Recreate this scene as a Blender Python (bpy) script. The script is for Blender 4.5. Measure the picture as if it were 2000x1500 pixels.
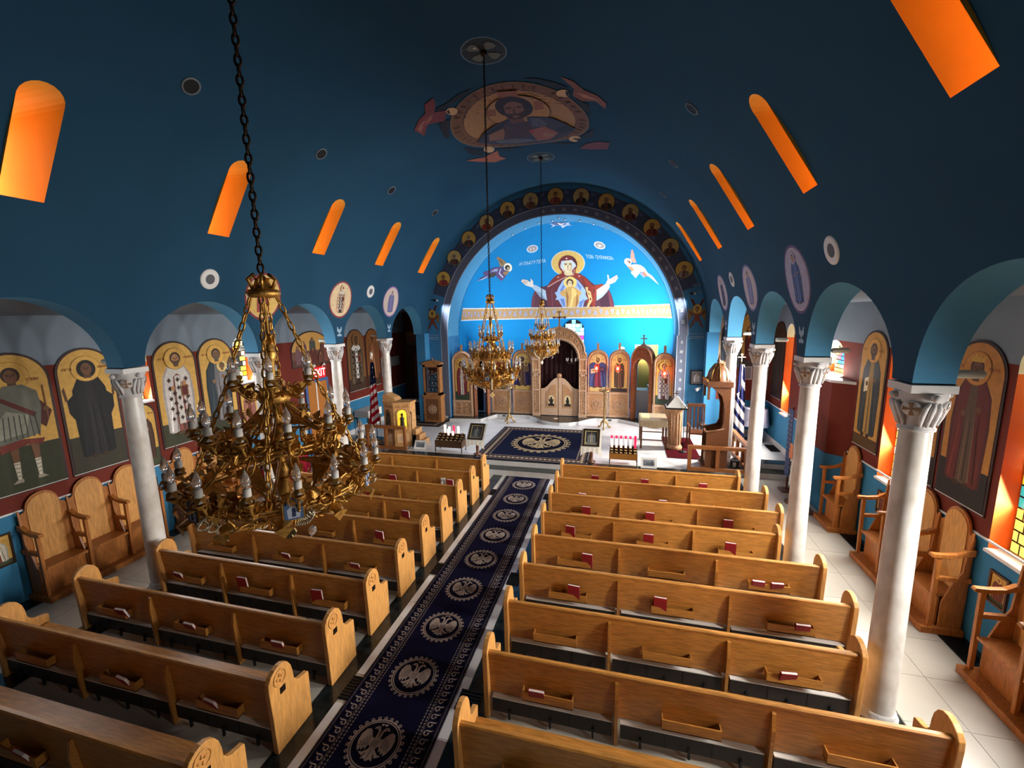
import bpy, bmesh, math, random
from math import sin, cos, pi, sqrt, atan2, radians, asin
from mathutils import Vector, Matrix, geometry
for o in list(bpy.data.objects): bpy.data.objects.remove(o)
SC=bpy.context.scene; COL=SC.collection
# ---------------------------------------------------------------- camera
cam=bpy.data.cameras.new('camera'); CAM=bpy.data.objects.new('camera',cam); COL.objects.link(CAM); SC.camera=CAM
cam.sensor_width=36; cam.lens=15.1305; cam.clip_start=.05; cam.clip_end=200
def cam_matrix(y,p,r):
    f=Vector((-sin(y)*cos(p),cos(y)*cos(p),sin(p))); rt=Vector((cos(y),sin(y),0)); up=rt.cross(f)
    a=cos(r)*rt+sin(r)*up; b=-sin(r)*rt+cos(r)*up
    return Matrix(((a.x,b.x,-f.x),(a.y,b.y,-f.y),(a.z,b.z,-f.z)))
CAM.matrix_world=Matrix.Translation((2.5971,0,4.768)) @ cam_matrix(.2537,-.1636,-.018).to_4x4()
# ---------------------------------------------------------------- world, exposure, daylight
W=bpy.data.worlds.new('sky'); SC.world=W; W.use_nodes=True
W.node_tree.nodes['Background'].inputs[0].default_value=(.55,.7,1,1); W.node_tree.nodes['Background'].inputs[1].default_value=.6
vs=SC.view_settings; vs.view_transform='Standard'; vs.look='None'; vs.gamma=1; vs.use_curve_mapping=False; vs.exposure=0.6
def area_light(name,loc,aim,sx,sy,power,col):
    l=bpy.data.lights.new(name,'AREA'); l.shape='RECTANGLE'; l.size=sx; l.size_y=sy; l.energy=power; l.color=col
    o=bpy.data.objects.new(name,l); COL.objects.link(o); o.location=loc
    o.rotation_euler=(Vector(aim)-Vector(loc)).to_track_quat('-Z','Y').to_euler(); return o
area_light('apse_flood',(2.55,17.9,3.36),(2.9,20.4,5.6),.22,.16,260,(.86,.96,1))
area_light('apse_flood_left',(-2.6,17.9,3.36),(-1.0,20.6,6.0),.22,.16,80,(.86,.95,1))
for wy,pw in ((-1.6,20),(1.2,50),(3.88,130),(6.58,190),(9.29,200),(14.75,290)): area_light('daylight_right',(7.47,wy,2.7),(0,wy,-.6),.5,2.3,pw,(1,.98,.93)).data.spread=radians(125)
area_light('daylight_door',(7.47,11.85,3.5),(0,11.85,.5),.9,.6,200,(1,.98,.93)).data.spread=radians(130)
for wy,pw in ((3.95,14),(6.67,40),(9.39,60)): area_light('daylight_left',(-7.27,wy,3.5),(0,wy,.2),.5,1.2,pw,(.92,.96,1)).data.spread=radians(130)
for x in (-4.8,4.95):
    l=bpy.data.lights.new('arch_spot','SPOT'); l.energy=430; l.color=(.84,.91,1); l.spot_size=radians(80); l.spot_blend=.6; l.shadow_soft_size=.06
    o=bpy.data.objects.new('arch_spot',l); COL.objects.link(o); o.location=(x,16.3,5.34); o.rotation_euler=(Vector((-.1*x,14.6,.3))-Vector(o.location)).to_track_quat('-Z','Y').to_euler()
# ---------------------------------------------------------------- helpers
random.seed(7)
def lin(c):
    f=lambda v:v/12.92 if v<=.04045 else ((v+.055)/1.055)**2.4
    return tuple(f(v/255) for v in c)
MATS={}
def mat(name,rgb,rough=.6,metal=0,emit=0,var=.0,vscale=8,bump=0,bscale=40,spec=.4,ecol=None,coat=0,c2=None,stretch=None,alpha=1,trans=0):
    if name in MATS: return MATS[name]
    m=bpy.data.materials.new(name); m.use_nodes=True; nt=m.node_tree; b=nt.nodes['Principled BSDF']; N=nt.nodes.new; L=nt.links.new
    col=(*lin(rgb),1); b.inputs['Base Color'].default_value=col
    b.inputs['Roughness'].default_value=rough; b.inputs['Metallic'].default_value=metal; b.inputs['Specular IOR Level'].default_value=spec
    b.inputs['Coat Weight'].default_value=coat; b.inputs['Alpha'].default_value=alpha; b.inputs['Transmission Weight'].default_value=trans
    if emit: b.inputs['Emission Color'].default_value=(*lin(ecol or rgb),1); b.inputs['Emission Strength'].default_value=emit
    if var or bump:
        tc=N('ShaderNodeTexCoord'); mp=N('ShaderNodeMapping'); L(tc.outputs['Object'],mp.inputs[0])
        if stretch: mp.inputs['Scale'].default_value=stretch
    if var:
        no=N('ShaderNodeTexNoise'); no.inputs['Scale'].default_value=vscale; no.inputs['Detail'].default_value=6; L(mp.outputs[0],no.inputs[0])
        mx=N('ShaderNodeMix'); mx.data_type='RGBA'; c=Vector(col[:3])
        mx.inputs[6].default_value=(*(c*(1-var)),1); mx.inputs[7].default_value=(*(Vector(lin(c2)) if c2 else c*(1+var*.8)),1)
        rp=N('ShaderNodeValToRGB'); rp.color_ramp.elements[0].position=.32; rp.color_ramp.elements[1].position=.68
        L(no.outputs[0],rp.inputs[0]); L(rp.outputs[0],mx.inputs[0]); L(mx.outputs[2],b.inputs['Base Color'])
    if bump:
        n2=N('ShaderNodeTexNoise'); n2.inputs['Scale'].default_value=bscale; L(mp.outputs[0],n2.inputs[0])
        bp=N('ShaderNodeBump'); bp.inputs['Strength'].default_value=bump; bp.inputs['Distance'].default_value=.01; L(n2.outputs[0],bp.inputs['Height']); L(bp.outputs[0],b.inputs['Normal'])
    MATS[name]=m; return m
def attr_mat(name,rough=.6,emit=0,spec=.3,metal=0):
    m=bpy.data.materials.new(name); m.use_nodes=True; nt=m.node_tree; b=nt.nodes['Principled BSDF']; a=nt.nodes.new('ShaderNodeAttribute'); a.attribute_name='Col'
    tc=nt.nodes.new('ShaderNodeTexCoord'); no=nt.nodes.new('ShaderNodeTexNoise'); no.inputs['Scale'].default_value=14; no.inputs['Detail'].default_value=5
    mr=nt.nodes.new('ShaderNodeMapRange'); mr.inputs[3].default_value=.72; mr.inputs[4].default_value=1.22
    mu=nt.nodes.new('ShaderNodeVectorMath'); mu.operation='SCALE'
    L=nt.links.new; L(tc.outputs['Object'],no.inputs[0]); L(no.outputs[0],mr.inputs[0]); L(a.outputs['Color'],mu.inputs[0]); L(mr.outputs[0],mu.inputs['Scale'])
    L(mu.outputs[0],b.inputs['Base Color']); b.inputs['Roughness'].default_value=rough; b.inputs['Specular IOR Level'].default_value=spec; b.inputs['Metallic'].default_value=metal
    if emit: L(mu.outputs[0],b.inputs['Emission Color']); b.inputs['Emission Strength'].default_value=emit
    return m
PAINT=attr_mat('painted_colours'); GLASS=attr_mat('stained_glass',.2,1.2); WOOL=attr_mat('woven_wool',.95,spec=.05)
WOOD=mat('honey_oak',(178,120,54),.38,var=.28,vscale=5,bump=.06,bscale=18,stretch=(1.2,9,9),spec=.45)
WOODY=mat('oak_end_grain',(200,142,76),.4,var=.22,vscale=5,bump=.05,bscale=18,stretch=(9,9,1.2),spec=.45)
STALLW=mat('stall_oak',(164,100,44),.4,var=.28,vscale=5,stretch=(9,9,1.2),bump=.05,bscale=18)
DARKW=mat('walnut_brown',(92,52,26),.42,var=.3,vscale=5,stretch=(7,7,1.3),bump=.05)
PALEW=mat('carved_pale_oak',(206,172,142),.5,var=.22,vscale=22,bump=.5,bscale=60)
TANW=mat('carved_oak',(188,142,102),.5,var=.28,vscale=26,bump=.6,bscale=70)
GOLD=mat('antique_gold',(206,156,78),.42,.8,var=.35,vscale=30,bump=.3,bscale=60)
BRASS=mat('pale_brass',(190,160,110),.35,1,var=.2,vscale=20)
WHITEM=mat('white_marble',(214,212,210),.28,var=.1,vscale=2.2,spec=.5)
VEINM=mat('veined_cream_marble',(206,196,184),.26,var=.17,vscale=4.5,c2=(226,222,216),spec=.5,stretch=(1,1,.6))
BLACKM=mat('black_marble',(20,22,22),.16,var=.5,vscale=6,c2=(46,52,50),spec=.5)
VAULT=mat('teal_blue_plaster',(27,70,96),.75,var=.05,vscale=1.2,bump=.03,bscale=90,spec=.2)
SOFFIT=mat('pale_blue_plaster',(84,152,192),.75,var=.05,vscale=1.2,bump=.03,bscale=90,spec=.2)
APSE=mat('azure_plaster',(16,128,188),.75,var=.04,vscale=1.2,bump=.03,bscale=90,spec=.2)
GREYP=mat('blue_grey_plaster',(118,130,142),.8,var=.08,vscale=1.3,bump=.03,bscale=90,spec=.2)
REDP=mat('oxblood_plaster',(106,38,24),.7,var=.1,vscale=2,spec=.25)
DADO=mat('dado_blue_plaster',(52,118,156),.7,var=.08,vscale=1.6,spec=.25)
REVEAL=mat('orange_aisle_reveal',(232,112,44),.55,var=.1,vscale=2.2,spec=.3)
ORANGE=mat('orange_painted_reveal',(252,196,84),.55,var=.06,vscale=2.2,spec=.3)
PALEP=mat('ivory_plaster',(226,228,214),.7)
WHITEP=mat('white_paint',(222,220,216),.5)
BLACK=mat('matt_black',(14,14,16),.6)
DARKMETAL=mat('dark_bronze',(60,46,34),.4,.8,var=.2)
PAPER=mat('white_paper',(232,228,220),.8)
CLOTH=mat('white_linen',(222,216,202),.9,bump=.15,bscale=120,var=.06)
RED=mat('red_cloth_cover',(140,18,24),.6,var=.15)
MAROON=mat('dark_maroon_velvet',(40,10,18),.95,var=.3,vscale=14,stretch=(3,3,.2))
SILVER=mat('silver',(200,198,196),.25,1)
class MB:
    def __init__(s): s.v=[]; s.f=[]; s.c=None; s.sm=[]
    def add(s,vs,fs,smooth=False):
        n=len(s.v); s.v+=[tuple(v) for v in vs]; s.f+=[tuple(i+n for i in f) for f in fs]; s.sm+=[smooth]*len(fs); return s
    def box(s,a,b,M=None):
        x0,y0,z0=a;x1,y1,z1=b
        vs=[(x0,y0,z0),(x1,y0,z0),(x1,y1,z0),(x0,y1,z0),(x0,y0,z1),(x1,y0,z1),(x1,y1,z1),(x0,y1,z1)]
        if M: vs=[M@Vector(v) for v in vs]
        return s.add(vs,[(0,3,2,1),(4,5,6,7),(0,1,5,4),(1,2,6,5),(2,3,7,6),(3,0,4,7)])
    def prism(s,pts,fn,d0,d1):
        # pts 2D outline; fn(u,v,d)->xyz
        n=len(pts); vs=[fn(u,v,d0) for u,v in pts]+[fn(u,v,d1) for u,v in pts]
        fs=[tuple(range(n-1,-1,-1)),tuple(range(n,2*n))]+[(i,(i+1)%n,n+(i+1)%n,n+i) for i in range(n)]
        return s.add(vs,fs)
    def lathe(s,prof,seg=16,cx=0,cy=0,cz=0,smooth=True,a0=0,a1=2*pi):
        full=abs(a1-a0-2*pi)<1e-6; m=seg if full else seg+1
        vs=[(cx+r*cos(a0+(a1-a0)*i/seg),cy+r*sin(a0+(a1-a0)*i/seg),cz+z) for r,z in prof for i in range(m)]
        fs=[(k*m+i,k*m+(i+1)%m,(k+1)*m+(i+1)%m,(k+1)*m+i) for k in range(len(prof)-1) for i in range(seg)]
        return s.add(vs,fs,smooth)
    def tube(s,path,r,seg=6,closed=False,smooth=True,caps=True):
        P=[Vector(p) for p in path]; n=len(P); R=r if isinstance(r,(list,tuple)) else [r]*n; vs=[]; up=None
        for i,p in enumerate(P):
            t=(P[(i+1)%n]-P[i-1]) if closed else (P[min(i+1,n-1)]-P[max(i-1,0)])
            t=t.normalized() if t.length>1e-9 else Vector((0,0,1))
            if up is None: up=Vector((0,0,1)) if abs(t.z)<.9 else Vector((1,0,0))
            a=t.cross(up); a=a.normalized() if a.length>1e-6 else t.orthogonal().normalized(); b=a.cross(t); up=b
            vs+=[p+R[i]*(cos(2*pi*k/seg)*a+sin(2*pi*k/seg)*b) for k in range(seg)]
        fs=[(i*seg+k,i*seg+(k+1)%seg,((i+1)%n)*seg+(k+1)%seg,((i+1)%n)*seg+k) for i in range(n if closed else n-1) for k in range(seg)]
        if caps and not closed: fs+=[tuple(range(seg-1,-1,-1)),tuple(range((n-1)*seg,n*seg))]
        return s.add(vs,fs,smooth)
    def ball(s,c,rx,ry=None,rz=None,seg=10,rings=6):
        ry=ry or rx; rz=rz or rx; vs=[];fs=[]
        for j in range(rings+1):
            t=pi*j/rings
            for i in range(seg): vs.append((c[0]+rx*sin(t)*cos(2*pi*i/seg),c[1]+ry*sin(t)*sin(2*pi*i/seg),c[2]+rz*cos(t)))
        for j in range(rings):
            for i in range(seg): fs.append((j*seg+i,(j+1)*seg+i,(j+1)*seg+(i+1)%seg,j*seg+(i+1)%seg))
        return s.add(vs,fs,True)
    def xf(s,M): s.v=[tuple(M@Vector(v)) for v in s.v]; return s
    def build(s,name,m,parent=None,loc=None,bevel=0):
        me=bpy.data.meshes.new(name); me.from_pydata(s.v,[],s.f); me.validate(); me.polygons.foreach_set('use_smooth',[s.sm[i] if i<len(s.sm) else False for i in range(len(me.polygons))])
        bm=bmesh.new(); bm.from_mesh(me); bmesh.ops.remove_doubles(bm,verts=bm.verts,dist=1e-5); bmesh.ops.recalc_face_normals(bm,faces=bm.faces); bm.to_mesh(me); bm.free()
        me.materials.append(m); o=bpy.data.objects.new(name,me); COL.objects.link(o)
        if parent: o.parent=parent
        if loc: o.location=loc
        if bevel: b=o.modifiers.new('bevel','BEVEL'); b.width=bevel; b.segments=2; b.limit_method='ANGLE'
        return o
def tag(o,label=None,cat=None,group=None,kind=None):
    if label: o['label']=label
    if cat: o['category']=cat
    if group: o['group']=group
    if kind: o['kind']=kind
    return o
def thing(name,label,cat,loc=(0,0,0),rz=0,group=None):
    o=bpy.data.objects.new(name,None); o.empty_display_size=.1; COL.objects.link(o); o.location=loc; o.rotation_euler=(0,0,rz)
    return tag(o,label,cat,group)
def struct(name,mb,m,**k): return tag(mb.build(name,m,**k),kind='structure')
def dup(root,loc,rz,label,scale=None):
    r=root.copy(); COL.objects.link(r); r.location=loc; r.rotation_euler=(0,0,rz); r['label']=label
    if scale: r.scale=scale
    def rec(a,b):
        for ch in a.children:
            c=ch.copy(); COL.objects.link(c); c.parent=b; rec(ch,c)
    rec(root,r); return r
def ell(cx,cy,rx,ry=None,n=20,rot=0):
    ry=ry or rx; return [(cx+rx*cos(2*pi*i/n)*cos(rot)-ry*sin(2*pi*i/n)*sin(rot),cy+rx*cos(2*pi*i/n)*sin(rot)+ry*sin(2*pi*i/n)*cos(rot)) for i in range(n)]
def ringp(cx,cy,r0,r1,n=28):
    return [[(cx+r0*cos(2*pi*i/n),cy+r0*sin(2*pi*i/n)),(cx+r1*cos(2*pi*i/n),cy+r1*sin(2*pi*i/n)),(cx+r1*cos(2*pi*(i+1)/n),cy+r1*sin(2*pi*(i+1)/n)),(cx+r0*cos(2*pi*(i+1)/n),cy+r0*sin(2*pi*(i+1)/n))] for i in range(n)]
def archp(w,h,n=16,x0=0,y0=0,f=1.0):
    r=w/2; s=h-r*f; return [(x0-r,y0),(x0+r,y0)]+[(x0+r*cos(pi*i/n),y0+s+r*f*sin(pi*i/n)) for i in range(n+1)]
def tris(pts,maxlen=0):
    P=[Vector((a,b)) for a,b in pts]
    T=[[P[i] for i in t] for t in geometry.tessellate_polygon([[p.to_3d() for p in P]])]
    if not maxlen: return T
    out=[]
    def rec(a,b,c,d):
        L=[(b-a).length>maxlen,(c-b).length>maxlen,(a-c).length>maxlen]
        if d>7 or not any(L): out.append((a,b,c)); return
        ab,bc,ca=(a+b)/2,(b+c)/2,(c+a)/2; k=sum(L)
        if k==3: rec(a,ab,ca,d+1);rec(ab,b,bc,d+1);rec(ca,bc,c,d+1);rec(ab,bc,ca,d+1)
        elif k==1:
            if L[0]: rec(a,ab,c,d+1);rec(ab,b,c,d+1)
            elif L[1]: rec(a,b,bc,d+1);rec(a,bc,c,d+1)
            else: rec(a,b,ca,d+1);rec(ca,b,c,d+1)
        else:
            if not L[0]: rec(a,b,bc,d+1);rec(a,bc,ca,d+1);rec(ca,bc,c,d+1)
            elif not L[1]: rec(b,c,ca,d+1);rec(b,ca,ab,d+1);rec(ab,ca,a,d+1)
            else: rec(c,a,ab,d+1);rec(c,ab,bc,d+1);rec(bc,ab,b,d+1)
    for t in T: rec(*t,0)
    return out
def paint(name,items,fn,m=None,parent=None,loc=None,maxlen=0,h0=.002,dh=.0004):
    # items: (rgb,outline[,layer]) painted shapes lying on a surface; fn(u,v,height)->xyz
    V=[];F=[];C=[]
    for k,it in enumerate(items):
        c=lin(it[0]); h=h0+dh*(it[2] if len(it)>2 else k)
        for t in tris(it[1],maxlen):
            n=len(V); V+=[tuple(fn(p.x,p.y,h)) for p in t]; F.append((n,n+1,n+2)); C+=[c]*3
    me=bpy.data.meshes.new(name); me.from_pydata(V,[],F); at=me.color_attributes.new('Col','FLOAT_COLOR','CORNER')
    idx=[0]*len(me.loops); me.loops.foreach_get('vertex_index',idx)
    at.data.foreach_set('color',[x for i in idx for x in (*C[i],1)])
    me.materials.append(m or PAINT); o=bpy.data.objects.new(name,me); COL.objects.link(o)
    if parent: o.parent=parent
    if loc: o.location=loc
    return o
def onY(y,s=-1,x0=0,z0=0): return lambda u,v,h:(x0+u,y+s*h,z0+v)        # a wall facing the viewer
def onX(x,s,y0=0,z0=0,d=1): return lambda u,v,h:(x+s*h,y0+d*u,z0+v)      # a side wall whose face looks along s
def onZ(z,x0=0,y0=0): return lambda u,v,h:(x0+u,y0+v,z+h)
# ---------------------------------------------------------------- setting
XC=.1; RV=5.32; ZS=4.0; AW=5.68; XL=-7.3; XR=7.5; YF=16.5
COLY=[5.30+2.695*k for k in range(-3,4)]; EDGE=COLY+[16.08]
ARCH=[((a+b)/2,(b-a-.34)/2) for a,b in zip(EDGE[:-1],EDGE[1:])]
VWIN=[1.25,3.98,6.71,9.44,12.17,15.0]
def barrel(s): return lambda y,t:(XC+s*RV*cos(t),y,ZS+RV*sin(t))
def z_arch(y):
    for c,a in ARCH:
        if abs(y-c)<a: return 3.985+1.10*sqrt(1-((y-c)/a)**2)
    return None
T0,T1,TW=radians(25.4),radians(38.6),.22
def t_win(y):
    for c in VWIN:
        if abs(y-c)<TW-1e-6: return T1+sqrt(TW**2-(y-c)**2)/RV
    return None
US=set([-3,YF])
for c,a in ARCH: US|={round(c+a*-cos(pi*i/28),5) for i in range(29)}
for c in VWIN: US|={round(c-TW*cos(pi*i/10),5) for i in range(11)}
US=sorted(US); TG=[pi/2*i/52 for i in range(53)]
ceil=MB(); sof=MB(); outer=MB()
for s in (-1,1):
    B=barrel(s)
    for ua,ub in zip(US[:-1],US[1:]):
        um=(ua+ub)/2; e=1e-5
        def lo(u):
            z=z_arch(min(max(u,um-(um-ua)*.9999),um+(ub-um)*.9999)); return asin((z-ZS)/RV) if (z and z>ZS) else 0
        inA=z_arch(um) is not None
        la,lb=(lo(ua),lo(ub)) if inA else (0,0)
        inW=t_win(um) is not None
        def up(u): return t_win(min(max(u,um-(um-ua)*.99),um+(ub-um)*.99))
        segs=[(la,lb,T0,T0)]
        if inW: segs.append((up(ua),up(ub),pi/2,pi/2))
        else: segs.append((T0,T0,pi/2,pi/2))
        for a0,b0,a1,b1 in segs:
            cuts=[(a0,b0)]+[(g,g) for g in TG if max(a0,b0)+1e-4<g<min(a1,b1)-1e-4]+[(a1,b1)]
            for (p0,q0),(p1,q1) in zip(cuts[:-1],cuts[1:]): ceil.add([B(ua,p0),B(ub,q0),B(ub,q1),B(ua,p1)],[(0,1,2,3)],True)
        ox=XC+s*AW
        if inA:
            p,q=B(ua,la),B(ub,lb); sof.add([p,q,(ox,ub,q[2]),(ox,ua,p[2])],[(0,1,2,3)],True)
            outer.add([(ox,ua,p[2]),(ox,ub,q[2]),(ox,ub,5.3),(ox,ua,5.3)],[(0,1,2,3)])
        else: outer.add([(ox,ua,3.98),(ox,ub,3.98),(ox,ub,5.3),(ox,ua,5.3)],[(0,1,2,3)])
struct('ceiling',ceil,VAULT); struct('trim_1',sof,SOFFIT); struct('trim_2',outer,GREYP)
wn=0
struct('light_seal',MB().box((-8.2,-3.4,-.3),(8.4,21.6,9.8)),mat('light_seal_grey',(70,70,70),.9))  # unseen outer box, added to stop sky light leaking through vault cracks
AMBER=mat('amber_window_glass',(255,214,150),.3,emit=3.8,ecol=(255,216,150))
for s in (-1,1):
    B=barrel(s)
    for c in VWIN:
        wn+=1; ts=[(c-TW,T0),(c-TW,T1)]+[(c-TW*cos(pi*i/10),T1+TW*sin(pi*i/10)/RV) for i in range(1,10)]+[(c+TW,T1),(c+TW,T0)]
        P=[B(y,t) for y,t in ts]; xo=XC+s*6.05; n=len(P); m=MB()
        m.add(P+[(xo,p[1],p[2]) for p in P],[(i,(i+1)%n,n+(i+1)%n,n+i) for i in range(n)])
        w=struct('window_%d'%wn,m,ORANGE); k=MB(); k.add([(xo-s*.01,p[1],p[2]) for p in P],[tuple(range(n))]); k.build('pane',AMBER,w)
# aisles: side walls with window openings, sloping ceilings
def side_wall(name,X,s,y0,y1,ops,bands,depth=.27):
    # ops: (y0,y1,sill,spring); bands: (ztop, material)
    us=sorted({y0,y1}|{round(v,5) for o in ops for v in [(o[0]+o[1])/2-(o[1]-o[0])/2*cos(pi*i/14) for i in range(15)]})
    mbs={}; rev=MB(); dome=MB()
    zmax=bands[-1][0]
    def top(o,u): r=(o[1]-o[0])/2; return o[3]+sqrt(max(r*r-(u-(o[0]+o[1])/2)**2,0))
    for ua,ub in zip(us[:-1],us[1:]):
        um=(ua+ub)/2; o=next((o for o in ops if o[0]<um<o[1]),None)
        pcs=[(0,0,zmax,zmax)] if o is None else [(0,0,o[2],o[2]),(top(o,ua),top(o,ub),zmax,zmax)]
        for a0,b0,a1,b1 in pcs:
            zl=[(a0,b0)]+[(z,z) for z,_ in bands if max(a0,b0)<z<min(a1,b1)]+[(a1,b1)]
            for (p0,q0),(p1,q1) in zip(zl[:-1],zl[1:]):
                zm=(p0+q0+p1+q1)/4; m=next(m for z,m in bands if zm<z)
                mbs.setdefault(m.name,MB()).add([(X,ua,p0),(X,ub,q0),(X,ub,q1),(X,ua,p1)],[(0,1,2,3)])
        if o: dome.add([(X,ua,top(o,ua)),(X,ub,top(o,ub)),(X+s*depth,ub,top(o,ub)),(X+s*depth,ua,top(o,ua))],[(0,1,2,3)],True)
    root=None
    for mn,mb in mbs.items():
        o=mb.build(name if root is None else 'wall_band',bpy.data.materials[mn],root)
        if root is None: root=tag(o,kind='structure')
    for o in ops:
        d=MB()
        for y in (o[0],o[1]): d.add([(X,y,o[2]),(X+s*depth,y,o[2]),(X+s*depth,y,o[3]-.12),(X,y,o[3]-.12)],[(0,1,2,3)])
        d.build('orange_reveal',REVEAL,root)
        d=MB()
        for y in (o[0],o[1]): d.add([(X,y,o[3]-.12),(X+s*depth,y,o[3]-.12),(X+s*depth,y,o[3]),(X,y,o[3])],[(0,1,2,3)])
        d.build('pale_reveal',PALEP,root)
        d=MB(); d.box((min(X-s*.05,X+s*depth),o[0]-.0,o[2]-.04),(max(X-s*.05,X+s*depth),o[1]+.0,o[2])); d.build('sill',WHITEM,root)
    if ops: dome.build('window_head',PALEP,root)
    return root
bands=[(1.58,DADO),(4.0,REDP),(5.2,GREYP)]
LWIN=[(3.66,4.24,3.05,4.0),(6.38,6.96,3.05,4.0),(9.1,9.68,3.05,4.0)]
RWIN=[(3.58,4.18,1.48,4.0),(6.28,6.88,1.48,4.0),(8.99,9.59,1.48,4.0),(11.35,12.35,3.2,3.5),(14.45,15.05,1.5,4.0)]
wl=side_wall('wall_left',XL,-1,-3,18.2,LWIN,bands); wr=side_wall('wall_right',XR,1,-3,YF,RWIN,bands)
dl=MB()
for X,s,y1 in ((XL,1,18.2),(XR,-1,YF)): dl.box((min(X,X+s*.018),-3,1.575),(max(X,X+s*.018),y1,1.605))
struct('trim_3',dl,WHITEP)
ac=MB()
for s,X,y1 in ((-1,XL,18.2),(1,XR,YF)): ac.add([(XC+s*AW,-3,5.14),(XC+s*AW,y1,5.14),(X,y1,4.87),(X,-3,4.87)],[(0,1,2,3)])
struct('trim_4',ac,GREYP)
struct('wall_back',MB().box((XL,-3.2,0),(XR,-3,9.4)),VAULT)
struct('floor_loft',MB().box((XL,-3,2.9),(XR,.35,3.2)),WOOD)
# stained glass: panes cut in many coloured quarries, each its own piece
GP=[(236,196,90),(214,160,40),(240,228,190),(250,214,120),(190,214,200),(226,182,70),(245,236,210)]
LEAD=mat('lead_came',(24,22,24),.5,.4)
def stained(name,X,s,o,label_acc,fig,rows=14,n=3,pal=GP):
    y0,y1,z0,z1=o; r=(y1-y0)/2; yc=(y0+y1)/2; rnd=random.Random(int(y0*100)); xg=X+s*.24
    w=struct(name,MB().prism([(y0,z0),(y1,z0)]+[(yc+r*cos(pi*i/12),z1+r*sin(pi*i/12)) for i in range(13)],lambda u,v,d:(xg+d,u,v),0,s*.02),LEAD)
    H=z1+r-z0
    for j in range(rows):
        za,zb=z0+H*j/rows+.012,z0+H*(j+1)/rows-.012
        hw=r if zb<z1 else sqrt(max(r*r-(zb-z1)**2,0))
        if hw<.06: continue
        cuts=sorted([-hw+.012]+[(-1+2*(k+.5*(j%2)*.6+rnd.uniform(-.12,.12))/n)*hw for k in range(1,n)]+[hw-.012])
        for a,b in zip(cuts[:-1],cuts[1:]):
            c=rnd.choice(pal); t=(a+b)/2/hw; q=(j+.5)/rows
            for (u0,u1,v0,v1,fc) in fig:
                if u0<t<u1 and v0<q<v1: c=fc
            p=[(a+.01,za),(b-.01,za),(b-.01,zb),(a+.01,zb)]
            paint('glass_quarry',[(c,p)],lambda u,v,h:(xg-s*(.012+h),yc+u,v),GLASS,w)
    return w
fgs=[(-.5,.5,.2,.7,(60,90,150)),(-.4,.4,.7,.85,(230,200,150)),(-1,-.5,.3,.5,(150,80,190))]
stained('window_13',XL,-1,LWIN[0],'',[(-.4,.5,.15,.75,(38,34,44))],8)
stained('window_14',XL,-1,LWIN[1],'',[(-.4,.5,.15,.75,(38,44,44))],8)
stained('window_15',XL,-1,LWIN[2],'',[(-.45,.6,.3,.6,(36,44,44)),(-.4,.4,.6,.72,(60,50,40)),(-.6,.2,.25,.36,(40,80,50))],9)
stained('window_16',XR,1,RWIN[0],'',fgs); stained('window_17',XR,1,RWIN[1],'',fgs+[(-1,1,.02,.2,(226,190,90)),(.2,1,.24,.34,(40,140,140))],18,4)
stained('window_18',XR,1,RWIN[2],'',[(-1,-.3,.45,.75,(170,90,220))],18,4)
stained('window_19',XR,1,RWIN[3],'',[(-.1,.5,.2,.75,(40,120,220)),(.5,.8,.4,.6,(220,90,110)),(-.8,-.5,.5,.65,(220,60,50))],8,6,[(250,244,220),(252,232,150),(245,240,230),(250,214,120)])
stained('window_20',XR,1,RWIN[4],'',fgs,14)
# chancel wall and apse
wf=MB(); NX=72
def z_open(x): d=4.45**2-(x-.05)**2; return 3.85+sqrt(d) if d>0 else 0
def z_vlt(x): d=RV**2-(x-XC)**2; return ZS+sqrt(d) if d>0 else ZS
xs=sorted({.05-4.45*cos(pi*i/60) for i in range(61)}|{XC-5.32*cos(pi*i/40) for i in range(41)})
for a,b in zip(xs[:-1],xs[1:]):
    if abs((a+b)/2-.05)<4.45: wf.add([(a,YF,z_open(a)),(b,YF,z_open(b)),(b,YF,z_vlt(b)),(a,YF,z_vlt(a))],[(0,1,2,3)])
    else: wf.add([(a,YF,0),(b,YF,0),(b,YF,z_vlt(b)),(a,YF,z_vlt(a))],[(0,1,2,3)])
for x in (-4.4,4.5): wf.add([(x,YF,0),(x,YF+1.3,0),(x,YF+1.3,3.86),(x,YF,3.86)],[(0,1,2,3)])
wf.add([(-5.68,YF,0),(-5.2,YF,0),(-5.2,YF,5.3),(-5.68,YF,5.3)],[(0,1,2,3)])
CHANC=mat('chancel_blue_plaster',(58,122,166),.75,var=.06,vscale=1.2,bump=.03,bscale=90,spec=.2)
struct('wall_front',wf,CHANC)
pil=MB()
for s in (-1,1): pil.box((min(XC+s*5.3,XC+s*AW),16.08,0),(max(XC+s*5.3,XC+s*AW),YF,4.0))
pil.box((-5.66,YF,0),(-5.3,18.2,5.2)); pil.build('trim_5',CHANC)['kind']='structure'
ew=MB(); ew.add([(XC+AW,YF,0),(XR,YF,0),(XR,YF,1.58),(XC+AW,YF,1.58)],[(0,1,2,3)]); e0=struct('wall_end_right',ew,DADO)
MB().add([(XC+AW,YF,1.58),(XR,YF,1.58),(XR,YF,2.75),(XC+AW,YF,2.75)],[(0,1,2,3)]).build('wall_band',REDP,e0); MB().add([(XC+AW,YF,2.75),(XR,YF,2.75),(XR,YF,5.2),(XC+AW,YF,5.2)],[(0,1,2,3)]).build('wall_band',GREYP,e0)
e1=struct('wall_end_left',MB().box((XL,18.2,0),(-5.6,18.3,5.2)),mat('shaded_oxblood_plaster',(62,26,22),.8))  # oxblood darkened: the gloom of this aisle end is put into the colour
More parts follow.
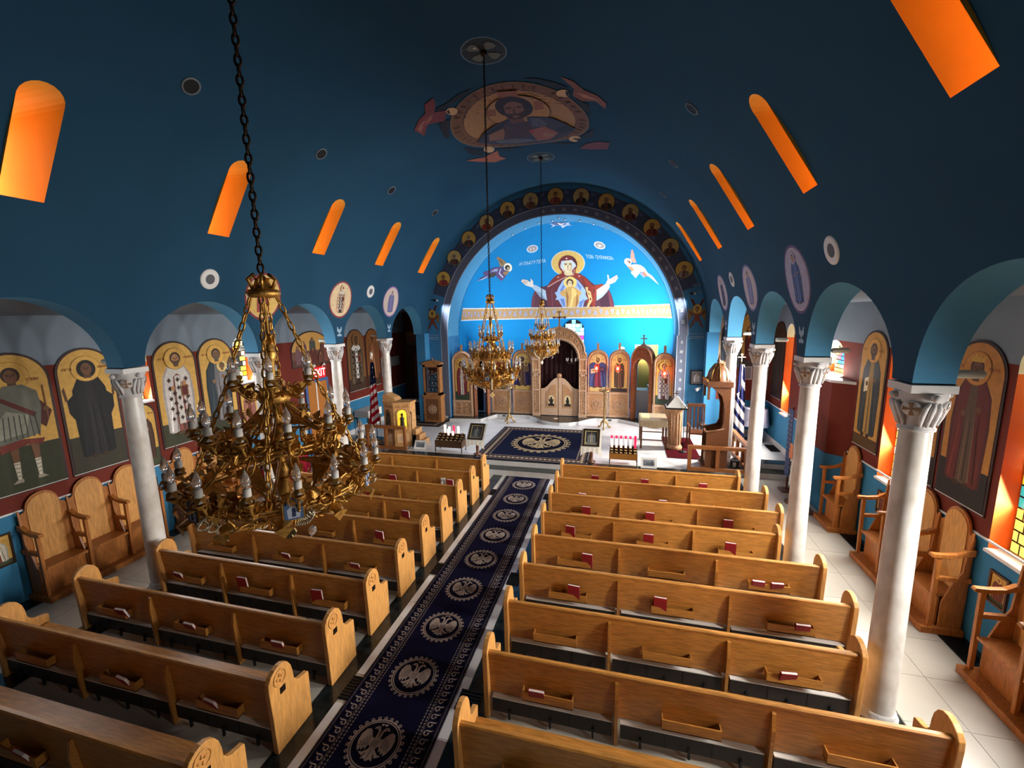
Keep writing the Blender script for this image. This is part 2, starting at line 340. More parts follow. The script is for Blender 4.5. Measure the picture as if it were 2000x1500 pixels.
so=MB(); so.lathe([(4.45,0),(4.45,1.3)],48,a0=0,a1=pi); so.xf(Matrix.Translation((.05,YF,3.85))@Matrix(((1,0,0),(0,0,1),(0,1,0))).to_4x4()); struct('trim_6',so,SOFFIT)
def dome_pt(phi,z,h=0):
    s=sqrt(max(1-(max(z-3.85,0)/4.45)**2,0)); k=1-h/3.6
    return (.05+4.44*s*sin(phi)*k,17.8+3.2*s*cos(phi)*k,3.85+(z-3.85)*(k if z>3.85 else 1))
ap=MB(); zz=[0.3,3.0,3.85]+[3.85+4.45*sin(pi/2*i/16) for i in range(1,17)]; ph=[-pi/2+pi*i/48 for i in range(49)]
V=[dome_pt(p,z) for z in zz for p in ph]
ap.add(V,[(j*49+i,j*49+i+1,(j+1)*49+i+1,(j+1)*49+i) for j in range(len(zz)-1) for i in range(48)],True)
struct('wall_apse',ap,APSE)
# floors
FLOORM=mat('ivory_floor_marble',(176,170,158),.3,var=.08,vscale=1.4,spec=.5)
fl=struct('floor',MB().box((XL-.5,-3.2,-.2),(XR+.5,19,0)),FLOORM)
def slabs(x0,x1,y0,y1,nx,ny,m=FLOORM,z=.0):
    dx,dy=(x1-x0)/nx,(y1-y0)/ny; me=None
    for i in range(nx):
        for j in range(ny):
            if me is None:
                o=MB().box((0,0,0),(dx-.006,dy-.006,.006)).build('floor_slab',m,fl); me=o.data
            else: o=bpy.data.objects.new('floor_slab',me); COL.objects.link(o); o.parent=fl
            o.location=(x0+i*dx,y0+j*dy,z)
slabs(5.86,7.14,2.2,13.0,2,14); slabs(-6.94,-5.58,2.2,13.0,2,14)
slabs(-.78,-.655,4.4,6.66,1,3,WHITEM); slabs(-.78,-.655,7.1,10.28,1,4,WHITEM); slabs(-.78,-.655,1.2,3.96,1,3,WHITEM); slabs(.655,.78,1.2,11.7,1,12,WHITEM)
bk=MB()
for x0,x1 in ((-1.06,-.782),(.782,1.12),(5.38,5.85),(-5.57,-5.1),(7.16,XR),(XL,-6.96)): bk.box((x0,1,0.0),(x1,11.72 if abs(x0)<2 else 13.0,.005))
struct('trim_7',bk,BLACKM)
# raised sanctuary floor with two steps
st=MB(); 
st.box((-4.9,12.1,.0),(4.9,13.38,.32)).box((XL,13.38,0),(XR,18.19,.32)).box((-4.5,18.19,0),(4.5,21,.32)); so_=struct('floor_solea',st,WHITEM)
s1=MB(); s1.box((-4.9,11.74,0),(4.9,12.1,.16)); s1.box((4.9,13.0,0),(XR,13.38,.16)).box((XL,13.0,0),(-4.9,13.38,.16)); struct('floor_step',s1,WHITEM)
bt=MB(); bt.box((-4.9,11.74,.16),(4.9,12.1,.168)).box((-4.9,12.1,.32),(4.9,12.42,.327)).box((4.9,13.0,.16),(XR,13.38,.168)).box((4.9,13.38,.32),(XR,13.74,.327)).box((XL,13.0,.16),(-4.9,13.38,.168)).box((XL,13.38,.32),(-4.9,13.74,.327)); struct('trim_8',bt,BLACKM)
pf=[(-4.36,17.7),(-4.36,16.32),(-3.04,16.48),(-2.62,17.42),(-1.2,17.46),(-.86,17.12),(-.5,16.72),(-.1,16.5),(.24,16.43),(.6,16.52),(.95,16.75),(1.3,17.2),(1.62,17.44),(2.5,17.46),(3.35,16.85),(4.46,16.4),(4.46,17.7)]
pm=MB().prism(pf,lambda u,v,d:(u,v,d),.32,.46); struct('floor_platform',pm,WHITEM)
struct('floor_platform_top',MB().prism(pf,lambda u,v,d:(u,v,d),.46,.475),BLACKM)
bb=MB()
for X,s in ((XL,1),(XR,-1)): bb.box((min(X,X+s*.02),13.4,.32),(max(X,X+s*.02),YF,.5))
bb.box((4.55,YF-.02,.32),(XR,YF,.52)).box((-5.6,YF-.02,.32),(-4.5,YF,.52)); struct('baseboard_front',bb,WHITEM)
vb=MB() # boxed vestibule with ledge below the side window
vb.prism([(10.75,7.5),(11.05,7.18),(12.6,7.12),(12.85,7.5)],lambda u,v,d:(v,u,d),0,3.1); v0=struct('wall_vestibule',vb,REDP)
MB().prism([(10.7,7.52),(11.02,7.14),(12.62,7.08),(12.88,7.52)],lambda u,v,d:(v,u,d),3.1,3.16).build('ledge',WHITEM,v0); MB().prism([(10.74,7.5),(11.04,7.17),(12.61,7.11),(12.86,7.5)],lambda u,v,d:(v,u,d),0,1.45).build('wall_band',DADO,v0)
PLAT=[([190,205,205],[(0.258,6.909),(0.244,6.806),(0.223,6.708),(0.196,6.618),(0.164,6.539),(0.127,6.476),(0.088,6.43),(0.046,6.404),(0.004,6.399),(-0.038,6.415),(-0.078,6.452),(-0.116,6.508),(-0.15,6.581),(-0.18,6.668),(-0.203,6.765),(-0.219,6.868),(-0.227,6.974),(-0.226,7.077),(-0.214,7.174),(-0.193,7.261),(-0.161,7.335),(-0.12,7.393),(-0.071,7.434),(-0.016,7.456),(0.041,7.459),(0.096,7.442),(0.146,7.407),(0.189,7.353),(0.222,7.285),(0.246,7.203),(0.259,7.111),(0.263,7.011)]),([214,172,92],[(0.246,6.906),(0.233,6.809),(0.214,6.716),(0.188,6.63),(0.157,6.556),(0.122,6.496),(0.085,6.452),(0.045,6.428),(0.005,6.423),(-0.036,6.438),(-0.074,6.473),(-0.111,6.527),(-0.143,6.596),(-0.171,6.678),(-0.193,6.77),(-0.208,6.868),(-0.215,6.968),(-0.214,7.066),(-0.203,7.158),(-0.182,7.241),(-0.152,7.311),(-0.112,7.367),(-0.066,7.406),(-0.015,7.427),(0.039,7.429),(0.091,7.413),(0.138,7.38),(0.179,7.329),(0.211,7.264),(0.234,7.186),(0.247,7.098),(0.251,7.004)]),([84,44,58],[(-0.428,5.015),(-0.427,5.45),(-0.407,5.759),(-0.363,5.935),(-0.3,5.969),(-0.246,6.028),(-0.207,6.25),(-0.144,6.465),(-0.071,6.541),(0.008,6.423),(0.091,6.532),(0.157,6.497),(0.222,6.341),(0.282,6.111),(0.324,5.968),(0.419,6.001),(0.473,5.831),(0.501,5.579),(0.518,5.201),(0.52,4.961)]),([104,50,60],[(-0.428,5.015),(-0.427,5.45),(-0.407,5.759),(-0.381,5.835),(-0.393,5.5),(-0.392,5.013)]),([122,42,36],[(-0.258,5.928),(-0.207,6.25),(-0.144,6.465),(-0.071,6.541),(-0.021,6.378),(-0.136,6.218),(-0.238,6.002)]),([138,46,34],[(0.015,6.373),(0.091,6.532),(0.176,6.446),(0.239,6.241),(0.289,5.961),(0.338,5.953),(0.292,5.685),(0.299,4.994),(0.203,4.998),(0.21,5.874),(0.145,6.207),(0.079,6.364)]),([150,56,40],[(0.331,5.954),(0.419,6.001),(0.473,5.831),(0.335,5.754),(0.293,4.995),(0.284,5.433)]),([96,40,48],[(-0.264,5.903),(-0.235,5.004),(-0.088,4.997),(-0.134,5.738),(-0.1,6.09),(-0.021,6.378)]),([205,150,140],[(-0.252,5.973),(-0.136,6.213),(-0.021,6.397),(-0.018,6.365),(-0.135,6.173),(-0.244,5.937)]),([110,52,66],[(-0.202,5.847),(-0.189,5.871),(-0.171,5.009),(-0.187,5.0)]),([60,30,44],[(-0.325,5.831),(-0.298,5.855),(-0.235,5.004),(-0.287,5.008)]),([120,50,60],[(0.477,5.781),(0.492,5.555),(0.503,4.962),(0.476,4.965)]),([66,34,48],[(0.357,5.22),(0.456,5.66),(0.47,4.966),(0.364,4.975)]),([98,34,30],[(0.177,6.3),(0.191,6.298),(0.261,4.998),(0.242,4.999)]),([165,180,195],[(-0.403,6.064),(-0.27,5.801),(-0.247,5.333),(-0.332,5.496),(-0.386,5.758),(-0.45,5.965)]),([130,145,165],[(-0.387,5.809),(-0.322,5.677),(-0.247,5.333),(-0.332,5.496)]),([205,210,216],[(0.335,5.754),(0.488,6.049),(0.513,5.897),(0.463,5.659),(0.39,5.419),(0.318,5.263)]),([165,175,190],[(0.323,5.428),(0.411,5.592),(0.492,5.803),(0.463,5.659),(0.39,5.419),(0.318,5.263)]),([216,202,190],[(-0.603,6.219),(-0.59,6.318),(-0.534,6.292),(-0.475,6.192),(-0.48,6.352),(-0.443,6.24),(-0.428,6.065),(-0.412,6.014),(-0.449,5.96),(-0.527,6.044)]),([140,110,105],[(-0.587,6.268),(-0.514,6.156),(-0.517,6.138),(-0.589,6.249)]),([140,110,105],[(-0.569,6.293),(-0.509,6.198),(-0.511,6.178),(-0.571,6.273)]),([140,110,105],[(-0.59,6.207),(-0.519,6.114),(-0.522,6.094),(-0.59,6.185)]),([228,216,202],[(0.518,6.38),(0.535,6.376),(0.526,6.186),(0.575,6.248),(0.652,6.349),(0.651,6.207),(0.594,6.052),(0.519,5.97),(0.481,5.952),(0.472,6.052),(0.505,6.166)]),([150,120,110],[(0.57,6.201),(0.637,6.294),(0.639,6.276),(0.572,6.177)]),([150,120,110],[(0.577,6.152),(0.647,6.256),(0.647,6.232),(0.578,6.127)]),([150,120,110],[(0.576,6.104),(0.64,6.19),(0.64,6.171),(0.579,6.084)]),([116,38,38],[(0.146,6.889),(0.136,6.793),(0.119,6.704),(0.095,6.628),(0.068,6.571),(0.037,6.536),(0.005,6.527),(-0.026,6.544),(-0.056,6.587),(-0.081,6.652),(-0.101,6.733),(-0.114,6.827),(-0.119,6.925),(-0.114,7.021),(-0.101,7.108),(-0.078,7.18),(-0.047,7.234),(-0.011,7.265),(0.028,7.273),(0.065,7.255),(0.098,7.215),(0.124,7.154),(0.14,7.075),(0.148,6.985)]),([70,26,34],[(0.068,7.247),(0.123,7.155),(0.148,6.969),(0.132,6.763),(0.114,6.883),(0.102,7.091)]),([122,40,38],[(-0.069,6.791),(-0.078,6.506),(-0.021,6.414),(0.074,6.433),(0.106,6.554),(0.118,6.765)]),([205,150,130],[(-0.073,6.721),(-0.058,6.743),(-0.02,6.463),(0.072,6.486),(0.09,6.699),(0.104,6.697),(0.077,6.437),(-0.021,6.421)]),([196,200,206],[(-0.075,7.069),(0.076,7.088),(0.118,6.951),(0.129,6.834),(0.084,6.724),(0.058,6.632),(0.012,6.615),(-0.04,6.646),(-0.085,6.769),(-0.094,6.864)]),([216,192,148],[(-0.031,6.716),(0.061,6.703),(0.068,6.487),(0.009,6.442),(-0.042,6.502)]),([226,206,166],[(0.073,6.831),(0.067,6.761),(0.057,6.698),(0.042,6.648),(0.025,6.618),(0.007,6.609),(-0.011,6.622),(-0.027,6.658),(-0.039,6.711),(-0.047,6.776),(-0.049,6.847),(-0.045,6.917),(-0.035,6.979),(-0.02,7.026),(-0.001,7.056),(0.019,7.064),(0.039,7.05),(0.055,7.016),(0.067,6.965),(0.073,6.901)]),([196,166,120],[(0.056,7.007),(0.074,6.842),(0.051,6.657),(0.02,6.614),(0.047,6.776)]),([74,50,40],[(0.005,6.917),(0.004,6.911),(0.001,6.905),(-0.004,6.901),(-0.01,6.899),(-0.016,6.899),(-0.023,6.901),(-0.028,6.904),(-0.033,6.91),(-0.036,6.916),(-0.037,6.922),(-0.036,6.929),(-0.033,6.934),(-0.028,6.938),(-0.022,6.94),(-0.015,6.94),(-0.009,6.939),(-0.003,6.935),(0.001,6.93),(0.004,6.924)]),([74,50,40],[(0.068,6.917),(0.067,6.911),(0.064,6.906),(0.059,6.902),(0.053,6.9),(0.047,6.9),(0.04,6.902),(0.035,6.905),(0.03,6.911),(0.027,6.917),(0.027,6.923),(0.028,6.93),(0.031,6.935),(0.036,6.939),(0.042,6.941),(0.048,6.941),(0.055,6.939),(0.06,6.935),(0.065,6.93),(0.067,6.924)]),([110,80,60],[(-0.039,6.969),(0.01,6.972),(0.009,6.958),(-0.039,6.95)]),([110,80,60],[(0.028,6.974),(0.072,6.972),(0.071,6.956),(0.028,6.958)]),([160,120,88],[(0.014,6.92),(0.021,6.919),(0.02,6.761),(0.003,6.754)]),([168,88,70],[(0.028,6.701),(0.027,6.697),(0.024,6.693),(0.021,6.69),(0.016,6.689),(0.011,6.689),(0.006,6.69),(0.001,6.693),(-0.003,6.697),(-0.005,6.701),(-0.006,6.705),(-0.005,6.71),(-0.002,6.713),(0.001,6.716),(0.006,6.717),(0.011,6.717),(0.017,6.716),(0.021,6.713),(0.025,6.71),(0.027,6.705)]),([220,180,160],[(0.016,7.159),(0.015,7.149),(0.013,7.14),(0.01,7.133),(0.006,7.128),(0.002,7.127),(-0.002,7.129),(-0.005,7.135),(-0.008,7.142),(-0.009,7.152),(-0.01,7.162),(-0.009,7.173),(-0.007,7.182),(-0.003,7.189),(0.0,7.193),(0.004,7.194),(0.008,7.192),(0.012,7.187),(0.014,7.179),(0.016,7.169)]),([200,130,120],[(-0.11,6.388),(-0.11,6.377),(-0.112,6.367),(-0.115,6.359),(-0.118,6.354),(-0.122,6.352),(-0.126,6.355),(-0.129,6.36),(-0.132,6.369),(-0.134,6.379),(-0.134,6.391),(-0.134,6.402),(-0.132,6.412),(-0.129,6.42),(-0.126,6.424),(-0.122,6.426),(-0.118,6.424),(-0.115,6.418),(-0.112,6.41),(-0.11,6.399)]),([200,130,120],[(0.162,6.4),(0.161,6.389),(0.158,6.379),(0.155,6.371),(0.151,6.367),(0.147,6.366),(0.143,6.368),(0.14,6.374),(0.137,6.382),(0.136,6.393),(0.136,6.404),(0.137,6.415),(0.139,6.425),(0.142,6.432),(0.146,6.437),(0.15,6.438),(0.154,6.436),(0.158,6.43),(0.16,6.422),(0.162,6.411)]),([150,170,216],[(-0.066,5.001),(-0.12,5.374),(-0.153,5.351),(-0.133,5.506),(-0.161,5.702),(-0.134,5.738),(-0.114,5.94),(-0.065,6.235),(-0.007,6.376),(0.065,6.378),(0.131,6.209),(0.178,5.954),(0.206,5.748),(0.202,5.546),(0.223,5.364),(0.182,5.291),(0.159,4.994)]),([105,125,180],[(-0.101,5.786),(-0.045,6.133),(-0.032,6.007),(-0.074,5.732)]),([105,125,180],[(0.087,6.116),(0.11,6.212),(0.163,5.906),(0.146,5.757)]),([100,120,170],[(-0.101,5.398),(-0.049,5.419),(-0.037,5.025),(-0.056,5.01)]),([100,120,170],[(0.124,5.245),(0.184,5.368),(0.146,5.008),(0.114,5.006)]),([226,190,108],[(0.111,6.125),(0.105,6.043),(0.091,5.97),(0.072,5.912),(0.049,5.876),(0.024,5.866),(-0.001,5.883),(-0.023,5.924),(-0.041,5.986),(-0.052,6.063),(-0.055,6.147),(-0.051,6.229),(-0.038,6.302),(-0.018,6.359),(0.006,6.393),(0.033,6.402),(0.059,6.386),(0.082,6.345),(0.099,6.284),(0.109,6.208)]),([196,150,84],[(-0.101,5.709),(-0.04,5.856),(0.001,5.952),(0.062,5.945),(0.108,5.838),(0.157,5.679),(0.127,5.478),(0.116,5.194),(0.089,4.998),(-0.031,5.003),(-0.036,5.47),(-0.081,5.552)]),([226,184,112],[(0.041,5.897),(0.087,5.815),(0.096,5.559),(0.062,5.46),(0.038,5.002),(0.007,5.005),(0.036,5.463)]),([150,100,56],[(-0.027,5.727),(-0.014,5.751),(0.003,5.466),(-0.012,5.022),(-0.021,5.023)]),([150,100,56],[(0.096,5.584),(0.109,5.583),(0.111,5.247),(0.089,5.013),(0.076,5.015)]),([82,52,36],[(0.069,6.131),(0.066,6.079),(0.058,6.033),(0.048,5.997),(0.036,5.974),(0.022,5.967),(0.009,5.977),(-0.003,6.003),(-0.012,6.042),(-0.018,6.09),(-0.02,6.143),(-0.017,6.195),(-0.01,6.241),(0.0,6.277),(0.013,6.299),(0.028,6.305),(0.041,6.295),(0.053,6.27),(0.063,6.231),(0.068,6.184)]),([218,188,144],[(0.053,6.091),(0.051,6.05),(0.046,6.013),(0.039,5.984),(0.031,5.965),(0.022,5.96),(0.013,5.968),(0.005,5.988),(-0.001,6.019),(-0.004,6.057),(-0.005,6.099),(-0.003,6.14),(0.002,6.177),(0.008,6.206),(0.017,6.224),(0.026,6.229),(0.035,6.221),(0.043,6.201),(0.049,6.171),(0.052,6.133)]),([90,60,45],[(-0.003,6.133),(0.052,6.131),(0.052,6.111),(-0.004,6.113)]),([202,168,112],[(0.204,5.912),(0.242,5.906),(0.234,5.77),(0.265,5.689),(0.275,5.306),(0.222,4.986),(0.197,4.983),(0.235,5.285),(0.222,5.619)]),([120,60,50],[(0.253,5.628),(0.252,5.611),(0.25,5.595),(0.248,5.583),(0.244,5.576),(0.241,5.574),(0.238,5.577),(0.235,5.585),(0.233,5.598),(0.232,5.613),(0.232,5.631),(0.233,5.648),(0.235,5.663),(0.238,5.675),(0.241,5.682),(0.244,5.685),(0.248,5.682),(0.25,5.673),(0.252,5.661),(0.253,5.645)]),([120,60,50],[(0.264,5.359),(0.263,5.34),(0.262,5.323),(0.259,5.309),(0.256,5.301),(0.252,5.298),(0.249,5.302),(0.247,5.311),(0.245,5.325),(0.244,5.342),(0.243,5.361),(0.244,5.38),(0.246,5.397),(0.249,5.41),(0.252,5.419),(0.255,5.421),(0.259,5.418),(0.261,5.409),(0.263,5.395),(0.264,5.378)])]
OVALS=[([205,225,240],[(-0.512,7.598),(-0.502,7.554),(-0.502,7.509),(-0.513,7.468),(-0.532,7.434),(-0.558,7.411),(-0.589,7.401),(-0.622,7.405),(-0.654,7.423),(-0.683,7.453),(-0.706,7.491),(-0.722,7.534),(-0.727,7.578),(-0.721,7.619),(-0.703,7.652),(-0.675,7.675),(-0.639,7.685),(-0.601,7.681),(-0.564,7.664),(-0.533,7.635)]),([160,150,150],[(-0.529,7.589),(-0.521,7.555),(-0.522,7.52),(-0.531,7.487),(-0.547,7.46),(-0.569,7.442),(-0.595,7.433),(-0.621,7.436),(-0.648,7.449),(-0.671,7.471),(-0.689,7.501),(-0.701,7.535),(-0.704,7.569),(-0.697,7.601),(-0.682,7.628),(-0.659,7.646),(-0.63,7.655),(-0.6,7.653),(-0.571,7.64),(-0.546,7.618)]),([205,190,170],[(-0.668,7.564),(-0.647,7.606),(-0.61,7.494),(-0.637,7.483)]),([205,190,170],[(-0.611,7.587),(-0.574,7.598),(-0.56,7.505),(-0.581,7.495)]),([235,240,245],[(0.719,7.438),(0.692,7.408),(0.661,7.39),(0.63,7.386),(0.6,7.397),(0.574,7.42),(0.554,7.455),(0.542,7.497),(0.541,7.543),(0.549,7.587),(0.569,7.626),(0.598,7.654),(0.633,7.671),(0.671,7.674),(0.705,7.663),(0.733,7.639),(0.751,7.605),(0.758,7.564),(0.754,7.519),(0.74,7.476)]),([170,160,155],[(0.705,7.456),(0.683,7.433),(0.659,7.42),(0.634,7.417),(0.609,7.426),(0.588,7.445),(0.572,7.473),(0.563,7.507),(0.561,7.543),(0.569,7.578),(0.584,7.608),(0.607,7.63),(0.634,7.643),(0.663,7.645),(0.69,7.636),(0.712,7.616),(0.727,7.589),(0.733,7.556),(0.731,7.521),(0.721,7.486)]),([235,225,210],[(0.625,7.576),(0.655,7.537),(0.698,7.547),(0.645,7.475),(0.609,7.473)])]
ANGL=[([150,120,82],[(-1.265,7.15),(-1.221,7.181),(-1.093,7.117),(-0.973,7.011),(-0.948,6.878),(-1.026,6.807),(-1.082,6.924),(-1.159,7.047)]),([110,80,52],[(-1.166,7.094),(-1.09,7.057),(-1.004,6.946),(-1.009,6.921),(-1.098,7.008)]),([228,222,200],[(-0.825,6.865),(-0.809,6.808),(-0.8,6.751),(-0.8,6.698),(-0.807,6.655),(-0.822,6.627),(-0.841,6.617),(-0.865,6.624),(-0.89,6.649),(-0.916,6.689),(-0.939,6.739),(-0.957,6.795),(-0.969,6.852),(-0.973,6.903),(-0.967,6.944),(-0.953,6.971),(-0.931,6.983),(-0.904,6.976),(-0.875,6.953),(-0.848,6.915)]),([40,32,30],[(-0.854,6.834),(-0.844,6.802),(-0.84,6.769),(-0.839,6.738),(-0.844,6.714),(-0.853,6.697),(-0.865,6.69),(-0.88,6.694),(-0.895,6.707),(-0.91,6.729),(-0.923,6.757),(-0.933,6.789),(-0.939,6.822),(-0.94,6.851),(-0.936,6.876),(-0.927,6.892),(-0.914,6.899),(-0.899,6.896),(-0.882,6.883),(-0.867,6.862)]),([190,160,130],[(-0.852,6.773),(-0.85,6.756),(-0.849,6.74),(-0.851,6.727),(-0.856,6.719),(-0.861,6.716),(-0.868,6.718),(-0.875,6.725),(-0.882,6.738),(-0.888,6.753),(-0.893,6.77),(-0.895,6.787),(-0.896,6.803),(-0.894,6.816),(-0.89,6.824),(-0.884,6.827),(-0.877,6.825),(-0.87,6.818),(-0.862,6.806),(-0.856,6.791)]),([92,72,112],[(-1.204,6.646),(-1.175,6.75),(-1.088,6.8),(-0.979,6.812),(-0.927,6.691),(-0.848,6.672),(-0.849,6.491),(-0.862,6.373),(-0.892,6.226),(-0.959,6.327),(-1.031,6.451),(-1.098,6.483),(-1.13,6.35),(-1.203,6.303),(-1.335,6.196),(-1.384,6.189),(-1.312,6.327),(-1.251,6.425),(-1.315,6.478),(-1.331,6.564)]),([152,156,188],[(-1.181,6.574),(-1.126,6.707),(-1.052,6.742),(-1.041,6.629),(-1.13,6.606)]),([70,62,60],[(-1.16,6.501),(-1.092,6.585),(-1.027,6.516),(-1.056,6.371),(-1.127,6.364)]),([205,205,230],[(-1.01,6.746),(-0.992,6.748),(-0.981,6.572),(-0.886,6.398),(-0.898,6.371),(-0.993,6.545)]),([170,202,226],[(-1.388,6.201),(-1.293,6.266),(-1.189,6.408),(-1.18,6.37),(-1.272,6.243)]),([152,118,78],[(-0.929,6.615),(-0.822,6.673),(-0.849,6.491),(-0.903,6.501)])]
ANGR=[([206,152,132],[(1.244,7.185),(1.298,7.181),(1.233,7.067),(1.147,6.919),(1.097,6.718),(1.034,6.722),(1.002,6.855),(1.105,7.04)]),([228,208,202],[(0.968,6.708),(0.945,6.685),(0.921,6.672),(0.9,6.673),(0.882,6.687),(0.869,6.712),(0.862,6.747),(0.863,6.788),(0.871,6.83),(0.886,6.87),(0.906,6.903),(0.93,6.926),(0.956,6.937),(0.98,6.935),(1.0,6.92),(1.014,6.895),(1.019,6.861),(1.016,6.821),(1.005,6.78),(0.989,6.741)]),([122,82,62],[(0.97,6.745),(0.961,6.735),(0.951,6.731),(0.941,6.732),(0.932,6.739),(0.925,6.75),(0.921,6.765),(0.919,6.783),(0.921,6.801),(0.925,6.817),(0.933,6.831),(0.942,6.84),(0.952,6.844),(0.962,6.843),(0.971,6.836),(0.979,6.825),(0.983,6.81),(0.984,6.792),(0.982,6.775),(0.977,6.758)]),([215,180,150],[(0.943,6.762),(0.939,6.757),(0.934,6.754),(0.929,6.754),(0.925,6.756),(0.922,6.762),(0.92,6.769),(0.919,6.777),(0.92,6.786),(0.923,6.794),(0.927,6.801),(0.931,6.806),(0.936,6.809),(0.941,6.809),(0.946,6.806),(0.949,6.801),(0.951,6.794),(0.951,6.786),(0.95,6.777),(0.947,6.769)]),([226,226,216],[(0.872,6.673),(0.94,6.681),(1.062,6.673),(1.151,6.606),(1.2,6.47),(1.2,6.294),(1.274,6.139),(1.306,5.957),(1.336,5.776),(1.268,5.911),(1.179,6.135),(1.14,6.268),(1.064,6.371),(0.988,6.266),(0.913,6.145),(0.876,6.379),(0.905,6.427)]),([190,190,182],[(1.03,6.628),(1.057,6.62),(1.025,6.409),(0.979,6.31)]),([190,135,96],[(0.871,6.645),(0.961,6.592),(0.95,6.429),(0.905,6.427)]),([236,120,90],[(1.095,6.349),(1.143,6.35),(1.16,6.154),(1.088,6.172)]),([150,150,216],[(1.02,6.314),(1.084,6.338),(1.081,6.173),(1.072,6.079)]),([150,135,120],[(1.178,6.258),(1.21,6.223),(1.241,6.107),(1.207,6.115)])]
DOVE=[([200,212,232],[(-0.433,0.109),(-0.217,0.103),(-0.007,0.018),(0.203,0.156),(0.406,0.09),(0.311,0.34),(0.445,0.463),(0.225,0.494),(0.013,0.707),(-0.021,0.468),(-0.231,0.416),(-0.441,0.567),(-0.32,0.337)]),([104,106,146],[(0.227,0.3),(0.205,0.358),(0.158,0.405),(0.089,0.436),(0.005,0.448),(-0.084,0.439),(-0.171,0.408),(-0.245,0.358),(-0.3,0.294),(-0.33,0.22),(-0.333,0.146),(-0.307,0.078),(-0.258,0.026),(-0.189,-0.004),(-0.108,-0.008),(-0.023,0.012),(0.06,0.053),(0.133,0.107),(0.188,0.17),(0.221,0.235)]),([240,240,240],[(-0.108,0.04),(0.006,0.272),(0.201,0.168),(0.017,0.433),(-0.074,0.37)])]
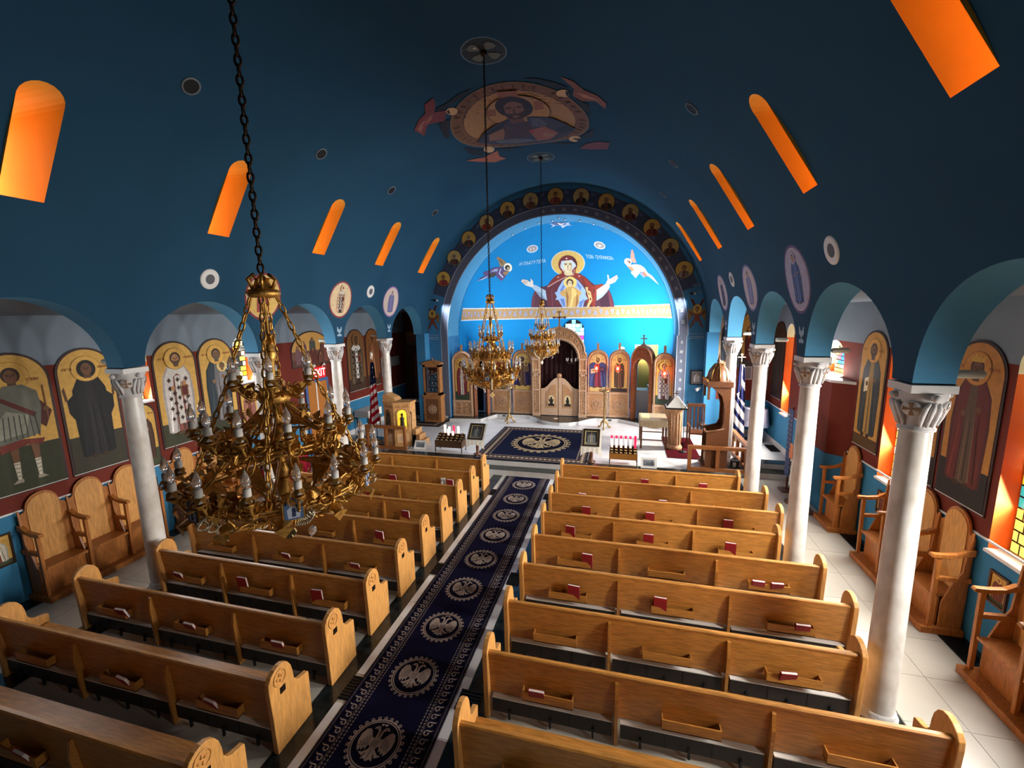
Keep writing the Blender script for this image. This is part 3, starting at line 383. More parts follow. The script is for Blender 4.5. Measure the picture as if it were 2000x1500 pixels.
STARS=[([40,70,95],[(1.995,17.594),(1.997,17.616),(2.0,17.626),(2.002,17.623),(2.005,17.609),(2.008,17.583),(2.01,17.548),(2.011,17.509),(2.012,17.469),(2.011,17.432),(2.01,17.402),(2.008,17.38),(2.005,17.371),(2.002,17.373),(2.0,17.388),(1.997,17.413),(1.995,17.446),(1.994,17.485),(1.993,17.525),(1.994,17.562)]),([40,70,95],[(1.866,17.529),(1.868,17.555),(1.871,17.571),(1.874,17.575),(1.877,17.567),(1.88,17.547),(1.882,17.518),(1.884,17.483),(1.885,17.444),(1.885,17.407),(1.883,17.374),(1.881,17.349),(1.879,17.334),(1.876,17.33),(1.873,17.338),(1.87,17.357),(1.868,17.385),(1.866,17.42),(1.865,17.458),(1.865,17.495)]),([40,70,95],[(1.736,17.437),(1.738,17.468),(1.74,17.49),(1.744,17.502),(1.747,17.501),(1.75,17.489),(1.753,17.467),(1.755,17.436),(1.756,17.401),(1.756,17.364),(1.755,17.329),(1.753,17.3),(1.75,17.279),(1.747,17.268),(1.744,17.268),(1.741,17.279),(1.738,17.301),(1.736,17.33),(1.735,17.365),(1.735,17.402)]),([40,70,95],[(1.61,17.403),(1.612,17.438),(1.614,17.466),(1.618,17.486),(1.621,17.495),(1.625,17.491),(1.628,17.476),(1.63,17.451),(1.632,17.419),(1.632,17.383),(1.631,17.346),(1.629,17.312),(1.627,17.285),(1.623,17.266),(1.62,17.258),(1.616,17.261),(1.613,17.275),(1.611,17.299),(1.61,17.33),(1.609,17.366)]),([40,70,95],[(1.543,17.025),(1.544,17.06),(1.547,17.091),(1.55,17.115),(1.554,17.128),(1.557,17.129),(1.56,17.119),(1.563,17.099),(1.564,17.07),(1.565,17.036),(1.564,17.0),(1.563,16.965),(1.56,16.936),(1.557,16.913),(1.553,16.901),(1.55,16.899),(1.547,16.908),(1.544,16.927),(1.543,16.955),(1.542,16.989)]),([40,70,95],[(1.499,17.332),(1.501,17.37),(1.503,17.405),(1.507,17.432),(1.51,17.45),(1.514,17.455),(1.517,17.448),(1.52,17.429),(1.522,17.401),(1.522,17.366),(1.522,17.328),(1.52,17.29),(1.517,17.257),(1.514,17.231),(1.511,17.215),(1.507,17.209),(1.504,17.215),(1.501,17.233),(1.499,17.26),(1.499,17.294)]),([40,70,95],[(1.373,17.384),(1.374,17.427),(1.377,17.47),(1.38,17.507),(1.384,17.536),(1.388,17.553),(1.391,17.557),(1.394,17.546),(1.396,17.523),(1.397,17.49),(1.397,17.451),(1.395,17.408),(1.393,17.367),(1.39,17.331),(1.386,17.303),(1.382,17.287),(1.378,17.283),(1.375,17.291),(1.373,17.313),(1.372,17.344)]),([40,70,95],[(1.252,17.507),(1.253,17.555),(1.256,17.606),(1.259,17.655),(1.263,17.697),(1.267,17.727),(1.271,17.743),(1.275,17.743),(1.277,17.726),(1.278,17.696),(1.278,17.655),(1.277,17.607),(1.274,17.558),(1.271,17.51),(1.267,17.47),(1.263,17.441),(1.259,17.425),(1.256,17.424),(1.253,17.438),(1.252,17.467)]),([40,70,95],[(1.142,17.639),(1.143,17.692),(1.145,17.751),(1.148,17.78),(1.152,17.78),(1.156,17.78),(1.161,17.78),(1.164,17.78),(1.167,17.78),(1.168,17.78),(1.168,17.78),(1.167,17.78),(1.165,17.764),(1.162,17.706),(1.158,17.652),(1.154,17.609),(1.149,17.58),(1.146,17.568),(1.143,17.575),(1.142,17.599)]),([215,225,235],[(2.0,17.607),(2.002,17.627),(2.004,17.64),(2.006,17.645),(2.007,17.64),(2.009,17.627),(2.01,17.606),(2.011,17.58),(2.01,17.552),(2.01,17.523),(2.008,17.498),(2.007,17.478),(2.005,17.465),(2.003,17.46),(2.001,17.465),(1.999,17.478),(1.998,17.498),(1.998,17.523),(1.998,17.552),(1.999,17.581)]),([215,225,235],[(1.871,17.558),(1.873,17.582),(1.875,17.599),(1.877,17.608),(1.879,17.608),(1.88,17.598),(1.882,17.58),(1.882,17.556),(1.882,17.528),(1.882,17.498),(1.881,17.47),(1.879,17.447),(1.877,17.43),(1.875,17.421),(1.873,17.421),(1.871,17.431),(1.87,17.448),(1.869,17.472),(1.869,17.5),(1.87,17.53)]),([215,225,235],[(1.739,17.451),(1.741,17.478),(1.743,17.5),(1.745,17.514),(1.747,17.518),(1.749,17.513),(1.75,17.499),(1.751,17.477),(1.752,17.45),(1.751,17.419),(1.75,17.39),(1.749,17.363),(1.747,17.342),(1.745,17.328),(1.743,17.324),(1.741,17.328),(1.739,17.342),(1.738,17.364),(1.738,17.391),(1.738,17.421)]),([215,225,235],[(1.614,17.44),(1.616,17.471),(1.617,17.497),(1.62,17.516),(1.622,17.526),(1.624,17.526),(1.625,17.516),(1.627,17.497),(1.627,17.47),(1.627,17.44),(1.626,17.408),(1.625,17.378),(1.623,17.352),(1.621,17.333),(1.619,17.324),(1.617,17.324),(1.615,17.333),(1.614,17.352),(1.613,17.377),(1.613,17.408)]),([215,225,235],[(1.544,17.024),(1.545,17.055),(1.547,17.082),(1.549,17.103),(1.551,17.116),(1.553,17.119),(1.555,17.112),(1.556,17.095),(1.557,17.071),(1.557,17.042),(1.556,17.01),(1.555,16.98),(1.553,16.953),(1.551,16.932),(1.549,16.92),(1.547,16.917),(1.545,16.924),(1.544,16.939),(1.543,16.963),(1.543,16.992)]),([215,225,235],[(1.503,17.378),(1.505,17.412),(1.506,17.442),(1.509,17.466),(1.511,17.482),(1.513,17.487),(1.515,17.481),(1.516,17.465),(1.517,17.44),(1.517,17.41),(1.516,17.376),(1.515,17.343),(1.513,17.314),(1.511,17.29),(1.509,17.275),(1.507,17.27),(1.505,17.276),(1.503,17.291),(1.503,17.315),(1.503,17.345)]),([215,225,235],[(1.377,17.443),(1.378,17.48),(1.38,17.516),(1.382,17.547),(1.384,17.569),(1.386,17.581),(1.388,17.581),(1.39,17.569),(1.391,17.547),(1.391,17.517),(1.391,17.481),(1.389,17.444),(1.388,17.409),(1.386,17.38),(1.383,17.358),(1.381,17.346),(1.379,17.346),(1.378,17.357),(1.377,17.378),(1.376,17.408)]),([215,225,235],[(1.256,17.562),(1.257,17.603),(1.258,17.644),(1.261,17.682),(1.263,17.712),(1.265,17.731),(1.267,17.738),(1.269,17.732),(1.27,17.713),(1.271,17.683),(1.27,17.646),(1.27,17.606),(1.268,17.565),(1.266,17.528),(1.264,17.499),(1.261,17.48),(1.259,17.473),(1.257,17.479),(1.256,17.497),(1.256,17.525)]),([215,225,235],[(1.145,17.707),(1.146,17.752),(1.147,17.78),(1.149,17.78),(1.152,17.78),(1.154,17.78),(1.156,17.78),(1.158,17.78),(1.16,17.78),(1.16,17.78),(1.16,17.78),(1.16,17.78),(1.158,17.751),(1.156,17.707),(1.154,17.67),(1.152,17.643),(1.149,17.629),(1.147,17.629),(1.146,17.643),(1.145,17.67)])]
PAN=[([46,30,26],[(1.491,10.33),(1.5,10.461),(1.514,10.573),(1.532,10.656),(1.552,10.7),(1.574,10.7),(1.595,10.654),(1.613,10.569),(1.628,10.452),(1.638,10.317),(1.642,10.176),(1.642,10.038),(1.637,9.914),(1.627,9.81),(1.613,9.73),(1.596,9.677),(1.578,9.653),(1.558,9.658),(1.539,9.69),(1.522,9.748),(1.507,9.831),(1.495,9.936),(1.489,10.059),(1.487,10.193)]),([126,88,66],[(1.604,10.018),(1.581,9.901),(1.553,9.893),(1.528,10.028),(1.529,10.355),(1.551,10.619),(1.581,10.707),(1.605,10.619),(1.616,10.386)]),([58,38,32],[(1.615,10.217),(1.611,10.396),(1.589,10.452),(1.559,10.46),(1.531,10.353),(1.544,10.689),(1.565,10.814),(1.595,10.793),(1.614,10.659),(1.623,10.429)]),([30,20,18],[(1.599,10.109),(1.578,10.131),(1.581,10.192),(1.602,10.165)]),([30,20,18],[(1.554,10.13),(1.533,10.14),(1.536,10.203),(1.557,10.197)]),([90,60,46],[(1.569,10.136),(1.564,10.144),(1.574,10.409),(1.585,10.402)]),([110,72,56],[(1.618,10.682),(1.548,10.776),(1.56,11.176),(1.616,11.006)]),([56,58,72],[(1.813,11.416),(1.762,11.072),(1.686,10.815),(1.614,10.659),(1.613,10.947),(1.54,10.943),(1.535,10.7),(1.475,10.713),(1.427,10.774),(1.369,11.072),(1.328,11.337),(1.375,11.757),(1.439,12.105),(1.531,12.309),(1.645,12.215),(1.745,11.86)]),([74,46,46],[(1.643,10.81),(1.595,11.017),(1.538,10.912),(1.529,11.487),(1.572,11.866),(1.682,11.784),(1.672,11.264)]),([82,86,100],[(1.522,10.774),(1.483,10.801),(1.456,11.057),(1.468,11.251),(1.532,11.278)]),([38,40,52],[(1.431,11.45),(1.371,11.138),(1.334,11.361),(1.412,11.72)]),([38,40,50],[(1.753,11.11),(1.661,10.857),(1.622,10.705),(1.675,11.115),(1.742,11.3)]),([92,96,108],[(1.733,11.637),(1.575,11.937),(1.537,12.144),(1.641,12.143),(1.727,11.855)]),([146,88,72],[(1.555,11.455),(1.473,11.25),(1.416,11.651),(1.472,12.07),(1.538,12.159)]),([150,60,55],[(1.558,11.452),(1.529,11.349),(1.532,11.554),(1.554,11.634)]),([150,110,90],[(1.489,11.587),(1.44,11.734),(1.451,11.919),(1.499,11.871)]),([136,96,74],[(1.743,11.223),(1.693,11.129),(1.662,11.088),(1.668,11.347),(1.691,11.677),(1.758,11.569)])]
PANX=[([146,92,62],[(1.602,9.404),(1.523,9.459),(1.529,9.729),(1.599,9.689)]),([146,92,62],[(1.475,9.936),(1.439,9.968),(1.442,10.342),(1.487,10.388)]),([146,92,62],[(1.682,10.042),(1.645,10.09),(1.657,10.402),(1.697,10.331)])]
CANG=[([24,27,30],[(1.805,9.311),(1.744,9.159),(1.681,9.128),(1.738,9.329),(1.8,9.437),(1.86,9.472),(1.85,9.306)]),([34,28,28],[(1.891,9.882),(1.843,9.903),(1.909,10.699),(1.917,10.507)]),([112,50,50],[(1.989,9.606),(1.943,9.382),(1.901,9.296),(1.878,9.003),(1.832,8.937),(1.841,9.144),(1.87,9.415),(1.824,9.542),(1.865,9.905),(1.894,9.799),(1.93,9.702),(1.978,10.012)]),([150,96,84],[(1.975,9.583),(1.919,9.474),(1.881,9.47),(1.898,9.6),(1.951,9.686),(1.977,9.824)]),([205,168,124],[(1.791,9.751),(1.795,9.791),(1.801,9.818),(1.808,9.829),(1.815,9.823),(1.822,9.801),(1.827,9.764),(1.831,9.717),(1.833,9.666),(1.832,9.615),(1.83,9.569),(1.825,9.532),(1.82,9.508),(1.813,9.499),(1.806,9.504),(1.799,9.525),(1.794,9.558),(1.79,9.602),(1.788,9.652),(1.788,9.703)]),([30,22,20],[(1.802,9.711),(1.805,9.736),(1.809,9.753),(1.813,9.76),(1.818,9.756),(1.822,9.741),(1.826,9.717),(1.828,9.687),(1.829,9.654),(1.829,9.621),(1.827,9.591),(1.825,9.567),(1.821,9.552),(1.816,9.546),(1.812,9.55),(1.808,9.564),(1.804,9.586),(1.802,9.615),(1.8,9.647),(1.8,9.68)]),([24,27,30],[(1.484,9.065),(1.425,9.079),(1.357,9.217),(1.318,9.348),(1.373,9.454),(1.425,9.208)]),([30,26,26],[(1.301,9.792),(1.249,9.933),(1.247,10.471),(1.273,10.255)]),([128,78,58],[(1.337,8.944),(1.294,9.052),(1.257,9.329),(1.206,9.428),(1.172,9.656),(1.179,9.932),(1.218,9.701),(1.275,9.841),(1.307,9.656),(1.296,9.36)]),([170,120,90],[(1.295,9.494),(1.251,9.498),(1.199,9.646),(1.263,9.667)]),([205,168,124],[(1.316,9.574),(1.318,9.628),(1.323,9.681),(1.331,9.728),(1.339,9.763),(1.349,9.782),(1.357,9.783),(1.365,9.767),(1.37,9.735),(1.373,9.691),(1.373,9.641),(1.37,9.588),(1.364,9.539),(1.357,9.497),(1.349,9.466),(1.34,9.449),(1.331,9.446),(1.324,9.459),(1.319,9.486),(1.316,9.526)]),([30,22,20],[(1.314,9.572),(1.316,9.61),(1.32,9.647),(1.325,9.68),(1.331,9.706),(1.338,9.72),(1.344,9.722),(1.35,9.712),(1.354,9.691),(1.356,9.661),(1.356,9.625),(1.354,9.588),(1.35,9.553),(1.345,9.522),(1.339,9.499),(1.332,9.485),(1.326,9.482),(1.32,9.491),(1.316,9.509),(1.314,9.537)]),([28,28,30],[(1.889,11.365),(1.813,12.07),(1.843,12.341),(1.889,11.871)]),([28,28,30],[(1.766,12.223),(1.635,12.535),(1.714,12.534)]),([166,96,70],[(1.928,12.134),(1.843,12.436),(1.76,12.338),(1.77,12.744),(1.747,13.043),(1.813,13.045),(1.884,12.551)]),([205,168,124],[(1.769,12.207),(1.774,12.26),(1.78,12.297),(1.788,12.313),(1.796,12.306),(1.804,12.278),(1.81,12.23),(1.815,12.17),(1.818,12.102),(1.818,12.035),(1.815,11.974),(1.811,11.925),(1.804,11.893),(1.797,11.88),(1.789,11.887),(1.782,11.913),(1.775,11.955),(1.77,12.012),(1.768,12.076),(1.767,12.144)]),([40,30,26],[(1.778,12.199),(1.781,12.233),(1.785,12.257),(1.79,12.269),(1.794,12.266),(1.799,12.251),(1.803,12.223),(1.805,12.186),(1.807,12.144),(1.807,12.102),(1.805,12.062),(1.802,12.03),(1.798,12.007),(1.794,11.997),(1.789,11.999),(1.785,12.014),(1.781,12.04),(1.778,12.075),(1.777,12.116),(1.777,12.158)]),([30,27,30],[(1.486,12.504),(1.39,12.383),(1.35,12.406),(1.423,12.56)]),([30,27,30],[(1.31,11.789),(1.247,11.209),(1.248,11.621),(1.29,11.887)]),([112,56,60],[(1.296,12.288),(1.235,11.947),(1.172,11.772),(1.187,12.307),(1.278,12.648),(1.339,12.715)]),([205,168,124],[(1.317,11.99),(1.32,12.056),(1.325,12.124),(1.333,12.184),(1.343,12.231),(1.353,12.259),(1.362,12.264),(1.371,12.248),(1.376,12.211),(1.38,12.158),(1.38,12.097),(1.377,12.032),(1.371,11.97),(1.363,11.916),(1.354,11.875),(1.344,11.849),(1.335,11.842),(1.327,11.854),(1.321,11.884),(1.317,11.93)]),([36,26,26],[(1.317,12.027),(1.318,12.068),(1.322,12.11),(1.327,12.148),(1.333,12.178),(1.34,12.197),(1.347,12.203),(1.352,12.195),(1.356,12.174),(1.358,12.143),(1.359,12.105),(1.357,12.065),(1.353,12.025),(1.348,11.989),(1.342,11.962),(1.335,11.944),(1.329,11.938),(1.323,11.943),(1.319,11.961),(1.317,11.99)])]
# ---------------------------------------------------------------- painted icons
def shade(c,k): return tuple(max(0,min(255,v*k)) for v in c)
def glyphs(rnd,x0,y0,n,s,c):
    out=[]
    for i in range(n):
        x=x0+i*s*1.1; k=rnd.randrange(4)
        out.append((c,[(x,y0),(x+s*.18,y0),(x+s*.18,y0+s),(x,y0+s)]))
        if k!=1: out.append((c,[(x+s*.6,y0),(x+s*.78,y0),(x+s*.78,y0+s),(x+s*.6,y0+s)]))
        if k in (0,2): out.append((c,[(x,y0+s*.42),(x+s*.75,y0+s*.42),(x+s*.75,y0+s*.58),(x,y0+s*.58)]))
        if k in (1,3): out.append((c,[(x,y0+s*.84),(x+s*.75,y0+s*.84),(x+s*.75,y0+s),(x,y0+s)]))
    return out
def head(cx,cy,r,skin,hair,beard=None,halo=(226,190,110),hood=None,crown=None,rim=(150,100,50)):
    I=[]
    if halo: I+=[(shade(halo,.68),ell(cx,cy,r*2.02,n=28)),(halo,ell(cx,cy,r*1.94,n=28))]
    if hood: I.append((hood,ell(cx,cy-.05*r,r*1.28,r*1.42)))
    else: I.append((hair,ell(cx,cy+.12*r,r*1.0,r*1.12)))
    I.append((shade(skin,.8),[(cx-.42*r,cy-.6*r),(cx+.42*r,cy-.6*r),(cx+.5*r,cy-1.5*r),(cx-.5*r,cy-1.5*r)]))
    I.append((skin,ell(cx,cy-.06*r,r*.72,r*.94)))
    if beard: I.append((beard,[(cx-.7*r,cy-.2*r),(cx-.45*r,cy-.35*r),(cx,cy-.42*r),(cx+.45*r,cy-.35*r),(cx+.7*r,cy-.2*r),(cx+.55*r,cy-1.0*r),(cx,cy-1.5*r),(cx-.55*r,cy-1.0*r)]))
    d=shade(skin,.32)
    for s in (-1,1): I+= [(d,ell(cx+s*.3*r,cy+.08*r,.15*r,.07*r,8)),(d,[(cx+s*.12*r,cy+.26*r),(cx+s*.5*r,cy+.24*r),(cx+s*.5*r,cy+.3*r),(cx+s*.12*r,cy+.33*r)])]
    I+= [(shade(skin,.62),[(cx-.05*r,cy+.15*r),(cx+.05*r,cy+.15*r),(cx+.13*r,cy-.24*r),(cx-.1*r,cy-.24*r)]),((130,60,50),ell(cx,cy-.48*r,.2*r,.06*r,8))]
    if crown: I.append((crown,[(cx-.95*r,cy+.75*r),(cx+.95*r,cy+.75*r),(cx+1.15*r,cy+1.6*r),(cx+.6*r,cy+1.25*r),(cx+.3*r,cy+1.75*r),(cx,cy+1.3*r),(cx-.3*r,cy+1.75*r),(cx-.6*r,cy+1.25*r),(cx-1.15*r,cy+1.6*r)]))
    return I
def saint(w,h,robe=(70,60,80),inner=(120,60,50),skin=(176,128,88),hair=(60,42,30),beard=None,bg=(206,160,78),ground=(62,66,44),gf=.2,style='monk',f=1.0,seed=1,arch=True,width=.5,halo=None,hood=None,text=(120,50,30)):
    halo=halo or shade(bg,1.05); rnd=random.Random(seed); I=[(bg,archp(w,h,16,0,0,f) if arch else [(-w/2,0),(w/2,0),(w/2,h),(-w/2,h)])]
    if gf: I.append((ground,[(-w/2,0),(w/2,0),(w/2,h*gf),(-w/2,h*gf)]))
    k=h; W=width*w; P=lambda *a:[(x*W,y*k) for x,y in a]
    cy=.845*k; r=min(.052*k,.2*w)
    sh=cy-1.25*r; S=sh/k
    if style=='warrior':
        I+=head(0,cy,r,skin,hair,beard,halo)
        for s in (-1,1):
            I.append((shade(skin,.95),P((s*.15,.36),(s*.42,.36),(s*.36,.2),(s*.22,.2)))); I.append(((190,180,160),P((s*.2,.22),(s*.38,.22),(s*.34,.09),(s*.24,.09))))
            for q in range(4): I.append((shade((190,180,160),.6),P((s*.2,.11+q*.03),(s*.38,.115+q*.03),(s*.38,.121+q*.03),(s*.2,.116+q*.03))))
            I.append(((150,140,120),P((s*.2,.09),(s*.36,.09),(s*.5,.065),(s*.2,.065))))
        I.append((inner,P((-.62,.4),(.6,.36),(.5,.32),(.1,.335),(-.66,.3)))); I.append((shade(inner,.7),P((.5,.7),(.95,.56),(.7,.44),(.45,.5))))
        I.append((robe,P((-.62,.36),(.5,.4),(.66,.6),(.62,.72),(.25,S),(-.25,S),(-.6,.71),(-.75,.55))))
        I.append((shade(robe,1.35),P((-.6,.4),(.1,.42),(.3,.55),(-.3,.6),(-.68,.5)))); I.append((shade(inner,.8),P((-.6,.7),(-.5,.72),(.5,.56),(.42,.53))))
        for q in range(7): I.append((shade(robe,.6),P((-.5+q*.16,.385),(-.47+q*.16,.385),(-.4+q*.14,.56),(-.43+q*.14,.56))))
        I.append(((120,80,50),[(.78*W,.5*k),(.82*W,.5*k),(.82*W,.76*k),(.78*W,.76*k)])); I.append((skin,ell(.78*W,.58*k,.09*W,.018*k,10)))
        return I+glyphs(rnd,w*.2,.8*k,3,.022*k,text)
    I+= [(shade(robe,.8),P((-.72,.13),(.72,.13),(.78,.5),(.7,.68),(.42,S-.005),(-.42,S-.005),(-.7,.68),(-.78,.5)))]
    if style=='orans':
        for s in (-1,1):
            I.append((shade(robe,.9),P((s*.6,.66),(s*.98,.6),(s*.95,.5),(s*.7,.42)))); I.append((shade(skin,.8),P((s*.93,.6),(s*1.04,.6),(s*1.1,.69),(s*1.0,.715),(s*.96,.66))))
    I.append((robe,P((-.62,.12),(.62,.12),(.66,.5),(.62,.66),(.36,S),(-.36,S),(-.62,.66),(-.66,.5))))
    I.append((inner,P((-.22,.12),(.25,.12),(.2,.5),(.12,S),(-.14,S),(-.25,.5))))
    for q in range(6):
        x=-.55+q*.2+rnd.uniform(-.05,.05); x2=x*.75; c=shade(robe if abs(x)>.25 else inner,.6 if q%2 else 1.35)
        I.append((c,P((x,.14),(x+.06,.14),(x2+.05,.44),(x2+.01,.6),(x2,.44))))
    if style=='bishop':
        I.append(((206,200,190),P((-.2,S),(.2,S),(.55,.7),(.3,.66),(0,.7),(-.3,.66),(-.55,.7)))); I.append(((204,198,188),P((-.16,.2),(.16,.2),(.13,.68),(-.13,.68))))
        cr=[(x,y) for x in (-.42,-.0,.42) for y in (.26,.36,.46,.56,.64)]+[(-.22,.31),(.22,.31),(-.22,.41),(.22,.41),(-.22,.51),(.22,.51)]
        for x,y in cr:
            for a,b in ((.085,.008),(.03,.022)): I.append((shade(inner,.45),[((x-a)*W,y*k-b*k),((x+a)*W,y*k-b*k),((x+a)*W,y*k+b*k),((x-a)*W,y*k+b*k)]))
        I.append(((140,96,50),P((.1,.47),(.46,.47),(.46,.58),(.1,.58)))); I.append(((90,30,30),P((.14,.48),(.42,.48),(.42,.57),(.14,.57))))
    if style=='mother':
        I+=[(shade(inner,1.2),P((.05,.5),(.5,.5),(.52,.64),(.3,.7),(.08,.64)))]+head(.3*W,.715*k,r*.6,skin,hair,None,(220,190,120))
    if style=='writing': I.append(((222,208,176),P((-.5,.48),(-.18,.5),(-.18,.62),(-.5,.6))))
    if style=='cross': I+=[((196,150,70),[(-.52*W,.52*k),(-.46*W,.52*k),(-.46*W,.74*k),(-.52*W,.74*k)]),((196,150,70),[(-.64*W,.66*k),(-.34*W,.66*k),(-.34*W,.685*k),(-.64*W,.685*k)])]
    for s in (-1,1):
        if style!='orans': I.append((skin,ell(s*.3*W,(.56 if s<0 else .6)*k,.1*W,.022*k,10)))
        I.append((shade(skin,.5),ell(s*.22*W,.115*k,.14*W,.018*k,10)))
    I+=head(0,cy,r,skin,hair,beard,halo,hood,(196,150,60) if style=='crown' else None)
    I+=glyphs(rnd,-w*.42,.84*k,3,.02*k,text)+glyphs(rnd,w*.22,.84*k,4,.02*k,text)
    return I
def bust(R,robe,hair=(60,42,30),beard=None,bg=(206,168,84),skin=(156,112,76),rot=0,inner=(110,60,50)):
    I=[(bg,ell(0,0,R,n=32))]
    I+=[(robe,[(-.72*R,-.66*R),(.72*R,-.66*R),(.62*R,-.36*R),(.3*R,-.12*R),(-.3*R,-.12*R),(-.62*R,-.36*R)]),(robe,[(-.72*R,-.66*R),(-.45*R,-.88*R),(0,-.985*R),(.45*R,-.88*R),(.72*R,-.66*R)]),(inner,[(-.14*R,-.12*R),(.2*R,-.12*R),(.1*R,-.9*R),(-.2*R,-.9*R)]),(shade(robe,.6),[(.2*R,-.2*R),(.3*R,-.2*R),(.5*R,-.8*R),(.4*R,-.84*R)]),(shade(robe,1.4),[(-.3*R,-.2*R),(-.24*R,-.2*R),(-.42*R,-.8*R),(-.5*R,-.78*R)])]
    I+=head(0,.2*R,.27*R,skin,hair,beard,None)
    return I+[((120,70,40),[(s*.55*R-.05*R,.2*R),(s*.55*R+.08*R,.2*R),(s*.55*R+.08*R,.24*R),(s*.55*R-.05*R,.24*R)]) for s in (-1,1)]
BORD=mat('dark_border_paint',(46,24,22),.6)
WLINE=mat('white_line_paint',(196,190,182),.6)
def icon(side,y0,y1,z0,z1,label,f=1.0,**k):
    # an arched icon mounted on an aisle wall
    w=y1-y0; h=z1-z0; X,s,d=(XL,1,1) if side<0 else (XR,-1,-1); yc=(y0+y1)/2
    t=thing('wall_icon',label,'icon',(X,yc,z0),0,'arched saints on the aisle walls'); fn=lambda u,v,h_:(s*h_,d*u,v)
    MB().prism(archp(w,h,18,0,0,f),fn,.0,.018).build('border',BORD,t)
    m=MB(); m.prism([(-w/2+.02,.015),(w/2-.02,.015),(w/2-.02,.03),(-w/2+.02,.03)],fn,.0,.021)
    m.build('white_edge',WLINE,t)
    paint('painting',[(c,[(a,b+.03) for a,b in p]) for c,p in saint(w-.08,h-.07,f=f,**k)],lambda u,v,h_:(s*(.02+h_),d*u,v),parent=t)
    return t
DK=dict(skin=(110,74,48))
icon(-1,3.25,4.2,1.88,4.26,'arched icon of a standing figure in dark green, leftmost on the left wall',robe=(50,60,50),seed=2)
icon(-1,4.28,5.3,1.88,4.27,'arched icon of a warrior in a grey tunic with bare legs and laced boots',style='warrior',robe=(104,104,92),inner=(112,46,34),width=.5,gf=.33,ground=(52,54,34),**DK)
icon(-1,5.37,6.32,1.88,4.27,'arched icon of a black robed figure with both hands raised',style='orans',robe=(26,25,27),inner=(34,32,34),hood=(28,24,22),gf=.3,ground=(54,50,36),width=.44,**DK)
icon(-1,7.03,8.03,1.88,4.28,'arched icon of a bishop in white robe covered with dark crosses',style='bishop',robe=(200,190,184),inner=(120,70,60),beard=(90,70,52),gf=.22,ground=(58,60,40))
icon(-1,8.08,9.05,1.88,4.28,'arched icon of a bearded man in blue grey robe holding a child',style='mother',robe=(46,58,64),inner=(110,106,108),beard=(90,82,72),gf=.2,ground=(50,54,36),skin=(130,96,66))
icon(-1,9.74,10.4,1.88,4.28,'narrow arched icon beside the door scene behind the near chandelier',robe=(120,70,66),inner=(170,130,60),seed=5)
icon(-1,13.85,15.02,1.9,4.27,'arched icon of a brown clad bishop left of the flag on the left wall',style='bishop',robe=(92,74,56),inner=(60,40,30),bg=(120,80,40),beard=(60,44,34),ground=(64,44,30),halo=(126,84,42),skin=(90,60,40))
icon(-1,15.08,16.05,1.9,4.25,'arched brown icon behind the flag at the far end of the left wall',style='writing',robe=(120,72,44),inner=(150,96,60),bg=(126,78,38),ground=(70,46,30),halo=(134,84,40),skin=(90,60,40))
icon(1,7.0,8.0,1.85,4.28,'arched icon of a crowned figure in a dark red robe by the near right window',style='crown',robe=(96,32,26),inner=(84,62,46),bg=(176,118,50),gf=.24,ground=(34,28,26),skin=(104,66,40),hair=(60,34,22))
icon(1,8.06,8.94,1.85,4.28,'arched icon of a brown robed figure behind the near right column',robe=(96,70,44),inner=(140,100,50),bg=(170,116,52),ground=(40,32,26),seed=9,**DK)
icon(1,9.66,10.62,1.85,4.3,'arched icon of a bearded saint in blue and ochre over the single right stall',robe=(60,64,64),inner=(150,116,62),bg=(190,138,64),beard=(60,46,36),gf=.1,ground=(90,64,34),style='writing',seed=4,**DK)
icon(1,15.1,16.1,1.85,4.36,'dark arched icon left of the far right window',robe=(52,40,34),inner=(60,50,44),bg=(66,46,30),ground=(44,30,24),halo=(70,50,32),skin=(70,46,32),seed=6)
# small lower icons and frames
def framed(name,label,cat,X,s,y0,y1,z0,z1,fc,items,group=None,fw=.03):
    d=1 if s>0 else -1; t=thing(name,label,cat,(X,(y0+y1)/2,z0),0,group); w=y1-y0;h=z1-z0
    fr=MB()
    for a,b in (((-w/2,0),(w/2,fw)),((-w/2,h-fw),(w/2,h)),((-w/2,fw),(-w/2+fw,h-fw)),((w/2-fw,fw),(w/2,h-fw))):
        fr.prism([a,(b[0],a[1]),b,(a[0],b[1])],lambda u,v,q:(s*q,d*u,v),0,.03)
    fr.build('frame',fc,t); MB().prism([(-w/2+fw,fw),(w/2-fw,fw),(w/2-fw,h-fw),(-w/2+fw,h-fw)],lambda u,v,q:(s*q,d*u,v),0,.01).build('backing',PAPER,t)
    paint('picture',items(w-2*fw,h-2*fw),lambda u,v,q:(s*(.012+q),d*u,v+fw),parent=t); return t
small=lambda **k:(lambda w,h:saint(w,h,arch=False,gf=.15,**k))
t=thing('wall_icon','small arched icon under the near left stained window, half behind the column','icon',(XL,6.67,1.6)); fn=lambda u,v,h_:(h_,u,v)
MB().prism(archp(.56,1.42,16),fn,0,.018).build('border',BORD,t); paint('painting',[(c,[(a,b+.02) for a,b in p]) for c,p in saint(.5,1.36,robe=(74,48,34),inner=(110,80,50),gf=.28,seed=12)],lambda u,v,h_:(.02+h_,u,v),parent=t)
t=thing('wall_icon','small arched icon under the stained window behind the near chandelier','icon',(XL,9.39,1.6))
MB().prism(archp(.56,1.42,16),fn,0,.018).build('border',BORD,t); paint('painting',[(c,[(a,b+.02) for a,b in p]) for c,p in saint(.5,1.36,robe=(150,96,84),inner=(120,60,50),gf=.12,seed=13)],lambda u,v,h_:(.02+h_,u,v),parent=t)
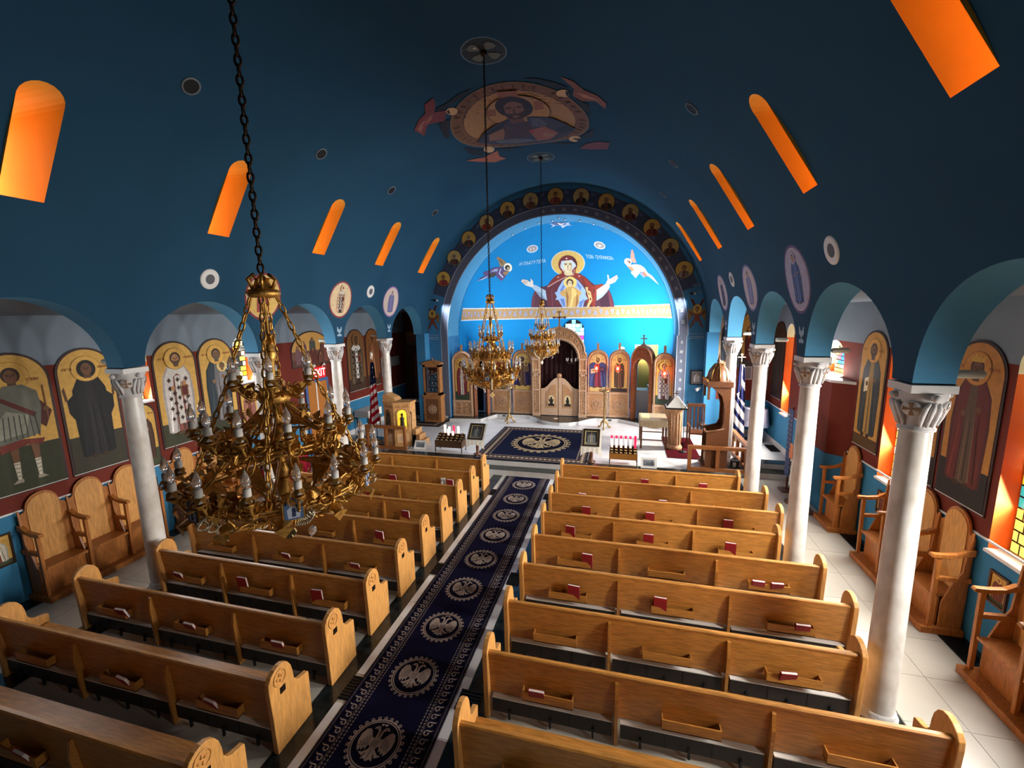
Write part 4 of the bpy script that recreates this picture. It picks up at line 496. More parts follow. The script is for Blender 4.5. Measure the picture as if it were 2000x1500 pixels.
def scene_items(w,h):
    I=[((196,148,76),archp(w,h,18,0,0,.72)),((110,74,60),[(-w/2,0),(w/2,0),(w/2,.45*h),(-w/2,.45*h)]),((84,52,40),[(-w/2,0),(w/2,0),(w/2,.2*h),(-w/2,.2*h)])]
    for x,y,r,c in ((-.36,.5,.1,(110,80,84)),(-.2,.62,.12,(96,66,72)),(.02,.7,.15,(70,76,70)),(.02,.38,.2,(90,44,36)),(.28,.6,.12,(90,52,44)),(.36,.48,.1,(120,70,56)),(-.12,.3,.12,(122,78,64)),(.2,.28,.12,(100,60,46))):
        I.append((c,[(x*w-r*w*.6,0.06*h),(x*w+r*w*.6,.06*h),(x*w+r*w*.5,y*h),(x*w,y*h+r*h*.9),(x*w-r*w*.5,y*h)])); I+=head(x*w,y*h+r*h*.5,.05*h,(150,104,72),(60,40,30),None,None)
    return I
t=thing('wall_icon','wide arched festal scene painted above the exit door','icon',(XL,12.03,3.17)); MB().prism(archp(1.86,1.14,18,0,0,.72),fn,0,.018).build('border',BORD,t)
paint('painting',[(c,[(a,b+.03) for a,b in p]) for c,p in scene_items(1.8,1.07)],lambda u,v,h_:(.02+h_,u,v),parent=t)
framed('picture','small framed picture low on the blue dado between the two left stall groups','picture',XL,1,6.5,6.78,.85,1.35,DARKMETAL,small(robe=(60,70,60),seed=20))
framed('picture','small framed picture low on the dado under the near right window','picture',XR,-1,6.45,6.75,.8,1.25,DARKW,small(robe=(120,60,50),seed=21))
framed('picture','small framed picture low on the dado under the second right window','picture',XR,-1,9.15,9.45,.8,1.25,DARKW,small(robe=(90,50,50),seed=22))
framed('picture','dark framed picture with pale figure at the left edge, below the dado line','picture',XL,1,4.0,4.4,.75,1.3,DARKMETAL,small(robe=(190,180,160),seed=23))
# end wall frescoes and papers on the right
def end_fresco(x0,x1,z0,z1,label,**k):
    t=thing('fresco',label,'fresco',((x0+x1)/2,YF,z0)); w=x1-x0;h=z1-z0
    MB().prism(archp(w,h,18),lambda u,v,q:(u,-q,v),0,.015).build('border',BORD,t); paint('painting',[(c,[(a,b+.02) for a,b in p]) for c,p in saint(w-.06,h-.05,**k)],lambda u,v,q:(u,-.017-q,v),parent=t)
end_fresco(5.82,6.5,2.72,4.75,'arched fresco of a dark hooded figure on the end wall behind the throne',robe=(52,56,66),inner=(46,50,60),hood=(50,54,62),bg=(202,176,140),gf=0)
end_fresco(6.56,7.46,2.72,4.75,'arched fresco of a red and green robed figure on the right end wall',robe=(98,40,36),inner=(196,156,60),bg=(200,150,70),gf=.2,ground=(70,68,60),style='cross')
def paper(x0,x1,z0,z1,label,y=YF,g=None):
    t=thing('notice_board',label,'notice',((x0+x1)/2,y,z0),0,g); w=x1-x0;h=z1-z0
    MB().box((-w/2,-.03,0),(w/2,0,h)).build('board',WHITEP,t); rnd=random.Random(int(x0*50))
    I=[((120,116,122),[(-w/2+.04,h*q),(w/2-.04-rnd.random()*.1*w,h*q),(w/2-.06,h*q+.012),(-w/2+.04,h*q+.012)]) for q in [.1+.06*i for i in range(14)]]
    paint('print',[((166,160,164),[(-w/2+.02,.02),(w/2-.02,.02),(w/2-.02,h-.02),(-w/2+.02,h-.02)])]+I,lambda u,v,q:(u,-.031-q,v),parent=t)
paper(6.62,6.98,2.32,2.78,'small white notice on the red end wall right of the striped flag'); paper(7.05,7.48,1.95,2.85,'tall white notice on the red end wall beside the far right window')
# roundels on the vault haunches
def roundel(s,y,label,rim,R=.46,RX=.44,**k):
    tc=asin((5.22-ZS)/RV); B=lambda u,v,h:(XC+s*(RV-h)*cos(tc+v/RV),y-s*u,ZS+(RV-h)*sin(tc+v/RV))
    t=thing('roundel',label,'roundel',(0,0,0),0,'painted roundels above the columns')
    sc=lambda p:[(a*RX/R,b) for a,b in p]
    paint('border',[(rim,sc(ell(0,0,R+.06,n=36))),((210,200,190),sc(ell(0,0,R+.012,n=36)))],B,parent=t,maxlen=.2)
    I=[(c,sc([(a,b-R) for a,b in p])) for c,p in saint(1.05*R,2*R,**k) ]
    I[0]=(k.get('bg',(214,176,96)),sc(ell(0,0,R,n=36)))
    paint('painting',I,B,parent=t,maxlen=.25,h0=.006); return t
roundel(-1,7.99,'round red rimmed icon above the near left column, behind the chandelier chains',(130,44,36),robe=(150,60,60),inner=(190,150,150),gf=0,halo=(224,190,112))
roundel(-1,10.69,'oval icon of a bishop with black crosses above the second visible left column',(140,60,56),robe=(208,170,140),inner=(60,50,50),bg=(222,196,156),gf=0,style='bishop',beard=(200,200,196))
roundel(-1,13.4,'oval icon of a blue robed woman above the far left column',(150,110,160),robe=(104,104,150),inner=(120,116,160),hood=(110,110,156),bg=(206,186,172),gf=0)
roundel(1,7.99,'large oval icon of a blue robed figure above the second right column',(92,72,124),robe=(64,84,136),inner=(90,106,160),bg=(166,160,184),gf=0,R=.5)
roundel(1,10.69,'oval icon of a pale violet figure above the third right column',(120,110,160),robe=(128,132,180),inner=(150,150,196),bg=(196,180,184),gf=0)
roundel(1,13.4,'oval icon of a dark robed figure above the far right column',(110,96,150),robe=(60,56,96),inner=(90,70,100),bg=(200,182,176),gf=0)
def emblem(s,y,label):
    tc=asin(.35/RV); B=lambda u,v,h:(XC+s*(RV-h)*cos(tc+v/RV),y-s*u,ZS+(RV-h)*sin(tc+v/RV)); c=(150,176,196)
    P=[(c,[(-.1,.13),(-.06,.1),(0,.03),(.06,.1),(.1,.13),(.1,.0),(.03,-.05),(0,-.02),(-.03,-.05),(-.1,.0)]),(c,[(-.02,.03),(.02,.03),(.02,-.1),(-.02,-.1)]),(c,[(-.11,-.12),(-.06,-.08),(0,-.1),(.06,-.08),(.11,-.12),(.06,-.16),(0,-.14),(-.06,-.16)]),((30,60,90),ell(-.04,.07,.014,n=8)),((30,60,90),ell(.04,.07,.014,n=8))]
    tag(paint('wall_emblem',P,B,h0=.004),label,'emblem','pale emblems painted above the capitals')
for s,y,l in ((-1,10.69,'small pale emblem painted above the second visible left capital'),(-1,13.4,'small pale emblem painted above the far left capital'),(1,7.99,'small pale emblem painted above the second right capital'),(1,10.69,'small pale emblem painted above the third right capital'),(1,13.4,'small pale emblem painted above the far right capital')): emblem(s,y,l)
# chancel arch: grey band with birds, navy field, apostle medallions, six-winged figures
def arc_fn(y): return lambda u,v,h:(XC-.02+v*cos(u),y-h,3.87+v*sin(u))
def secs(r0,r1,a0,a1,n): return [[(a0+(a1-a0)*i/n,r0),(a0+(a1-a0)*i/n,r1),(a0+(a1-a0)*(i+1)/n,r1),(a0+(a1-a0)*(i+1)/n,r0)] for i in range(n)]
navy=(62,74,98); I=[(navy,p,0) for p in secs(4.75,5.3,radians(19),radians(161),60)]
I+=[((98,106,126),p,1) for p in secs(4.45,4.74,0,pi,60)]+[((176,186,204),p,2) for p in secs(4.735,4.76,0,pi,60)+secs(4.44,4.465,0,pi,60)]
tag(paint('trim_9',I,arc_fn(YF)),kind='structure')
J=[]
for x0,x1 in ((-4.66,-4.38),(4.48,4.8)): J+=[((98,106,126),[(x0,.5),(x1,.5),(x1,3.87),(x0,3.87)],0)]+[((176,186,204),[(x-.012,.5),(x+.012,.5),(x+.012,3.87),(x-.012,3.87)],1) for x in (x0,x1)]
tag(paint('trim_10',J,onY(YF)),kind='structure')
def bird(a,r,s=1):
    P=[(-.075,.0),(-.03,.07),(0,.03),(.07,.08),(.05,.0),(.075,-.06),(0,-.04),(-.05,-.075)]
    return [(a+x/r*s,r+y) for x,y in P]
t=thing('bird_frieze','row of small pale birds painted on the grey band of the great arch','mural',(0,0,0))
for a in range(6,98,5): paint('bird',[((150,158,166),bird(radians(a),4.6))],arc_fn(YF),h0=.008,parent=t)
for k in range(9): paint('bird',[((160,166,172),[(4.64+.075*cos(q*pi/2+.4)*(1 if k%2 else .6),.9+.34*k+.075*sin(q*pi/2+.4)) for q in range(4)])],onY(YF),h0=.008,parent=t)
rnd=random.Random(3); fl_=[]
for i in range(13):
    for dr in (4.88,5.18):
        a=radians(19.5+i*10.1+5); c=(86,100,132)
        for q in range(5): fl_.append((c,[(a+rnd.uniform(-.025,.025)+x,dr+rnd.uniform(-.07,.07)+y) for x,y in ((-.006,-.02),(.008,-.03),(.004,.04))]))
tag(paint('scroll_mural',fl_,arc_fn(YF),h0=.006),'faint pale scrollwork painted between the round portraits','mural',kind='stuff')
apost=[((130,120,110),None,'young beardless man in grey'),((60,50,44),(70,54,40),'bearded man in dark brown'),((110,40,40),(60,40,30),'bearded man in wine red'),((90,36,34),(60,40,30),'bearded man in dark red'),((62,52,46),(110,100,90),'grey bearded man in brown'),((52,48,46),(70,56,44),'dark bearded man'),((150,74,56),None,'young man in rose red'),((120,86,60),(130,120,110),'grey bearded man in ochre'),((70,62,56),(120,112,104),'old man in brown grey'),((150,56,40),(70,46,34),'bearded man in bright red'),((60,60,60),(150,146,140),'white bearded man in grey'),((80,70,60),(140,136,130),'grey haired man in pale robe'),((150,60,56),None,'beardless youth in rose')]
for i,(rb,bd,lb) in enumerate(apost):
    a=radians(26.8+i*10.525); R=.285; cx,cz=XC-.02+5.07*cos(a),3.87+5.07*sin(a)
    t=thing('medallion','round portrait of %s %s, %s from right on the arch'%('an' if lb[0]=='o' else 'a',lb,['first','second','third','fourth','fifth','sixth','seventh','eighth','ninth','tenth','eleventh','twelfth','thirteenth'][i]),'medallion',(cx,YF,cz),0,'round portraits on the chancel arch')
    MB().prism(ell(0,0,R+.025,n=28),lambda u,v,q:(u,-q,v),0,.012).build('rim',BORD,t)
    paint('portrait',bust(R,rb,beard=bd,hair=bd or (66,44,32),bg=[(206,168,84),(196,172,110)][i%2]),lambda u,v,q:(u,-.013-q,v),parent=t)
for x,l in ((-5.0,'six winged figure painted left of the great arch'),(5.1,'six winged figure painted right of the great arch')):
    W_=[((96,44,34),[(0,.0),(-.22,.4),(-.12,.38),(0,.12)]),((96,44,34),[(0,.0),(.22,.4),(.12,.38),(0,.12)]),((110,62,44),[(0,.05),(-.24,-.42),(-.1,-.3),(0,-.1)]),((110,62,44),[(0,.05),(.24,-.42),(.1,-.3),(0,-.1)]),((128,100,60),[(-.05,.1),(-.24,.16),(-.28,.02),(-.24,-.2),(-.14,-.06),(-.04,-.02)]),((128,100,60),[(.05,.1),(.24,.16),(.28,.02),(.24,-.2),(.14,-.06),(.04,-.02)]),((120,56,40),[(-.06,.1),(.06,.1),(.09,-.2),(-.09,-.2)])]
    W_+=[((70,34,30),[(s*.1,-.02),(s*.22,.08),(s*.24,.05),(s*.11,-.06)]) for s in (-1,1)]+head(0,.13,.062,(150,110,70),(70,44,28),None,(206,166,70))+[((140,160,180),[(-.24,-.53),(.24,-.53),(.24,-.545),(-.24,-.545)]),((140,160,180),[(-.24,-.66),(.24,-.66),(.24,-.675),(-.24,-.675)])]+glyphs(rnd,-.2,-.64,9,.045,(170,186,200))
    W_+=[((120,140,164),[(-.24,.62),(.2,.62),(.2,.63),(-.24,.63)])]+glyphs(rnd,-.2,.55,9,.035,(130,146,166))+glyphs(rnd,-.16,.72,3,.08,(130,146,166))
    W_=[(it[0],[(a*1.12,b*1.3) for a,b in it[1]]) for it in W_]
    tag(paint('wing_mural',W_,onY(YF,x0=x,z0=4.62),h0=.004),l,'mural','six winged figures beside the arch')
for x,l in ((-4.82,'small dark spotlight on the left of the great arch'),(4.92,'small dark spotlight on the right of the great arch')):
    t=thing('spotlight',l,'spotlight',(x,YF,5.32)); MB().box((-.09,-.05,-.03),(.03,0,.03)).build('housing',BLACK,t); MB().box((.03,-.05,-.03),(.1,0,.03)).build('bracket',WHITEP,t)
# apse paintings
def dm(u,v,h): return dome_pt(u/3.6,v,h)
sfn=lambda u,v,h:(.05+(4.45-h)*cos(u/4.45),v,3.85+(4.45-h)*sin(u/4.45))
def scl(I,k): return [(it[0],[(a*k,b) for a,b in it[1]],*it[2:]) for it in I]
def mural(name,items,fn,label,ml=.25,k=3.6): return tag(paint(name,scl(items,k),fn,maxlen=ml,h0=.012,dh=.0006),label,'mural')
mural('mother_mural',PLAT,dm,'large mural of a haloed dark red robed woman with open arms and a child',.2)
mural('monogram_mural',OVALS[:4],dm,'left pale oval monogram painted above the woman in the apse'); mural('monogram_mural',OVALS[4:],dm,'right pale oval monogram painted above the woman in the apse')
mural('angel_mural',ANGL,dm,'flying angel in dark violet painted left of the woman in the apse',.15); mural('angel_mural',ANGR,dm,'flying angel in white painted right of the woman in the apse',.15)
mural('dove_mural',DOVE,lambda u,v,h:(.05+u,17.8+v,3.85-h+4.45*sqrt(max(0,1-(u/4.45)**2-(max(v,0)/3.2)**2))),'white dove in a pointed star at the top of the apse arch',.2,1); mural('star_mural',STARS,sfn,'scatter of little stars painted under the apse arch',.3,4.45)
N_=60; fz=[]
for i in range(N_):
    a,b=-1.52+3.04*i/N_,-1.52+3.04*(i+1)/N_
    for z0,z1,c in ((4.46,5.02,(208,214,220)),(4.485,4.995,(120,70,56)),(4.5,4.98,(176,138,92))): fz.append((c,[(a,z0),(b,z0),(b,z1),(a,z1)],[4.46,4.485,4.5].index(z0)))
for i in range(46):
    a=-1.5+3.0*i/46; d=3.0/46; z0,z1=(4.6,4.88)
    P=[(a+.1*d,z0),(a+.9*d,z0),(a+.5*d,z1)] if i%2 else [(a+.1*d,z1),(a+.9*d,z1),(a+.5*d,z0)]
    fz.append(((150,146,172),P,3)); m=lambda q:tuple((q[j]*.5+sum(p[j] for p in P)/3*.5) for j in (0,1)); fz.append(((206,206,216),[m(p) for p in P],4))
    fz.append(((120,90,60),[(a-.02*d,4.52),(a+.02*d,4.52),(a+.1*d,4.96),(a+.06*d,4.96)],3))
tag(paint('trim_11',scl(fz,3.6),dm,h0=.012,maxlen=.4),kind='structure')
def text_mesh(txt,size,fn,m,name,parent=None,depth=0,align='CENTER'):
    c=bpy.data.curves.new(name,'FONT'); c.body=txt; c.size=size; c.align_x=align; c.align_y='CENTER'; c.extrude=depth; c.resolution_u=3
    o=bpy.data.objects.new(name,c); COL.objects.link(o); dg=bpy.context.evaluated_depsgraph_get(); me=bpy.data.meshes.new_from_object(o.evaluated_get(dg)); bpy.data.objects.remove(o)
    for v in me.vertices: v.co=fn(v.co.x,v.co.y,.004+v.co.z)
    me.materials.clear(); me.materials.append(m); o=bpy.data.objects.new(name,me); COL.objects.link(o)
    if parent: o.parent=parent
    return o
SKYW=mat('pale_sky_lettering',(196,226,244),.7)
def letter_fn(a0,z0,sl,k): return lambda u,v,h:dome_pt(a0+u*k,z0+v+sl*u*k,.012+h)
tag(text_mesh('Η ΠΛΑΤΥΤΕΡΑ',.2,letter_fn(-.512,7.01,.34,.29),SKYW,'lettering'),'pale Greek lettering left of the woman in the apse','lettering')
tag(text_mesh('ΤΩΝ  ΟΥΡΑΝΩΝ',.2,letter_fn(.51,7.09,-.42,.27),SKYW,'lettering'),'pale Greek lettering right of the woman in the apse','lettering')
# ceiling: great bust medallion, rosettes, dark recessed lamps, speakers
cf=lambda u,v,h:(XC+(RV-h)*cos(u/RV),v,ZS+(RV-h)*sin(u/RV)); q=1/RV
CI=lambda r:[(pi/2+x*q,10.79+y) for x,y in ell(0,0,r,n=48)]
pan=[((120,104,84),CI(1.66)),((118,80,44),CI(1.63)),((54,30,22),CI(1.36)),((168,128,76),CI(1.33))]
for i in range(44):
    a=2*pi*i/44; 
    if i%6!=5: pan.append(((70,44,26),[(pi/2+(1.5+dr)*cos(a+da)*q,10.79+(1.5+dr)*sin(a+da)) for dr,da in ((-.07,-.012),(.07,-.012),(.07,.012),(-.07,.012))]))
hc=(1.5655,9.9)
for rr,c in ((.74,(96,62,40)),(.72,(178,136,82))): pan.append((c,[(1.557+x*q,10.38+y) for x,y in ell(0,0,rr,n=40)]))
mural('bust_mural',[(c,p,k) for k,(c,p) in enumerate(pan+PANX+PAN)],cf,'great round ceiling mural of a bearded haloed man holding a book',.3,RV)
for a_,b_,l_ in ((0,6,'red winged figure flying at the left rim of the ceiling mural'),(6,12,'orange winged figure at the rim of the ceiling mural nearest the viewer'),(12,17,'tan winged figure at the far rim of the ceiling mural, beside the chain'),(17,22,'dusky pink winged figure at the far right rim of the ceiling mural')): mural('angel_mural',CANG[a_:b_],cf,l_,.3,RV)
def rosette(y,label):
    t=thing('ceiling_rosette',label,'rosette',(XC,y,ZS+RV),0,'ceiling rosettes over the chandeliers'); f=lambda u,v,h:(RV*sin(u/RV)*1.0,v,RV*(cos(u/RV)-1)-h)
    paint('disc',[((120,140,150),ell(0,0,.41,n=36)),((44,52,50),ell(0,0,.39,n=36))],f,parent=t,maxlen=.2)
    P=[]
    for k in range(4):
        a=pi/4+k*pi/2; P+=[((110,116,100),[(.09*cos(a)+x*cos(a)-yy*sin(a),.09*sin(a)+x*sin(a)+yy*cos(a)) for x,yy in ((0,-.02),(.12,-.1),(.2,-.09),(.22,0),(.2,.09),(.12,.1),(0,.02))]),((190,190,164),[(.14*cos(a)+x*cos(a)-yy*sin(a),.14*sin(a)+x*sin(a)+yy*cos(a)) for x,yy in ((0,-.02),(.05,-.05),(.1,0),(.05,.05),(0,.02))])]
    paint('petals',P,f,parent=t,h0=.01); MB().lathe([(0,-.08),(.05,-.07),(.06,-.02),(.06,0)],14).build('hook_plate',DARKMETAL,t)
rosette(8.06,'ceiling rosette nearer the viewer, above the ceiling mural'); rosette(13.52,'smaller looking ceiling rosette beyond the ceiling mural'); rosette(2.6,'ceiling rosette over the big near chandelier')
LAMPR=mat('lamp_ring_grey',(110,118,122),.5)
nm=['nearest','second','third','farthest']
for s,ys in ((-1,(5.36,8.1,10.85,13.56)),(1,(5.36,8.17,10.9,13.6))):
    for k,y in enumerate(ys):
        tc=radians(48.9); t=thing('recessed_lamp','%s dark round recessed lamp on the %s side of the vault'%(nm[k],'left' if s<0 else 'right'),'recessed lamp',(XC+s*RV*cos(tc),y,ZS+RV*sin(tc)),0,'recessed lamps in the vault')
        R_=Vector((-s*cos(tc),0,-sin(tc))).to_track_quat('Z','Y').to_matrix().to_4x4()
        MB().lathe([(.105,0),(.13,0),(.13,.012),(.105,.012)],22).xf(R_).build('ring',LAMPR,t); MB().lathe([(0,.004),(.106,.006)],22).xf(R_).build('dark_lens',BLACK,t)
for s,y,l in ((-1,6.68,'white round speaker above the arches left of the chandelier chains'),(-1,12.09,'white round speaker between the far left ovals'),(1,6.67,'grey round speaker above the second right arch'),(1,12.1,'small round speaker between the far right ovals')):
    tc=asin(1.5/RV); t=thing('wall_speaker',l,'speaker',(XC+s*RV*cos(tc),y,ZS+1.5),0,'round wall speakers'); R_=Vector((-s*cos(tc),0,-sin(tc))).to_track_quat('Z','Y').to_matrix().to_4x4()
    MB().lathe([(.09,.012),(.16,.02),(.19,.012),(.195,0)],26).xf(R_).build('ring',WHITEP,t); MB().lathe([(0,.016),(.095,.014)],22).xf(R_).build('grille',mat('speaker_grille',(90,92,96),.7),t)
# ---------------------------------------------------------------- columns and picture lights
CAPM=mat('carved_white_stone',(208,204,202),.55,var=.1,vscale=14,bump=.35,bscale=35); CROSSM=mat('taupe_cross_paint',(150,120,96),.6)
def make_column(label,loc):
    t=thing('column',label,'column',loc,0,'marble columns'); z0=loc[2]; zt=3.985-z0
    MB().lathe([(0,0),(.2,0),(.2,.05),(.175,.07),(.18,.1),(.158,.13)],28).build('base',CAPM,t)
    MB().lathe([(.158,.13),(.155,1.0),(.146,2.2),(.136,zt-.5)],32).build('shaft',VEINM,t)
    MB().box((-.2,-.2,zt-.085),(.2,.2,zt)).build('abacus',WHITEP,t,bevel=.006)
    c=MB(); c.lathe([(.136,zt-.5),(.155,zt-.495),(.158,zt-.47),(.142,zt-.455),(.15,zt-.4),(.172,zt-.3),(.2,zt-.2),(.222,zt-.12),(.215,zt-.085)],28)
    for k in range(4):
        a=k*pi/2; x,y=cos(a),sin(a)
        c.ball((.235*x,.235*y,zt-.125),.042,.042,.036,10,6)
        for q in (-.34,0,.34):
            p=[(.155*cos(a+q),.155*sin(a+q),zt-.44),(.18*cos(a+q),.18*sin(a+q),zt-.34),(.215*cos(a+q*.8),.215*sin(a+q*.8),zt-.24),(.235*cos(a+q*.5),.235*sin(a+q*.5),zt-.18)]
            c.tube(p,[.012,.024,.026,.014],6)
    c.build('capital',CAPM,t)
    for k in range(4):
        a=pi/4+k*pi/2; n=Vector((cos(a),sin(a),-.28)).normalized(); M=Matrix.Translation((.196*cos(a),.196*sin(a),zt-.25))@n.to_track_quat('Z','Y').to_matrix().to_4x4()
        MB().lathe([(0,.012),(.08,.01),(.086,0),(.086,-.03)],22).xf(M).build('cross_disc',CAPM,t)
        m=MB()
        for j in range(4):
            b=j*pi/2; R=Matrix.Rotation(b,4,'Z'); m.prism([(-.004,0),(.004,0),(.022,.07),(-.022,.07)],lambda u,v,d:tuple(M@(R@Vector((u,v,d)))),.006,.017)
        m.build('cross',CROSSM,t)
    return t
cl=[('left','nearest marble column on the left side, in front of the wall stalls'),('left','marble column on the left mostly hidden behind the near chandelier'),('left','left marble column to the right of the exit door'),('left','left marble column rising behind the carved pulpit')]
cr=[('right','nearest marble column on the right, large with a taupe cross on its capital'),('right','second marble column from the viewer on the right'),('right','third right marble column, beside the wooden chanter rail'),('right','farthest right marble column, behind the wooden throne')]
for k in range(4):
    z=.328 if k==3 else .006
    make_column(cl[k][1],(-5.4,COLY[3+k],z)); make_column(cr[k][1],(5.6,COLY[3+k],z))
pn=['nearest','second','third','farthest']
for s in (-1,1):
    for k in range(4):
        x=XC+s*AW; t=thing('picture_light','%s white tube picture light on the aisle side of the %s piers'%(pn[k],'left' if s<0 else 'right'),'lamp',(x,COLY[3+k]-.02,4.08),0,'tube picture lights on the piers')
        MB().tube([(0,0,0),(s*.07,0,0)],.018,10).build('mount',BLACK,t); MB().tube([(s*.07,0,0),(s*.08,0,0),(s*.1,0,0),(s*.3,0,0),(s*.32,0,0)],[.02,.035,.042,.042,.025],12).build('tube_shade',PALEP,t)
# ---------------------------------------------------------------- pews
PLATE=mat('dark_bronze_plate',(40,30,22),.4,.6); PADM=mat('dark_brown_vinyl',(38,28,24),.5,var=.2); CREAM_EDGE=mat('cream_edge',(226,222,216),.4)
END=[(-.2,.0),(.34,.0),(.345,.56),(.33,.575),(.27,.585),(.2,.6),(.16,.625),(.125,.68),(.118,.78),(.1,.87),(.06,.945),(0,.99),(-.06,1.0),(-.12,.985),(-.18,.945),(-.22,.885),(-.225,.8),(-.21,.5)]
def make_pew(x0,x1,y,aisle,label):
    L=x1-x0; t=thing('pew',label,'pew',(x0,y,.006),0,'oak pews facing the sanctuary')
    for x,nm in ((0,'end_panel'),(L-.06,'end_panel')): MB().prism(END,lambda u,v,d:(d,u,v),x,x+.06).build(nm,WOODY,t,bevel=.008)
    xa=(L if aisle>0 else 0); sg=aisle
    m=MB()
    for i in range(24):
        a,b=2*pi*i/24,2*pi*(i+1)/24
    m.tube([(xa+sg*.004,-.07+.085*cos(2*pi*i/24),.86+.085*sin(2*pi*i/24)) for i in range(24)],.008,5,True)
    for k in range(4): m.tube([(xa+sg*.003,-.07+.05*cos(k*pi/2),.86+.05*sin(k*pi/2)),(xa+sg*.004,-.07+.02*cos(k*pi/2+.5),.86+.02*sin(k*pi/2+.5))],.012,5)
    m.build('carved_rosette',WOODY,t)
    MB().box((min(xa,xa+sg*.006),-.085,.66),(max(xa,xa+sg*.006),-.01,.735)).build('name_plate',PLATE,t)
    MB().prism([(-.12,.3),(-.09,.3),(-.14,.86),(-.172,.86)],lambda u,v,d:(d,u,v),.06,L-.06).build('backrest',WOOD,t)
    MB().prism([(-.18,.845),(-.13,.845),(-.125,.865),(-.135,.88),(-.17,.88),(-.185,.868)],lambda u,v,d:(d,u,v),.06,L-.06).build('top_rail',WOOD,t)
    MB().prism([(-.1,.4),(.3,.43),(.3,.465),(-.1,.44)],lambda u,v,d:(d,u,v),.06,L-.06).build('seat',WOOD,t)
    n=3
    for k in range(1,n):
        x=L*k/n; MB().prism([(-.19,.0),(.2,.0),(.26,.4),(-.1,.42),(-.15,.8),(-.19,.78),(-.215,.6)],lambda u,v,d:(d,u,v),x-.018,x+.018).build('divider',WOOD,t)
    for k in range(n):
        xc=L*(k+.5)/n; r=MB()
        r.box((xc-.29,-.235,.38),(xc+.29,-.22,.5)); r.box((xc-.29,-.235,.38),(xc+.29,-.13,.392)); r.box((xc-.29,-.22,.38),(xc-.278,-.14,.5)); r.box((xc+.278,-.22,.38),(xc+.29,-.14,.5)); r.build('book_rack',WOOD,t)
        a,b=(L*k/n+.045 if k else .09),(L*(k+1)/n-.045 if k<n-1 else L-.09); 
        kn=MB().box((a,-.16,.08),(b,-.1,.262)).build('kneeler',PADM,t)
        MB().box((a,-.165,.262),(b,-.09,.275)).build('kneeler_edge',CREAM_EDGE,kn)  # off-white strip along the top edge of each kneeler
        for q in (.15,.5,.85): MB().box((a+(b-a)*q-.012,-.185,.02),(a+(b-a)*q+.012,-.16,.14)).build('kneeler_leg',BLACK,kn)
        for q in (.33,.66): MB().box((a+(b-a)*q-.004,-.164,.085),(a+(b-a)*q+.004,-.16,.258)).build('seam',BLACK,kn)
    return t
ordn=['front','second','third','fourth','fifth','sixth','seventh','eighth','ninth','tenth']
yR=lambda i:10.796-.9155*i
yL=lambda i:10.692-.908*i
for i in range(10):
    short=i in (0,3,6)
    if i<9: make_pew(1.10,5.34 if short else 5.66,yR(i),-1,('%s oak pew from the altar in the right hand block'%ordn[i]) if i else 'front oak pew of the right hand block, nearest the altar steps')
    make_pew(-5.06 if i in (0,3,6) else -5.47,-.97,yL(i),1,('%s oak pew from the altar in the left hand block'%ordn[i]) if i else 'front oak pew of the left hand block, nearest the altar steps')
BOOKS=[('R',0,1.99,0),('R',0,3.2,0),('R',0,4.53,0),('R',1,1.76,1),('R',1,3.54,1),('R',2,1.92,0),('R',2,3.22,0),('R',2,4.69,0),('R',3,1.69,0),('R',3,3.14,0),('R',3,4.54,0),('R',4,2.09,0),('R',4,4.74,1),('R',4,5.0,1),('R',5,1.96,0),('R',5,3.21,0),('R',5,5.03,1),('R',6,4.56,1),('R',7,1.74,1),('R',8,1.78,1),
('L',1,-3.14,0),('L',1,-1.53,0),('L',2,-3.26,0),('L',3,-1.8,0),('L',4,-1.87,0),('L',5,-3.21,1),('L',5,-1.79,1),('L',6,-1.84,0),('L',6,-4.56,1),('L',6,-3.24,0),('L',7,-4.5,1),('L',7,-3.2,1),('L',7,-1.72,1),('L',8,-3.1,1),('L',8,-1.78,1),('L',9,-3.1,1)]
pos=lambda s,x: ('aisle end' if abs(x)<2.3 else 'middle' if abs(x)<3.9 else 'wall end')
seen={}
for s,i,x,lean in BOOKS:
    y=(yR if s=='R' else yL)(i); key=(s,i,pos(s,x)); seen[key]=seen.get(key,0)+1
    extra='' if seen[key]==1 else ', nearer the wall'
    t=thing('book','red prayer book in the %s rack of the %s %s pew%s'%(pos(s,x),ordn[i],'right' if s=='R' else 'left',extra),'book',(x,y-.205+(.01 if lean else 0),.4),random.uniform(-.12,.12),'red prayer books in the pew racks')
    t.rotation_euler.x=.12 if not lean else .35
    hb=.27 if not lean else .18
    c=MB(); c.box((-.09,-.018,0),(.09,-.013,hb)).box((-.09,.013,0),(.09,.018,hb)).box((-.09,-.018,0),(-.085,.018,hb)); c.build('cover',RED,t); MB().box((-.084,-.013,.004),(.086,.013,hb-.004)).build('page_block',PAPER,t)
t=thing('leaflet','white folded leaflet standing beside the red book in the second left pew','leaflet',(-1.72,yL(1)-.2,.4),.1); t.rotation_euler.x=.1
MB().box((-.06,-.012,0),(-.005,-.008,.3)).box((.005,-.01,0),(.06,-.006,.3)).build('sheet',PAPER,t); paint('print',[((120,120,124),[(-.05,.2),(-.02,.2),(-.02,.26),(-.05,.26)]),((140,140,144),[(.012,.05),(.05,.05),(.05,.25),(.012,.25)])],lambda u,v,h:(u,-.013-h,v),parent=t)
